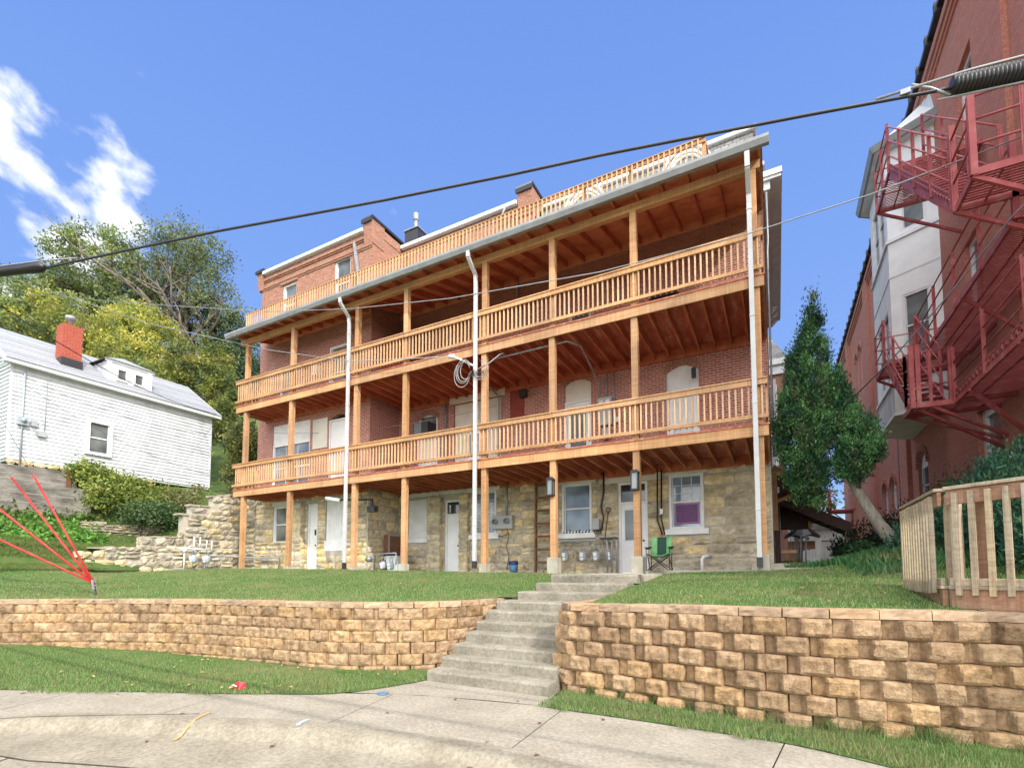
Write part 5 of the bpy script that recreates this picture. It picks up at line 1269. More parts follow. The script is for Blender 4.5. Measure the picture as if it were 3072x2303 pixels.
b = MB(); b.box(-26.15, -25.5, 8.72, 9.36, 9.9, 11.85); ch = b.build('chimney', M['brick_chimney'], rf)
b = MB(); b.box(-26.2, -25.46, 8.68, 9.40, 9.75, 10.42); b.build('chimney_flashing', M['dark'], ch)
b = MB(); b.lathe((-25.82, 9.04, 11.85), [(.09, 0), (.09, .28), (.17, .3), (.19, .42), (.17, .46)], 12); b.build('flue_cap', M['galv'], ch)
# dormer with two small windows and a hipped roof
b = MB(); b.box(-27.4, -25.32, 10.2, 11.9, 9.7, 10.82); dm = b.build('dormer', M['siding'], rf)
b = MB(); b.box(-25.33, -25.29, 10.18, 10.34, 9.85, 10.82); b.box(-25.33, -25.29, 11.76, 11.92, 9.85, 10.82); b.box(-25.33, -25.27, 10.1, 12.0, 10.78, 10.9); b.box(-25.33, -25.28, 10.34, 11.76, 9.85, 9.97); b.build('dormer_trim', M['white'], dm)
fd = Fr((-25.31, 0), (0, 1), (1, 0))
for y in (10.5, 11.16): win(dm, fd, y, y+.44, 10.02, 10.58, n=.06, dep=.07, fw=.07, sash=False, glass='glassgrey')
b = MB(); b.add([(-25.2, 10.05, 10.86), (-25.2, 12.05, 10.86), (-27.6, 12.05, 10.9), (-27.6, 10.05, 10.9), (-26.0, 11.05, 11.32), (-27.8, 11.05, 11.32)], [(0, 1, 4), (1, 2, 5, 4), (3, 0, 4, 5), (2, 3, 5)]); b.build('dormer_roof', M['shingle'], dm)
b = MB(); masonry(b, Fr((HX-.02, 0), (0, 1), (1, 0)), HY0, 12.0, 5.3, 5.85, (), (.12, .2), (.2, .5), .05, tones=[(1.15, 1.0, .72), (1, .95, .85), (1.2, 1.05, .8)]); b.build('stone_footing', M['stone'], wh)
# electrical gear on the wall
b = MB(); b.tube([(-24.93, 7.47, 9.3), (-24.93, 7.47, 5.6)], .03, 7); b.box(-24.98, -24.82, 7.33, 7.62, 7.16, 7.47); b.tube([(-24.83, 7.47, 7.33), (-24.74, 7.47, 7.33)], .08, 12); b.build('electric_meter', M['meter'], wh)
b = MB(); b.box(-24.98, -24.88, 7.72, 7.9, 7.2, 7.42); b.box(-24.98, -24.86, 7.92, 8.18, 6.85, 7.06); b.tube([(-24.92, 7.8, 7.2), (-24.92, 7.84, 7.0), (-24.92, 8.0, 6.8)], .012, 5); b.tube([(-24.95, 8.13, 9.05), (-24.95, 8.13, 7.06)], .015, 5); b.build('wall_box', M['panelbox'], wh)

# ================================================================== ivy, shrubs and the wooded bluff
def ivy(name, pts, n, size, pal, label, cl=.22):
    t = thing(name, pts[0][:3], label, 'climbing plant'); s = MB()
    for k in range(8): a, c = random.choice(pts), random.choice(pts); s.tube([a[:3], ((a[0]+c[0])/2, (a[1]+c[1])/2, (a[2]+c[2])/2), c[:3]], [.015, .012, .008], 5)
    s.build('stem', M['bark'], t); leaves('foliage', pts, n, size, pal, M['leaf'], t, cl, .6, 24); return t
GRN = [(.13, .30, .05), (.17, .37, .07), (.10, .24, .05), (.22, .41, .09)]; YG = [(.22, .28, .06), (.28, .34, .07), (.16, .23, .06), (.36, .37, .10), (.13, .19, .05)]
ivy('ivy', [(-22.0-.35*i, 5.2+.9*j, 2.1+.26*i, .5, .6, .22, 1) for i in range(6) for j in range(5)], 15000, .085, GRN, 'bright green ivy sheet covering the slope below the lower concrete wall')
ivy('ivy', [(-23.85, 3.5+.8*j, 3.62, .16, .5, .16, 1) for j in range(8)], 3200, .08, [(.10, .14, .04), (.15, .17, .05), (.07, .12, .03)], 'dull olive creeper hanging along the foot of the lower concrete wall')
ivy('ivy', [(-24.45, 9.3+.55*j, 5.65-.12*j, .35, .45, .38-.02*j, 1) for j in range(8)]+[(-23.9, 9.5+.5*j, 4.7-.04*j, .4, .45, .55, 1.2) for j in range(7)], 17000, .08, YG, 'yellow green vine heaped along the base of the white house', .2)
def shrub(blobs, n, pal, label, size=.07): 
    b0 = blobs[0]; t = thing('shrub', (b0[0], b0[1], hz(b0[0], b0[1])), label, 'shrub'); s = MB()
    for k in range(9):
        bb = random.choice(blobs); z0 = hz(b0[0], b0[1]); s.tube([(b0[0]+random.gauss(0, .1), b0[1]+random.gauss(0, .1), z0-.1), ((b0[0]+bb[0])/2, (b0[1]+bb[1])/2, (z0+bb[2])/2), (bb[0]+random.gauss(0, .1), bb[1]+random.gauss(0, .1), bb[2]+bb[5]*.7)], [.03, .02, .008], 5)
    s.build('stem', M['bark'], t); leaves('foliage', blobs, n, size, pal, M['leaf'], t, .2, .6, 22); return t
shrub([(-22.9, 10.6, 4.0, .5, .7, .5, 1), (-22.8, 11.4, 4.05, .5, .6, .5, 1)], 4200, [(.07, .13, .05), (.10, .17, .06), (.13, .18, .08), (.06, .10, .04)], 'rounded grey green shrub above the dry stone wall')
shrub([(-23.3, 12.3, 4.7, .5, .6, .6, 1), (-23.2, 13.1, 4.9, .5, .5, .6, 1), (-22.6, 12.6, 4.5, .4, .5, .4, 1)], 4200, [(.16, .19, .06), (.22, .22, .08), (.26, .24, .12), (.12, .15, .05)], 'straw coloured weedy shrub near the right corner of the white house')
shrub([(-23.4, 15.4, 6.6, .9, .9, 1.2, 2), (-23.0, 15.0, 8.0, .8, .8, 1.0, 2), (-22.4, 16.4, 7.2, .8, .9, 1.6, 2)], 9500, [(.13, .17, .06), (.18, .20, .06), (.24, .23, .07), (.09, .12, .05)], 'tall olive shrub in the gap between the white house and the balconies', .09)
shrub([(-22.2, 14.6, 5.3, .7, .6, .4, 2)], 2200, [(.28, .19, .09), (.2, .15, .08), (.16, .15, .06)], 'brownish dry shrub at the foot of the gap beside the balconies')
b = MB(); fb_ = Fr((-24.5, 18.5), (1, 0), (0, -1)); masonry(b, fb_, 0, 6.5, 4.6, 11.5, (), (.3, .5), (.4, 1.1), .05, tones=[(1.1, .95, .7), (.9, .85, .78), (1, .93, .8)])
t = thing('hillside_stone_wall', (-21.5, 18.5, 4.6), 'tall pale yellow stone wall seen through the gap left of the balconies', 'stone wall'); b.build('laid_stone', M['stone'], t)
c = MB(); c.fbox(fb_, 0, 6.5, -.4, -.01, 4.4, 11.45); c.build('wall_core', M['mortar'], t)
GT = [(.17, .23, .08), (.23, .29, .09), (.12, .17, .07), (.30, .34, .11), (.20, .25, .11)]
YT = [(.32, .34, .07), (.40, .39, .08), (.24, .28, .07), (.46, .42, .10), (.20, .24, .07)]
DT = [(.06, .10, .05), (.085, .13, .055), (.045, .08, .04), (.12, .16, .07)]
GP = 'trees on the wooded bluff behind the white house'
def bt(base, top, r, bl, n, size, pal, label, clump, limbs=6, per=34, shell=.5): return tree('bluff_tree', base, top, r, bl, n, size, pal, label, GP, clump*.62, per*2, 3, limbs, shell=shell)
# tall thin-crowned tree
bt((-36.3, 20.5, 11), (-37.6, 19.2, 23), .5, [(-38, 19, 25.2, 2.4, 2.4, 2.0, 2), (-36.2, 19.8, 23.6, 2.2, 2.2, 2.2, 2), (-39.6, 18.3, 23.0, 1.7, 1.8, 1.8, 1.2), (-35.3, 20.4, 20.8, 2.0, 2, 2.2, 1.6), (-38.4, 18.8, 21.2, 1.8, 1.8, 1.6, 1)], 16625, 0.099, [(.12, .16, .08), (.16, .20, .09), (.20, .23, .09), (.09, .12, .06)], 'tallest thin crowned tree with dark forking limbs against the sky', .6, 22, 22, .35)
bt((-43, 16.5, 12), (-42.8, 16.5, 22), .35, [(-42.8, 16.5, 23.4, 3.3, 3.3, 3.0, 3), (-41.2, 17.4, 20.4, 2.6, 2.6, 2.4, 2), (-45, 15.2, 20.8, 2.6, 2.6, 2.6, 2)], 22750, 0.125, GT, 'broad dull green tree left of the tallest thin crowned tree', .5, 8)
bt((-45.5, 12.8, 11), (-45, 13.2, 18), .35, [(-45, 13.2, 19.4, 3, 3, 2.6, 2), (-43.6, 12.0, 17, 2.4, 2.4, 2.2, 1.5), (-46.5, 11.0, 18.4, 2.6, 2.6, 2.4, 2)], 19250, 0.125, GT, 'leafy green tree reaching the left edge of the picture above the roof ridge', .5, 6)
bt((-39.9, 13.9, 9.5), (-39.9, 13.9, 16), .3, [(-39.9, 13.9, 17.0, 2.4, 2.6, 2.4, 2), (-38.3, 14.6, 15.2, 2.1, 2.2, 1.9, 1.5), (-41.6, 13, 16.2, 1.9, 2, 2, 1)], 21875, 0.106, YT, 'yellowing tree standing directly behind the brick chimney of the white house', .42, 5)
bt((-35.9, 16.1, 9), (-35.9, 16.1, 15), .3, [(-35.9, 16.1, 16.4, 2.3, 2.3, 2.2, 2), (-34.4, 15.4, 14.2, 1.9, 2, 1.8, 1.5), (-37.4, 16.5, 18.2, 1.6, 1.6, 1.6, 1)], 21875, 0.099, YT, 'bright yellow green tree rising above the dormer', .4, 5)
bt((-30.6, 17, 7.5), (-30.4, 16.9, 13), .26, [(-30.4, 16.9, 14.0, 1.7, 1.7, 1.8, 2), (-29.2, 17.4, 12.2, 1.5, 1.5, 1.5, 1.3), (-31.6, 16.2, 12.2, 1.5, 1.5, 1.6, 1.2), (-28.2, 17.2, 10.4, 1.1, 1.2, 1.3, 1)], 23625, 0.086, [(.17, .20, .05), (.22, .24, .05), (.12, .16, .05), (.27, .26, .06), (.09, .13, .045)], 'golden green tree beside the left end of the balconies', .34, 6)
bt((-38.6, 22.5, 12), (-38.3, 21.4, 19), .3, [(-37.2, 21.6, 19.8, 2.0, 2.2, 2.6, 2), (-35.0, 22.4, 17.2, 2, 2.1, 2.2, 2), (-33.2, 22.4, 15.6, 1.8, 2, 2, 1)], 20125, 0.112, DT, 'dark green tree behind the golden tree at the left end of the balconies', .45, 6)
bt((-33.6, 14.9, 7), (-33.4, 14.9, 11.5), .24, [(-33.4, 14.9, 12.6, 1.7, 1.8, 1.6, 2), (-31.8, 15.2, 11.2, 1.4, 1.5, 1.4, 1.4), (-35.2, 14.2, 12.2, 1.5, 1.6, 1.4, 1)], 18375, 0.086, GT, 'mid green tree close behind the right half of the shingle roof', .36, 5)
bt((-37.5, 10.9, 8), (-37.4, 10.9, 13), .28, [(-37.4, 10.9, 14.2, 2, 2.1, 1.8, 2), (-36.4, 9.4, 13.2, 1.7, 1.8, 1.5, 1.3), (-38.6, 12.4, 13.6, 1.6, 1.7, 1.6, 1)], 18375, 0.099, [(.10, .14, .05), (.15, .18, .05), (.08, .11, .04)], 'olive tree behind the left end of the shingle roof', .4, 5)
# a roof and house glimpsed on the bluff
t = thing('bluff_house', (-27.3, 26, 11), 'pale house with a dark roof half hidden on the bluff left of the porch roof', 'house')
b = MB(); b.box(-31, -26.6, 25, 30, 9, 15.4); b.build('house_wall', M['gatewhite'], t); b = MB(); b.prism([(-31.4, 15.3), (-26.2, 15.3), (-28.8, 17.2)], Fr((0, 24.7), (1, 0), (0, -1)), -5.6, 0); b.build('roof', M['slate'], t)
win(t, Fr((0, 25), (1, 0), (0, -1)), -28.6, -27.6, 12.6, 14.6, n=.06, glass='glass')
M['yellowleaf'] = noisy('yellowed_leaf', (.38, .26, .08), (.52, .42, .16), 30, .7, .1)

# ================================================================== things on and around the porch
GM = 'gas meters on the manifold below the lace curtained window'
def gas_meter(x, y, z, label, group, s=1.0):
    t = thing('gas_meter', (x, y, z), label, 'gas meter', group)
    b = MB(); prof = [(.04, 0), (.09, .02), (.105, .08), (.11, .16), (.10, .22), (.07, .27), (.03, .285)]
    vs = []
    b.lathe((x, y, z), [(r_*s, h*s) for r_, h in prof], 14); b.build('meter_body', M['meter'], t)
    b = MB(); b.box(x-.045*s, x+.045*s, y-.135*s, y-.10*s, z+.13*s, z+.24*s); b.tube([(x, y-.09*s, z+.06*s), (x, y-.118*s, z+.06*s)], .05*s, 12); b.build('dial_box', M['white'], t)
    b = MB()
    for sx in (-.06, .06): b.tube([(x+sx*s, y, z+.25*s), (x+sx*s, y, z+.42*s), (x+sx*s*.4, y+.06, z+.46*s)], .018*s, 7)
    b.build('meter_pipe', M['galv'], t); return t
for i, x in enumerate((-6.02, -5.42, -4.98, -4.56)):
    gas_meter(x, 14.86, 1.98, ['grey gas meter half hidden behind the porch post at the top of the steps', 'grey gas meter second from the porch post', 'grey gas meter third from the porch post', 'grey gas meter nearest the white half glazed door'][i], GM, 1.12)
t = thing('gas_manifold', (-5.2, 14.95, 2.5), 'grey pipe manifold linking the four gas meters on the stone wall', 'pipework'); b = MB()
b.tube([(-6.2, 14.98, 2.60), (-4.5, 14.98, 2.66)], .03, 8)
for x in (-5.75, -5.2, -4.78): b.tube([(x, 14.98, 2.62), (x, 14.9, 2.4), (x, 14.9, 2.1)], .02, 7)
b.tube([(-5.7, 14.9, 2.05), (-5.7, 14.9, 1.65)], .02, 7); b.build('header_pipe', M['galv'], t)
b = MB(); 
for x, z in ((-4.6, 2.62), (-4.45, 2.6), (-4.3, 2.58)): b.tube([(x-.15, 14.75, z), (x, 14.72, z), (x+.02, 14.72, z-.05), (x+.02, 14.72, 1.62)], .027, 7)
b.build('drop_pipe', M['galv'], t)
b = MB(); b.box(-4.8, -4.28, 14.66, 14.9, 2.64, 2.70); o = b.build('wall_shelf', M['dark']); tag(o, 'small dark shelf above the grey drop pipes beside the half glazed door', 'shelf')
sv = thing('shovel', (-4.66, 14.98, 2.72), 'long handled shovel leaning on the stone wall between the curtained window and the door', 'shovel')
b = MB(); b.tube([(-4.68, 14.85, 2.72), (-4.65, 15.08, 3.5)], .018, 7); b.build('shaft', M['rust'], sv)
b = MB(); b.tube([(-4.65, 15.08, 3.48), (-4.72, 15.09, 3.58), (-4.72, 15.1, 3.64), (-4.58, 15.1, 3.64), (-4.58, 15.09, 3.58), (-4.65, 15.08, 3.5)], .015, 6); b.build('grip', M['dark'], sv)
b = MB(); b.tube([(-4.80, 15.12, 4.8), (-4.79, 15.1, 4.2), (-4.88, 15.1, 3.7), (-4.8, 15.08, 3.35), (-4.86, 15.08, 3.0), (-5.0, 15.08, 2.92), (-5.1, 15.08, 3.02)], .028, 7); b.tube([(-4.82, 15.09, 3.2), (-4.9, 15.05, 2.85), (-5.08, 15.06, 2.86), (-5.12, 15.08, 3.0)], .015, 6)
o = b.build('drop_cable', M['black']); tag(o, 'thick black cable hanging down the stone wall beside the curtained window', 'cable')
b = MB(); b.box(-5.15, -4.92, 14.98, 15.13, 2.98, 3.32); o = b.build('junction_box', M['panelbox'], bevel=.01); tag(o, 'plain grey junction box on the stone wall right of the curtained window', 'junction box')
mb_ = thing('meter_box', (-8.44, 15.1, 3.15), 'wide grey box with two round electric meters on the stone wall', 'meter box')
b = MB(); b.box(-8.85, -8.03, 14.98, 15.14, 3.14, 3.6); b.build('case', M['panelbox'], mb_, .012)
for x in (-8.68, -8.22):
    b = MB(); b.tube([(x, 14.98, 3.4), (x, 14.88, 3.4)], .095, 16); d_ = b.build('meter_dial', M['galv'], mb_); b = MB(); b.tube([(x, 14.879, 3.4), (x, 14.865, 3.4)], .07, 14); b.build('dial_glass', M['glassgrey'], d_)
b = MB(); b.tube([(-8.3, 15.1, 3.6), (-8.3, 15.1, 4.75)], .045, 8); b.build('conduit', M['galv'], mb_)
b = MB(); b.tube([(-8.3, 15.12, 3.14), (-8.2, 15.1, 2.9), (-8.32, 15.1, 2.5), (-8.2, 15.1, 2.2), (-8.3, 15.1, 1.7)], .012, 5); b.tube([(-8.85, 15.1, 2.95), (-8.5, 15.1, 2.88), (-8.2, 15.1, 3.0)], .012, 5); b.build('loose_wire', M['black'], mb_)
# ladder, bucket, lanterns
ld = thing('ladder', (-6.75, 14.7, 1.63), 'red brown wooden ladder standing against the stone wall behind the porch post', 'ladder')
for x in (-7.06, -6.44):
    b = MB(); b.bar((x, 14.85, 1.63), (x, 14.9, 4.62), .06, .10); b.build('ladder_rail', M['rust'], ld)
for k in range(7):
    z = 1.95+.43*k; y = 14.86; b = MB(); b.box(-7.035, -6.465, y-.03, y+.03, z-.035, z+.035); b.build('rung', M['rust'], ld)
bk = thing('bucket', (-7.6, 14.3, 1.64), 'blue plastic bucket with a dark lid on the porch floor by the ladder', 'bucket')
b = MB(); b.lathe((-7.6, 14.3, 1.64), [(.13, 0), (.155, .25)], 18); b.build('bucket_body', M['bluep'], bk); b = MB(); b.lathe((-7.6, 14.3, 1.89), [(.165, 0), (.168, .03), (.158, .10), (.14, .11)], 18); b.build('bucket_lid', M['navy'], bk)
def lantern(x, z, label):
    t = thing('wall_lantern', (x, YF-.08, z), label, 'lantern'); y = YF-.16
    b = MB(); b.box(x-.04, x+.04, YF-.08, YF-.075, z-.15, z+.1); b.box(x-.015, x+.015, y, YF-.08, z+.1, z+.13)
    for sx in (-.08, .08):
        for sy in (-.07, .07): b.box(x+sx-.012, x+sx+.012, y+sy-.012, y+sy+.012, z-.24, z+.16)
    b.box(x-.095, x+.095, y-.082, y+.082, z-.27, z-.24); b.prism([(x-.11, z+.16), (x+.11, z+.16), (x+.07, z+.23), (x-.07, z+.23)], Fr((0, y), (1, 0), (0, -1)), -.08, .08)
    b.build('lantern_frame', M['lantern'], t); g = MB(); g.box(x-.07, x+.07, y-.06, y+.06, z-.235, z+.155); g.build('lantern_pane', M['milk'], t); return t
lantern(-5.34, 3.95, 'black lantern on the porch post beside the ladder'); lantern(-3.06, 3.93, 'black lantern on the porch post in front of the half glazed door')
# camping chair
cc = thing('camping_chair', (-2.8, 13.55, 1.675), 'folding camping chair in light and dark green fabric below the fan window', 'chair')
cx, cy, cz = -2.78, 13.55, 1.675
b = MB()
for s0, s1 in (((-.28, -.25), (.28, .22)), ((.28, -.25), (-.28, .22)), ((-.30, .25), (-.27, -.22)), ((.30, .25), (.27, -.22)), ((-.28, .25), (.25, .24)), ((.28, .25), (-.25, .24)), ((-.28, -.25), (.26, -.22)), ((.28, -.25), (-.26, -.22))):
    b.tube([(cx+s0[0], cy+s0[1], cz), (cx+s1[0], cy+s1[1], cz+.44)], .011, 6)
for sx in (-.27, .27): b.tube([(cx+sx, cy+.24, cz), (cx+sx, cy+.26, cz+.45), (cx+sx, cy+.36, cz+.93)], .011, 6)
for sx in (-.30, .30): b.tube([(cx+sx, cy-.22, cz+.0), (cx+sx, cy-.22, cz+.62)], .011, 6)
b.build('chair_frame', M['dark'], cc)
def sheet(name, rows, mat, th=.012):
    b = MB(); n_ = len(rows[0]); vs = [p for r_ in rows for p in r_]; fs = []
    for j in range(len(rows)-1):
        for i in range(n_-1): fs.append((j*n_+i, j*n_+i+1, (j+1)*n_+i+1, (j+1)*n_+i))
    b.add(vs, fs, None, True); o = b.build(name, M[mat], cc); m = o.modifiers.new('thick', 'SOLIDIFY'); m.thickness = th; return o
seat = lambda x, t: (cx+x, cy-.24+.48*t, cz+.46-.05*math.sin(math.pi*t)-.06*(1-(x/.28)**2)+.05*(1-t)*0)
sheet('seat', [[seat(x, t) for x in np.linspace(-.28, .28, 7)] for t in np.linspace(0, 1, 6)], 'greenfab')
back = lambda x, t: (cx+x, cy+.25+.11*t+.05*(1-(x/.28)**2), cz+.42+.52*t-.03*(1-(x/.28)**2)*(t > .9))
sheet('backrest_side', [[back(x, t) for x in np.linspace(-.28, -.12, 4)] for t in np.linspace(0, 1, 6)], 'greenfab'); sheet('backrest_side', [[back(x, t) for x in np.linspace(.12, .28, 4)] for t in np.linspace(0, 1, 6)], 'greenfab')
sheet('backrest', [[back(x, t) for x in np.linspace(-.12, .12, 5)] for t in np.linspace(0, 1, 6)], 'darkgreen')
for sx in (-.3, .3): sheet('armrest', [[(cx+sx-.04, cy-.24, cz+.62), (cx+sx+.04, cy-.24, cz+.62)], [(cx+sx-.04, cy+.0, cz+.58), (cx+sx+.04, cy+.0, cz+.58)], [(cx+sx-.04, cy+.3, cz+.66), (cx+sx+.04, cy+.3, cz+.66)]], 'darkgreen')
b = MB(); b.tube([(-1.84, 14.6, 1.6), (-1.84, 14.6, 1.98), (-1.80, 14.62, 2.06), (-1.72, 14.7, 2.08), (-1.68, 15.14, 2.08)], .05, 9); o = b.build('drain_pipe', M['white']); tag(o, 'short bent white plastic pipe out of the stone wall below the fan window', 'pipe')
b = MB()
for dx in (0, .12): b.tube([(-3.12+dx, 15.12, 4.7), (-3.14+dx, 15.1, 3.2), (-3.0+dx*.6, 15.1, 2.75)], .022, 6)
o = b.build('wall_cable', M['black']); tag(o, 'pair of dark cables dropping down the stone wall left of the fan window', 'cable')
b = MB(); b.box(-3.06, -2.97, 15.06, 15.13, 3.36, 3.52); o = b.build('outlet_box', M['white']); tag(o, 'tiny white outlet box on the cables left of the fan window', 'outlet box')
# bin, cabinet door, boxes on the left part
bn = thing('wheeled_bin', (-12.5, 14.2, 1.66), 'pale grey waste bin with a dark lid against the stone wall', 'bin'); b = MB()
vs = [(-12.72, 14.0, 1.66), (-12.3, 14.0, 1.66), (-12.3, 14.4, 1.66), (-12.72, 14.4, 1.66), (-12.8, 13.93, 2.24), (-12.22, 13.93, 2.24), (-12.22, 14.47, 2.24), (-12.8, 14.47, 2.24)]
b.add(vs, [(0, 3, 2, 1), (4, 5, 6, 7), (0, 1, 5, 4), (1, 2, 6, 5), (2, 3, 7, 6), (3, 0, 4, 7)]); b.build('bin_body', M['pastelroof'], bn, .02); b = MB(); b.prism([(-12.84, 2.243), (-12.18, 2.243), (-12.24, 2.34), (-12.78, 2.34)], Fr((0, 14.2), (1, 0), (0, -1)), -.3, .3); b.build('bin_lid', M['dark'], bn, .02)
cb_ = thing('metal_cabinet', (-13.0, 14.7, 2.0), 'brown framed metal panel leaning in the stone corner above the bin', 'panel'); b = MB(); b.box(-13.2, -12.95, 14.3, 15.05, 2.2, 3.05); b.build('panel', M['rust'], cb_)
b = MB(); b.box(-12.948, -12.93, 14.28, 14.34, 2.18, 3.07); b.box(-12.948, -12.93, 15.0, 15.06, 2.18, 3.07); b.box(-12.948, -12.93, 14.34, 15.0, 3.02, 3.07); b.build('panel_frame', M['galv'], cb_)
GL = 'small gas meters at the foot of the porch'
gas_meter(-12.1, 13.1, 1.74, 'blue grey gas meter on the grass in front of the waste bin', GL, .95); gas_meter(-11.78, 13.15, 1.72, 'blue grey gas meter right of its twin by the waste bin', GL, .95)
b = MB(); b.tube([(-12.7, 13.3, 1.7), (-12.7, 13.3, 2.28), (-11.7, 13.3, 2.3), (-11.7, 13.3, 1.9)], .025, 7); b.tube([(-12.95, 13.2, 2.1), (-12.8, 13.2, 2.1)], .10, 12); b.tube([(-12.88, 13.3, 2.1), (-12.7, 13.3, 2.15)], .025, 7); o = b.build('gas_pipe', M['galv']); tag(o, 'thin grey gas pipe with a round regulator left of the waste bin', 'pipe')
GN = 'gas meters at the end of the rubble wall'
gas_meter(-19.75, 11.0, 1.98, 'left gas meter under the looped white pipes at the rubble wall', GN, 1.15); gas_meter(-19.75, 11.5, 1.98, 'right gas meter under the looped white pipes at the rubble wall', GN, 1.15)
t = thing('meter_pipes', (-19.8, 11.2, 2.5), 'white looped pipes above two gas meters at the end of the rubble wall', 'pipework'); b = MB()
P_ = lambda y, z: (-19.8, y, z)
b.tube([P_(10.85, 2.45), P_(10.85, 2.62), P_(11.02, 2.62), P_(11.02, 3.0), P_(11.25, 3.0), P_(11.25, 2.6), P_(11.5, 2.6), P_(11.5, 2.88), P_(11.7, 2.88), P_(11.7, 2.5)], .026, 8); b.tube([P_(10.8, 2.55), P_(11.6, 2.5)], .026, 8); b.tube([P_(10.68, 2.47), P_(10.68, 1.7)], .026, 8); b.build('loop_pipe', M['white'], t)
b = MB(); b.tube([P_(10.62, 2.48), P_(10.74, 2.48)], .11, 12); b.build('regulator', M['white'], t)
b = MB(); b.tube([(-19.75, 11.6, 2.3), (-19.72, 12.0, 2.28), (-19.4, 13.4, 2.24), (-18.02, 13.4, 2.22), (-18.0, 13.4, 1.75)], .03, 8); b.tube([(-19.4, 13.42, 2.12), (-18.1, 13.42, 2.11)], .022, 7); o = b.build('service_pipe', M['galv']); tag(o, 'long grey pipe run low along the stone wall from the left gas meters', 'pipe')
# camera floodlight arm under the deck, AC unit, electric panel and conduits
fl = thing('floodlight', (-14.0, 12.9, 4.5), 'white floodlight and dark camera on an arm below the lower balcony', 'light'); b = MB(); b.tube([(-14.25, 12.45, 4.28), (-13.65, 12.55, 4.18)], .07, 10); b.build('lamp_housing', M['white'], fl); b = MB(); b.tube([(-13.65, 12.55, 4.2), (-12.5, 12.9, 4.18)], .035, 7); b.tube([(-12.5, 12.9, 4.2), (-12.42, 12.85, 3.92)], .06, 8); b.box(-12.56, -12.25, 12.75, 12.95, 3.72, 3.92); b.tube([(-12.9, 12.8, 4.62), (-12.9, 12.8, 4.2)], .012, 5); b.build('camera_arm', M['dark'], fl)
ac = thing('air_conditioner', (-11.75, 14.9, 6.9), 'dark window air conditioner sticking out of the second floor window', 'air conditioner'); b = MB(); b.box(-12.2, -11.5, 14.72, 15.28, 6.88, 7.36); b.build('case', M['dark'], ac, .015); b = MB()
for k in range(9): b.box(-12.15, -11.8, 14.712, 14.72, 6.92+.045*k, 6.945+.045*k)
b.build('grille', M['galv'], ac)
ep = thing('electric_panel', (-4.7, 15.1, 6.4), 'grey electric meter panel and conduits on the brick wall of the lower balcony', 'electric panel'); b = MB(); b.box(-4.95, -4.48, 15.03, 15.17, 6.3, 7.2); b.box(-4.8, -4.55, 15.04, 15.17, 5.85, 6.2); b.build('case', M['panelbox'], ep, .01)
b = MB(); b.box(-4.88, -4.76, 15.02, 15.03, 6.95, 7.1); b.box(-4.67, -4.55, 15.02, 15.03, 6.95, 7.1); b.build('meter_window', M['white'], ep)
b = MB(); b.tube([(-4.66, 15.12, 7.2), (-4.66, 15.12, 7.95)], .03, 7); b.tube([(-4.42, 15.12, 5.9), (-4.42, 15.12, 8.0)], .022, 7)
b.tube([(-4.9, 15.1, 7.2), (-4.9, 15.05, 7.7), (-4.95, 14.6, 7.98), (-4.75, 13.0, 8.04), (-5.0, 12.6, 8.06), (-7.35, 12.55, 8.02)], .028, 7); b.build('conduit', M['galv'], ep)
b = MB(); b.tube([(-4.32, 15.1, 6.42), (-4.32, 15.03, 6.42)], .09, 14); o = b.build('round_meter', M['white']); tag(o, 'small round white meter right of the electric panel on the lower balcony', 'meter')
b = MB(); b.tube([(-8.62, 15.1, 5.0), (-8.62, 15.1, 7.9), (-8.72, 15.0, 8.02), (-8.5, 14.0, 8.0), (-7.7, 12.7, 7.7), (-7.55, 12.45, 7.55)], .035, 8); o = b.build('wall_conduit', M['galv']); tag(o, 'grey conduit bending up from the wide boarded doorway to the porch ceiling', 'conduit')
b = MB(); b.tube([(-10.95, 15.12, 4.95), (-10.95, 15.12, 8.05)], .045, 8); o = b.build('wall_conduit', M['galv']); tag(o, 'straight grey conduit left of the wide boarded doorway', 'conduit')
b = MB(); b.tube([(-2.0, 15.1, 7.6), (-2.0, 14.98, 7.6)], .03, 6); b.box(-2.06, -1.94, 14.93, 15.05, 7.3, 7.58); o = b.build('door_lamp', M['lantern']); tag(o, 'dark lamp beside the arched white panel over the right balcony door', 'lamp')
b = MB(); b.box(-7.75, -7.5, 14.98, 15.17, 7.7, 7.95); o = b.build('meter_can', M['dark']); tag(o, 'small dark box high on the brick near the red board', 'box')
# coiled service cables on the middle post
sc = thing('service_coils', (-7.7, 12.05, 7.5), 'coils of pale service cable tied to the middle downspout', 'cable coil')
b = MB()
for k, (dx, r0, dz) in enumerate(((-.33, .30, 0), (-.36, .36, .02), (-.28, .27, .05), (-.42, .40, -.04))):
    pts = []
    for a in np.linspace(R(20), R(345), 18): pts.append((-7.74+dx+r0*math.cos(a)*.72, 12.02+.02*k, 7.58+dz+r0*math.sin(a)))
    b.tube(pts, .014, 6)
for k, r0 in enumerate((.24, .30)):
    b.tube([(-7.5+r0*math.cos(a)*.8, 12.02+.03*k, 7.55+r0*math.sin(a)) for a in np.linspace(R(-190), R(80), 14)], .013, 6)
b.tube([(-7.6, 12.02, 7.55), (-7.3, 12.2, 7.75), (-7.0, 12.3, 7.98), (-6.9, 12.4, 8.05)], .02, 6); b.build('cable_loop', M['palecable'], sc)
b = MB(); b.tube([(-8.5, 12.05, 8.15), (-8.25, 12.06, 8.02), (-7.75, 12.12, 7.72)], .03, 8); b.tube([(-8.62, 12.05, 8.17), (-8.44, 12.05, 8.14)], .065, 10); b.build('weatherhead', M['white'], sc)
b = MB(); 
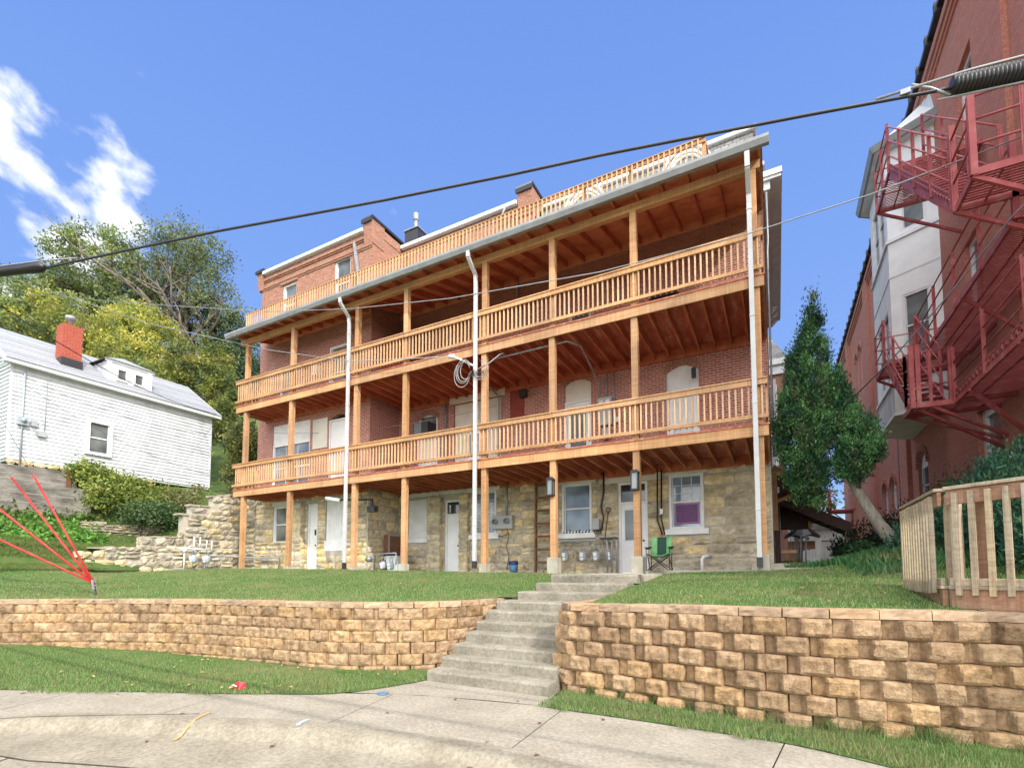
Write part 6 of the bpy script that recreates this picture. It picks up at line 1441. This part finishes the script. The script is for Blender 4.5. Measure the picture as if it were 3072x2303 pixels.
for z in (7.4, 7.45, 7.5): b.tube([(-7.9, 12.0, z), (-7.72, 12.03, z+.02), (-7.35, 12.15, z)], .012, 5)
b.build('cable_tie', M['black'], sc)

# ================================================================== overhead cables
def sag(a, b_, s, n_=24): a = Vector(a); b_ = Vector(b_); return [a.lerp(b_, i/n_)-Vector((0, 0, 4*s*(i/n_)*(1-i/n_))) for i in range(n_+1)]
def wire(pts, r, label, mat='cable', name='overhead_cable'):
    b = MB(); b.tube(pts, r, 8); o = b.build(name, M[mat]); return tag(o, label, 'cable')
mc = thing('trunk_cable', (-4, 4.3, 6.3), 'thick black trunk cable crossing the sky in front of the apartment building', 'cable')
cp_ = [(-16.6, 1.0, 6.42), (-10.65, 2.83, 6.31), (-9.79, 3.10, 6.30), (-8.2, 3.48, 6.30), (-6.67, 3.85, 6.30), (-5.34, 4.21, 6.3), (-4.25, 4.50, 6.3), (-2.66, 4.90, 6.3), (-1.62, 5.14, 6.3), (.34, 5.65, 6.3), (1.37, 5.93, 6.3), (2.18, 6.14, 6.3), (6, 7.1, 6.36)]
b = MB(); b.tube(cp_, .0165, 10); b.build('sheath', M['cable'], mc)
b = MB(); b.tube([(-9.2, 3.25, 6.36), (-9.8, 3.07, 6.40), (-16.6, 1.0, 6.55)], .010, 6); b.build('messenger_wire', M['palecable'], mc); b = MB(); b.tube([(1.0, 5.83, 6.33), (1.75, 6.0, 6.42), (2.4, 6.12, 6.43), (6, 7.05, 6.5)], .012, 6); b.build('messenger_wire', M['palecable'], mc); b = MB(); b.tube([(1.5, 5.96, 6.2), (2.2, 6.12, 6.20), (6, 7.05, 6.24)], .010, 6); b.build('messenger_wire', M['palecable'], mc)
b = MB(); b.tube([(-9.78, 3.08, 6.30), (-9.86, 3.055, 6.30), (-10.2, 2.95, 6.31), (-10.9, 2.72, 6.32), (-13.5, 1.95, 6.36)], [.03, .075, .07, .075, .08], 12); b.build('splice_sleeve', M['black'], mc)
pl_ = []; rl_ = []; D_ = (Vector((6, 7.1, 6.36))-Vector((1.6, 5.99, 6.3))).normalized(); o0 = Vector((1.62, 5.98, 6.30))
for k in range(110):
    q_ = .088+.022*min(1, k/50); pl_ += [o0+D_*(.034*k+.001), o0+D_*(.034*k+.017), o0+D_*(.034*k+.020), o0+D_*(.034*k+.032)]; rl_ += [q_, q_, q_-.018, q_-.018]
b = MB(); b.tube(pl_, rl_, 14); b.build('ribbed_sleeve', M['black'], mc)
b = MB(); b.box(1.2, 1.28, 5.86, 5.90, 6.31, 6.36); b.tube([(1.3, 5.9, 6.40), (1.45, 5.95, 6.34), (1.6, 5.98, 6.22)], .014, 6); b.build('clamp', M['galv'], mc)
wire([(-42, 11, 18.9), (-23.4, 11, 13.16), (-15.84, 11, 10.92), (-11.7, 11, 9.95), (-7.86, 11, 9.26), (-3.52, 11, 8.74), (-.4, 11, 8.62), (1.73, 11, 8.69), (4.2, 11, 8.96)], .012, 'pale twisted line sagging across the third floor from the left edge to the right edge', 'galv')
wire([(-42.7, 12, 20.4), (-25.6, 12, 13.26), (-17.2, 12, 10.23), (-12.71, 12, 8.84), (-8.6, 12.02, 8.15)], .014, 'service drop running from the left splice sleeve to the white weatherhead', 'galv')
wire(sag((-16, 3.2, 8.4), (-24.7, 14.58, 9.6), .55), .014, 'dark line from the left edge to the right end of the white house eave')
wire(sag((-18.9, 13.0, 7.45), (-8.6, 14.9, 7.5), .35), .010, 'thin pale line slung under the middle balcony to the boarded doorway', 'palecable')
wire(sag((-24.9, 7.5, 9.0), (-18.5, 12.2, 7.0), .5), .008, 'thin dark wire from the meter side of the white house towards the porch')
wire(sag((-24.9, 7.5, 8.7), (-18.9, 12.2, 5.2), .5), .008, 'lower thin dark wire across the white house wall')
wire([(3.25, 8.9, 6.75), (2.98, 9, 6.5), (2.2, 9.02, 5.5), (1.56, 9, 4.75), (1.15, 9.1, 4.36), (.6, 12, 4.3), (-.05, 14.9, 4.35)], .010, 'black line coming down past the fire escape through the evergreen')
wire(sag((-40, -.75, 7.0), (40, -.75, 7.0), .0), .055, 'thick utility line over the street behind the viewer, seen by its shadow on the kerb')
wire(sag((-40, -.2, 7.0), (40, -.2, 7.0), .0), .045, 'utility line over the street behind the viewer, seen by its shadow on the sidewalk')
wire(sag((-40, 1.05, 7.0), (40, 1.05, 7.0), .0), .03, 'thin utility line overhead behind the viewer, seen by a faint shadow before the steps')
# red guy guards at the left
GG = 'red plastic guards on the guy wires'
A0 = Vector((-13.0, 5.25, 1.10)); gd = (Vector((-19, 2.5, 0))-Vector((-13, 5.25, 0))).normalized(); G_ = lambda u, z: A0+gd*u+Vector((0, 0, z-1.10))
an = thing('guy_anchor', tuple(A0), 'dark metal anchor rod where the red guy guards meet on the lawn', 'anchor'); b = MB(); b.tube([A0-Vector((0, 0, .2)), G_(.06, 1.33)], .022, 8); b.build('rod', M['dark'], an); b = MB(); b.bar(G_(.05, 1.26), G_(.10, 1.46), .07, .03); b.build('yoke', M['galv'], an)
for (u0, z0, u1, z1, ex, lb) in ((.06, 1.36, 1.63, 3.78, 0, 'steepest red guy guard, ending nearest the house'), (.08, 1.38, 2.14, 3.73, 0, 'red guy guard second from the steepest'), (.10, 1.40, 2.36, 3.01, 1, 'long red guy guard third from the steepest, leaving the picture'), (.15, 1.42, 2.32, 2.34, 1, 'lowest and flattest red guy guard, leaving the picture')):
    t = thing('guy_guard', tuple(G_(u0, z0)), lb, 'guy guard', GG); a = G_(u0, z0); c = G_(u1, z1); c2 = a+(c-a)*(1.5 if ex else 1)
    b = MB(); b.tube([a, c2], .022, 10); b.build('guard_tube', M['guard'], t); b = MB(); b.tube([G_(.05, 1.28), a], .01, 5); b.tube([c2, a+(c-a)*3.2], .008, 5); b.build('guy_wire', M['galv'], t)

# ================================================================== litter and marks on the pavement
cn = thing('crushed_carton', (-6.62, 4.36, .02), 'crushed red drink carton at the edge of the verge', 'litter'); b = MB()
vs = [(-.10, -.04, 0), (.08, -.06, .0), (.10, .05, 0), (-.07, .06, 0), (-.07, -.02, .07), (.06, -.04, .11), (.10, .02, .09), (-.05, .04, .05)]
b.add([(cn.location[0]+x, cn.location[1]+y, .02+z) for x, y, z in vs], [(0, 3, 2, 1), (4, 5, 6, 7), (0, 1, 5, 4), (1, 2, 6, 5), (2, 3, 7, 6), (3, 0, 4, 7)]); b.build('carton', M['redcan'], cn); b = MB(); b.tube([(-6.70, 4.30, .06), (-6.64, 4.288, .08), (-6.57, 4.288, .07)], .010, 5); b.build('white_band', M['white'], cn)
b = MB(); b.lathe((-4.7, 5.12, .004), [(.075, 0), (.078, .012), (.06, .016), (.03, .013)], 18); o = b.build('plastic_lid', M['bluep']); tag(o, 'flat blue plastic lid lying on the sidewalk before the steps', 'lid')
kz = lambda x, y: zs(x, y)
def blot(name, pts, w, mat, label, zf):
    b = MB(); pts = [Vector(p) for p in pts]
    for a, c in zip(pts[:-1], pts[1:]):
        d = (c-a).normalized(); nn = Vector((-d.y, d.x))
        for k in range(3):
            o_ = nn*random.uniform(-.3, .3)*w; q = [a-nn*w*.4+o_, c-nn*w*.4+o_, c+nn*w*.4+o_, a+nn*w*.4+o_]
            b.add([(p.x, p.y, zf(p.x, p.y)+.0005*k) for p in q], [(0, 1, 2, 3)])
    o = b.build(name, M[mat]); struct(o); return o
def kerbz(x, y):
    p = np.array([x, y]); i = int(np.argmin(((K-p)**2).sum(1))); d = G[i]-K[i]; t = float(np.clip(np.dot(p-K[i], d)/np.dot(d, d), 0, 1))
    s_ = np.dot(p-K[i], d); return zs(x, y)+(.006 if s_ < 0 else float(np.interp(t, [0, .12, .17, .21, .25, .29, .34, .42, .75, 1], [.003, .001, -.008, -.03, -.07, -.105, -.121, -.126, -.129, -.132]))+.008)
blot('paint_mark', [(-5.85, 3.50), (-5.76, 3.34), (-5.70, 3.26), (-5.66, 3.16), (-5.62, 3.06), (-5.58, 2.98)], .03, 'orange', '', kerbz)
blot('paint_mark', [(-4.62, 3.86), (-4.58, 3.72), (-4.52, 3.66)], .05, 'bluepaint', '', kerbz)
for i in range(34):      # fallen leaves and grit
    x = random.uniform(-9, 2.5); y = float(np.interp(x, [p[0] for p in KERB], [p[1] for p in KERB]))+random.uniform(-1.2, 1.6)
    if i > 20: break
    b = MB(); a = random.uniform(0, 6.28); s_ = random.uniform(.02, .045); z = kerbz(x, y)
    b.add([(x+s_*math.cos(a), y+s_*math.sin(a), z+.004), (x-s_*.5*math.sin(a), y+s_*.5*math.cos(a), z+.012), (x-s_*math.cos(a), y-s_*math.sin(a), z+.004), (x+s_*.5*math.sin(a), y-s_*.5*math.cos(a), z+.010)], [(0, 1, 2, 3)])
    o = b.build('fallen_leaf', M['rust']); tag(o, 'small dry brown leaf lying on the concrete by the kerb', 'leaf', 'fallen leaves on the pavement')

for i in range(46):      # yellowed leaves blown over the grass
    if i < 22: x = random.uniform(-10, -5.2); y = random.uniform(sl_y(x)+.1, float(np.interp(x, [p[0] for p in SLW], [p[1] for p in SLW]))-.1); z = zs(x, y)+.055
    else: x = random.uniform(-15, 1.4); y = wall_y(x)+random.uniform(.4, 3.2); z = lawnz(x, y)+.05
    if -4.8 < x < -2.2: continue
    b = MB(); a = random.uniform(0, 6.28); s_ = random.uniform(.03, .055)
    b.add([(x+s_*math.cos(a), y+s_*math.sin(a), z+.004), (x-s_*.6*math.sin(a), y+s_*.6*math.cos(a), z+.022), (x-s_*math.cos(a), y-s_*math.sin(a), z+.004), (x+s_*.6*math.sin(a), y-s_*.6*math.cos(a), z+.016)], [(0, 1, 2, 3)])
    o = b.build('fallen_leaf', M['yellowleaf']); tag(o, 'small yellowed leaf lying on the mown grass', 'leaf', 'fallen leaves on the grass')
# ================================================================== alley: side stair, umbrella, gate, far buildings
ss = thing('side_stair', (.4, 17.2, 1.8), 'dark timber stair with an orange rail frame on the right end of the apartment building', 'stair')
b = MB(); b.bar((-.05, 17.0, 4.85), (1.05, 17.0, 4.05), .05, .14); b.bar((-.02, 17.0, 3.75), (1.05, 17.0, 4.2), .05, .10); b.box(-.08, .06, 16.95, 17.04, 2.9, 4.85); b.build('rail_frame', M['wood'], ss)
b = MB()
for y in (17.1, 18.3): b.bar((0, y, 3.9), (1.9, y, 2.9), .06, .28)
b.build('stringer', M['darkwood'], ss)
for k in range(7): b = MB(); b.box(.0+.26*k, .27+.26*k, 17.1, 18.3, 3.80-.14*k, 3.85-.14*k); b.build('tread', M['darkwood'], ss)
b = MB(); b.box(-.05, .1, 17.05, 17.15, 1.8, 4.0); b.box(-.06, 1.3, 17.2, 18.3, 4.0, 4.06); b.box(.0, .9, 18.28, 18.34, 3.0, 4.8); b.build('stair_frame', M['darkwood'], ss)
um = thing('folded_parasol', (.72, 19, 1.85), 'closed dark parasol standing in the alley beside the building', 'parasol'); b = MB(); b.tube([(.72, 19, 1.85), (.75, 19, 3.15)], .025, 6); b.build('pole', M['dark'], um)
b = MB(); vs = [(.78, 19, 3.25)]; K_ = 12
for i in range(K_): a = 2*math.pi*i/K_; r_ = .50+.10*(i % 2); vs.append((.74+r_*math.cos(a), 19+r_*math.sin(a), 2.86-.10*(i % 2)))
b.add(vs, [(0, i+1, (i+1) % K_+1) for i in range(K_)]); b.build('canopy', M['black'], um)
df = thing('wire_pen', (.35, 18, 1.85), 'low wire pen with a timber rail against the building in the alley', 'pen'); b = MB()
for i in range(9): x = -.02+.1*i; b.tube([(x, 17.6, 1.86), (x, 17.6, 2.35 if i < 4 else 2.7)], .010, 5)
for x in (.62, .75): b.tube([(x, 17.3, 1.86), (x+.03, 17.3, 2.75)], .022, 6)
b.build('pen_bar', M['galv'], df); b = MB(); b.box(-.06, .55, 17.56, 17.64, 2.22, 2.32); b.build('pen_rail', M['wood_pale'], df)
b = MB(); b.box(-.04, .62, 17.2, 18.6, 1.7, 1.98); o = b.build('earth_mound', M['soil']); struct(o)
ws = win(apt, FE, 19.4, 20.4, 2.1, 3.9, 'glassblue', n=.17, trim=.05)
ar = thing('gate_arbor', (2.4, 30, 1.9), 'pale arched garden gate with a little roof at the far end of the alley', 'gate'); b = MB()
for x0, x1 in ((1.75, 2.0), (2.55, 2.8)): b.box(x0, x1, 29.8, 30.1, 1.7, 3.8)
k = 12; b.prism([(2.0, 3.4)]+[(2.275+.275*math.cos(a), 3.2+.3*math.sin(a)) for a in np.linspace(math.pi, 0, k)]+[(2.55, 3.4), (2.55, 3.8), (2.0, 3.8)], Fr((0, 29.8), (1, 0), (0, -1)), -.2, 0); b.build('gate_frame', M['gatewhite'], ar)
b = MB(); b.prism([(1.55, 3.8), (3.0, 3.8), (2.9, 4.15), (1.7, 4.2)], Fr((0, 29.6), (1, 0), (0, -1)), -.8, 0); b.build('gate_roof', M['slate'], ar)
b = MB()
for i in range(16): x = 1.1+.13*i; b.box(x, x+.12, 29.9, 29.96, 1.7, 2.75+(.35*(i/16)) if i < 6 else 3.2)
o = b.build('board_fence', M['gatewhite']); tag(o, 'pale grey board fence beside the arched gate at the end of the alley', 'fence')
fh2 = thing('far_house', (3, 52, 2), 'pale house with a light metal roof beyond the alley gate', 'house'); b = MB(); b.box(-2, 8, 50, 58, 1.5, 4.4); b.build('house_wall', M['brick_up'], fh2); b = MB(); b.prism([(-2.4, 4.35), (8.4, 4.35), (7.6, 6.0), (-1.6, 6.0)], Fr((0, 49.6), (1, 0), (0, -1)), -8.8, 0); b.build('roof', M['pastelroof'], fh2)
ft = tree('alley_tree', (1.4, 44, 1.8), (1.5, 44, 5), .2, [(1.2, 44, 6.6, 1.8, 1.6, 2.0, 2), (3.0, 44, 6.2, 1.4, 1.4, 1.6, 1), (.2, 45, 8.6, 2, 2, 2, 1)], 4500, .18, YT+GT, 'sunlit tree beyond the gate at the far end of the alley', None, .4)
fs = thing('far_fire_stair', (3.9, 43, 5), 'small red iron stair landing far down the alley on the brick building', 'fire escape'); b = MB(); b.box(3.5, 4.95, 42, 44.2, 6.0, 6.12); b.box(3.5, 3.54, 42, 44.2, 6.12, 6.9); b.build('landing', M['escape'], fs)
b = MB()
for z in (7.0, 7.35, 7.7): b.tube([(3.5, 42, z), (3.5, 44.2, z)], .025, 6); b.tube([(2.1, 43, z-1.4), (3.5, 43, z)], .025, 6)
for i in range(5): b.tube([(2.2+.3*i, 43, 4.9+.28*i), (2.2+.3*i, 43, 6.3+.28*i)], .02, 5); b.tube([(3.5, 42+.5*i, 6.0), (3.5, 42+.5*i, 7.7)], .02, 5)
b.bar((2.1, 43, 4.9), (3.5, 43, 6.0), .05, .12); b.bar((2.1, 43.9, 4.9), (3.5, 43.9, 6.0), .05, .12); b.bar((3.5, 42.1, 6.0), (4.95, 42.3, 4.8), .07, .07); b.build('railing', M['escape'], fs)
tw = thing('corner_tower', (-.5, 32, 2), 'red brick corner turret with white cornice and slate roof behind the evergreen', 'tower'); b = MB(); b.box(-4, .55, 31, 36, 1.5, 13.2); b.build('tower_wall', M['brick_up'], tw); b = MB(); b.box(-4.2, .85, 30.7, 36.2, 13.2, 13.5); b.box(-4.1, .7, 30.85, 36.1, 12.7, 13.2); b.build('tower_cornice', M['white'], tw); b = MB(); b.add([(-4.2, 30.7, 13.5), (.85, 30.7, 13.5), (.85, 36.2, 13.5), (-4.2, 36.2, 13.5), (-1, 33, 17.2), (-2.4, 34, 17.2)], [(0, 1, 4), (1, 2, 5, 4), (2, 3, 5), (3, 0, 4, 5)]); b.build('tower_roof', M['slate'], tw)
for z in (4.0, 7.4, 10.2): win(tw, Fr((0, 31), (1, 0), (0, -1)), -.75, .25, z, z+1.9, 'glassgrey', n=.16, trim=.05, fw=.12)
# low garden plants at the gate end of the path
bush('path_weed', [(2.0, 16.4, 2.15, .4, .5, .25, 1), (1.9, 17.6, 2.2, .35, .6, .3, 1)], 1800, .07, [(.05, .13, .05), (.08, .18, .06), (.03, .08, .04)], 'leafy weeds along the edge of the alley path below the evergreen', (2.0, 16.6, 1.9), .1, cat='weed', mat='leaf')
SUN_E = 2.7; SKY_S = .15; EXPO = .42; CLOUD = 6.4; FILLC = 21.0; SKYLO = (.140, .240, .50); SKYHI = (.092, .178, .455)

# ------------------------------------------------------------------ camera, sun, sky
cam = bpy.data.cameras.new('camera'); co = bpy.data.objects.new('camera', cam); COL.objects.link(co); scene.camera = co
co.location = (0, 0, 1.62); co.rotation_euler = (R(90+3.4865), 0, R(28.1677))
cam.sensor_width = 36; cam.lens = 1070.26/2212*36; cam.shift_y = (1170.8-829)/2212; cam.clip_end = 2000; cam.clip_start = .05
EL = 37.0; hx, hy = -.86, .51
L = Vector((hx*math.cos(R(EL)), hy*math.cos(R(EL)), -math.sin(R(EL))))
sl = bpy.data.lights.new('sun', 'SUN'); sl.energy = SUN_E; sl.angle = R(.53); sl.color = (1, .945, .86)
so = bpy.data.objects.new('sun', sl); COL.objects.link(so); so.rotation_euler = L.to_track_quat('-Z', 'Y').to_euler(); so.location = (20, -20, 40)
w = bpy.data.worlds.new('World'); scene.world = w; w.use_nodes = True
n = w.node_tree.nodes; l = w.node_tree.links; bg = n['Background']
sk = n.new('ShaderNodeTexSky'); sk.sky_type = 'NISHITA'; sk.sun_disc = False; sk.sun_elevation = R(EL); sk.sun_rotation = math.atan2(-hx, -hy)
sk.air_density = 1.0; sk.dust_density = .3; sk.ozone_density = 3.0; sk.altitude = 0
# broken clouds low in the west (left of view), laid out by world direction
tc = n.new('ShaderNodeTexCoord'); sep = n.new('ShaderNodeSeparateXYZ'); l.new(tc.outputs['Generated'], sep.inputs[0])
def mth(op, a, b=None, c=None):
    m = n.new('ShaderNodeMath'); m.operation = op
    for i, v in enumerate((a, b, c)):
        if v is None: continue
        if hasattr(v, 'is_linked'): l.new(v, m.inputs[i])
        else: m.inputs[i].default_value = v
    return m.outputs[0]
az = mth('ARCTAN2', mth('MULTIPLY', sep.outputs[0], -1), sep.outputs[1])      # angle left of +Y
hor = mth('SQRT', mth('ADD', mth('MULTIPLY', sep.outputs[0], sep.outputs[0]), mth('MULTIPLY', sep.outputs[1], sep.outputs[1])))
el = mth('ARCTAN2', sep.outputs[2], hor)
cmb = n.new('ShaderNodeCombineXYZ'); l.new(mth('MULTIPLY', az, 1.0), cmb.inputs[0]); l.new(mth('ADD', mth('MULTIPLY', el, 1.5), mth('MULTIPLY', az, -.3)), cmb.inputs[1])
ns = n.new('ShaderNodeTexNoise'); ns.inputs['Scale'].default_value = 13; ns.inputs['Detail'].default_value = 9; ns.inputs['Roughness'].default_value = .52; ns.inputs['Distortion'].default_value = .1
mp = n.new('ShaderNodeMapping'); mp.inputs['Location'].default_value = (3.1, 1.7, .4); l.new(cmb.outputs[0], mp.inputs[0]); l.new(mp.outputs[0], ns.inputs['Vector'])
def mapr(v, a, b, c=0, d=1):
    m = n.new('ShaderNodeMapRange'); m.interpolation_type = 'SMOOTHSTEP'; m.inputs[1].default_value = a; m.inputs[2].default_value = b; m.inputs[3].default_value = c; m.inputs[4].default_value = d
    l.new(v, m.inputs[0]); return m.outputs[0]
side = mapr(az, 1.05, 1.21); low = mapr(el, .74, .56)
cover = mth('MULTIPLY', side, low)
cover = mth('MAXIMUM', cover, mth('MULTIPLY', mapr(el, .5, .25), .30))
thr = mth('SUBTRACT', .74, mth('MULTIPLY', cover, .31))
cl = mapr(mth('SUBTRACT', ns.outputs[0], thr), -.02, .22)
# deep blue northern sky: away from the sun the glow near the horizon is held down
dk = n.new('ShaderNodeMix'); dk.data_type = 'RGBA'; dk.blend_type = 'MIX'; l.new(sk.outputs[0], dk.inputs[6])
gr = n.new('ShaderNodeValToRGB'); gr.color_ramp.elements[0].color = (*SKYLO, 1); gr.color_ramp.elements[1].color = (*SKYHI, 1); gr.color_ramp.elements[0].position = .18; gr.color_ramp.elements[1].position = .85
l.new(el, gr.inputs[0]); sc_ = n.new('ShaderNodeMix'); sc_.data_type = 'RGBA'; sc_.blend_type = 'MULTIPLY'; sc_.inputs[0].default_value = 1; l.new(gr.outputs[0], sc_.inputs[6]); sc_.inputs[7].default_value = (10, 10, 10, 1)
l.new(sc_.outputs[2], dk.inputs[7]); away = mapr(mth('ADD', mth('MULTIPLY', sep.outputs[0], -.55), mth('MULTIPLY', sep.outputs[1], .83)), -.25, .25)
l.new(mth('MULTIPLY', mth('MULTIPLY', away, mapr(el, .02, .16)), .9), dk.inputs[0]); skc = dk.outputs[2]
# unseen bright cloud behind the viewer and overhead, added as neutral fill light
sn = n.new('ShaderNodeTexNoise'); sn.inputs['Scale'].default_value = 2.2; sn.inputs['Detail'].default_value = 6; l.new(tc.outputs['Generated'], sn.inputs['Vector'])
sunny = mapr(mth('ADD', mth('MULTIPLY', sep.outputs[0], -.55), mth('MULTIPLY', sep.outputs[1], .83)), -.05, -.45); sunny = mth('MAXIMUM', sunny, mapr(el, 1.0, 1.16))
sc2 = n.new('ShaderNodeMix'); sc2.data_type = 'RGBA'; l.new(mth('MULTIPLY', sunny, mapr(sn.outputs[0], .30, .5)), sc2.inputs[0]); l.new(skc, sc2.inputs[6]); sc2.inputs[7].default_value = (FILLC, FILLC*.985, FILLC*.96, 1); skc = sc2.outputs[2]
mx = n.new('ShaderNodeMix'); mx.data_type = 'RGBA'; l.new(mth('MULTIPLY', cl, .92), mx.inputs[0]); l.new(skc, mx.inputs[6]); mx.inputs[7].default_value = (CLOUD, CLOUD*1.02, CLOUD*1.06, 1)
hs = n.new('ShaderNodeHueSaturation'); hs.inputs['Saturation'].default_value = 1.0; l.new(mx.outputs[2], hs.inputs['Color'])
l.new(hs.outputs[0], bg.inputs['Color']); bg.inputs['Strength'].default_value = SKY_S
scene.view_settings.view_transform = 'Standard'; scene.view_settings.look = 'None'; scene.view_settings.exposure = EXPO; scene.view_settings.gamma = 1
scene.render.engine = 'CYCLES'; scene.cycles.use_denoising = True
scene.cycles.max_bounces = 8; scene.cycles.diffuse_bounces = 4; scene.cycles.transparent_max_bounces = 8
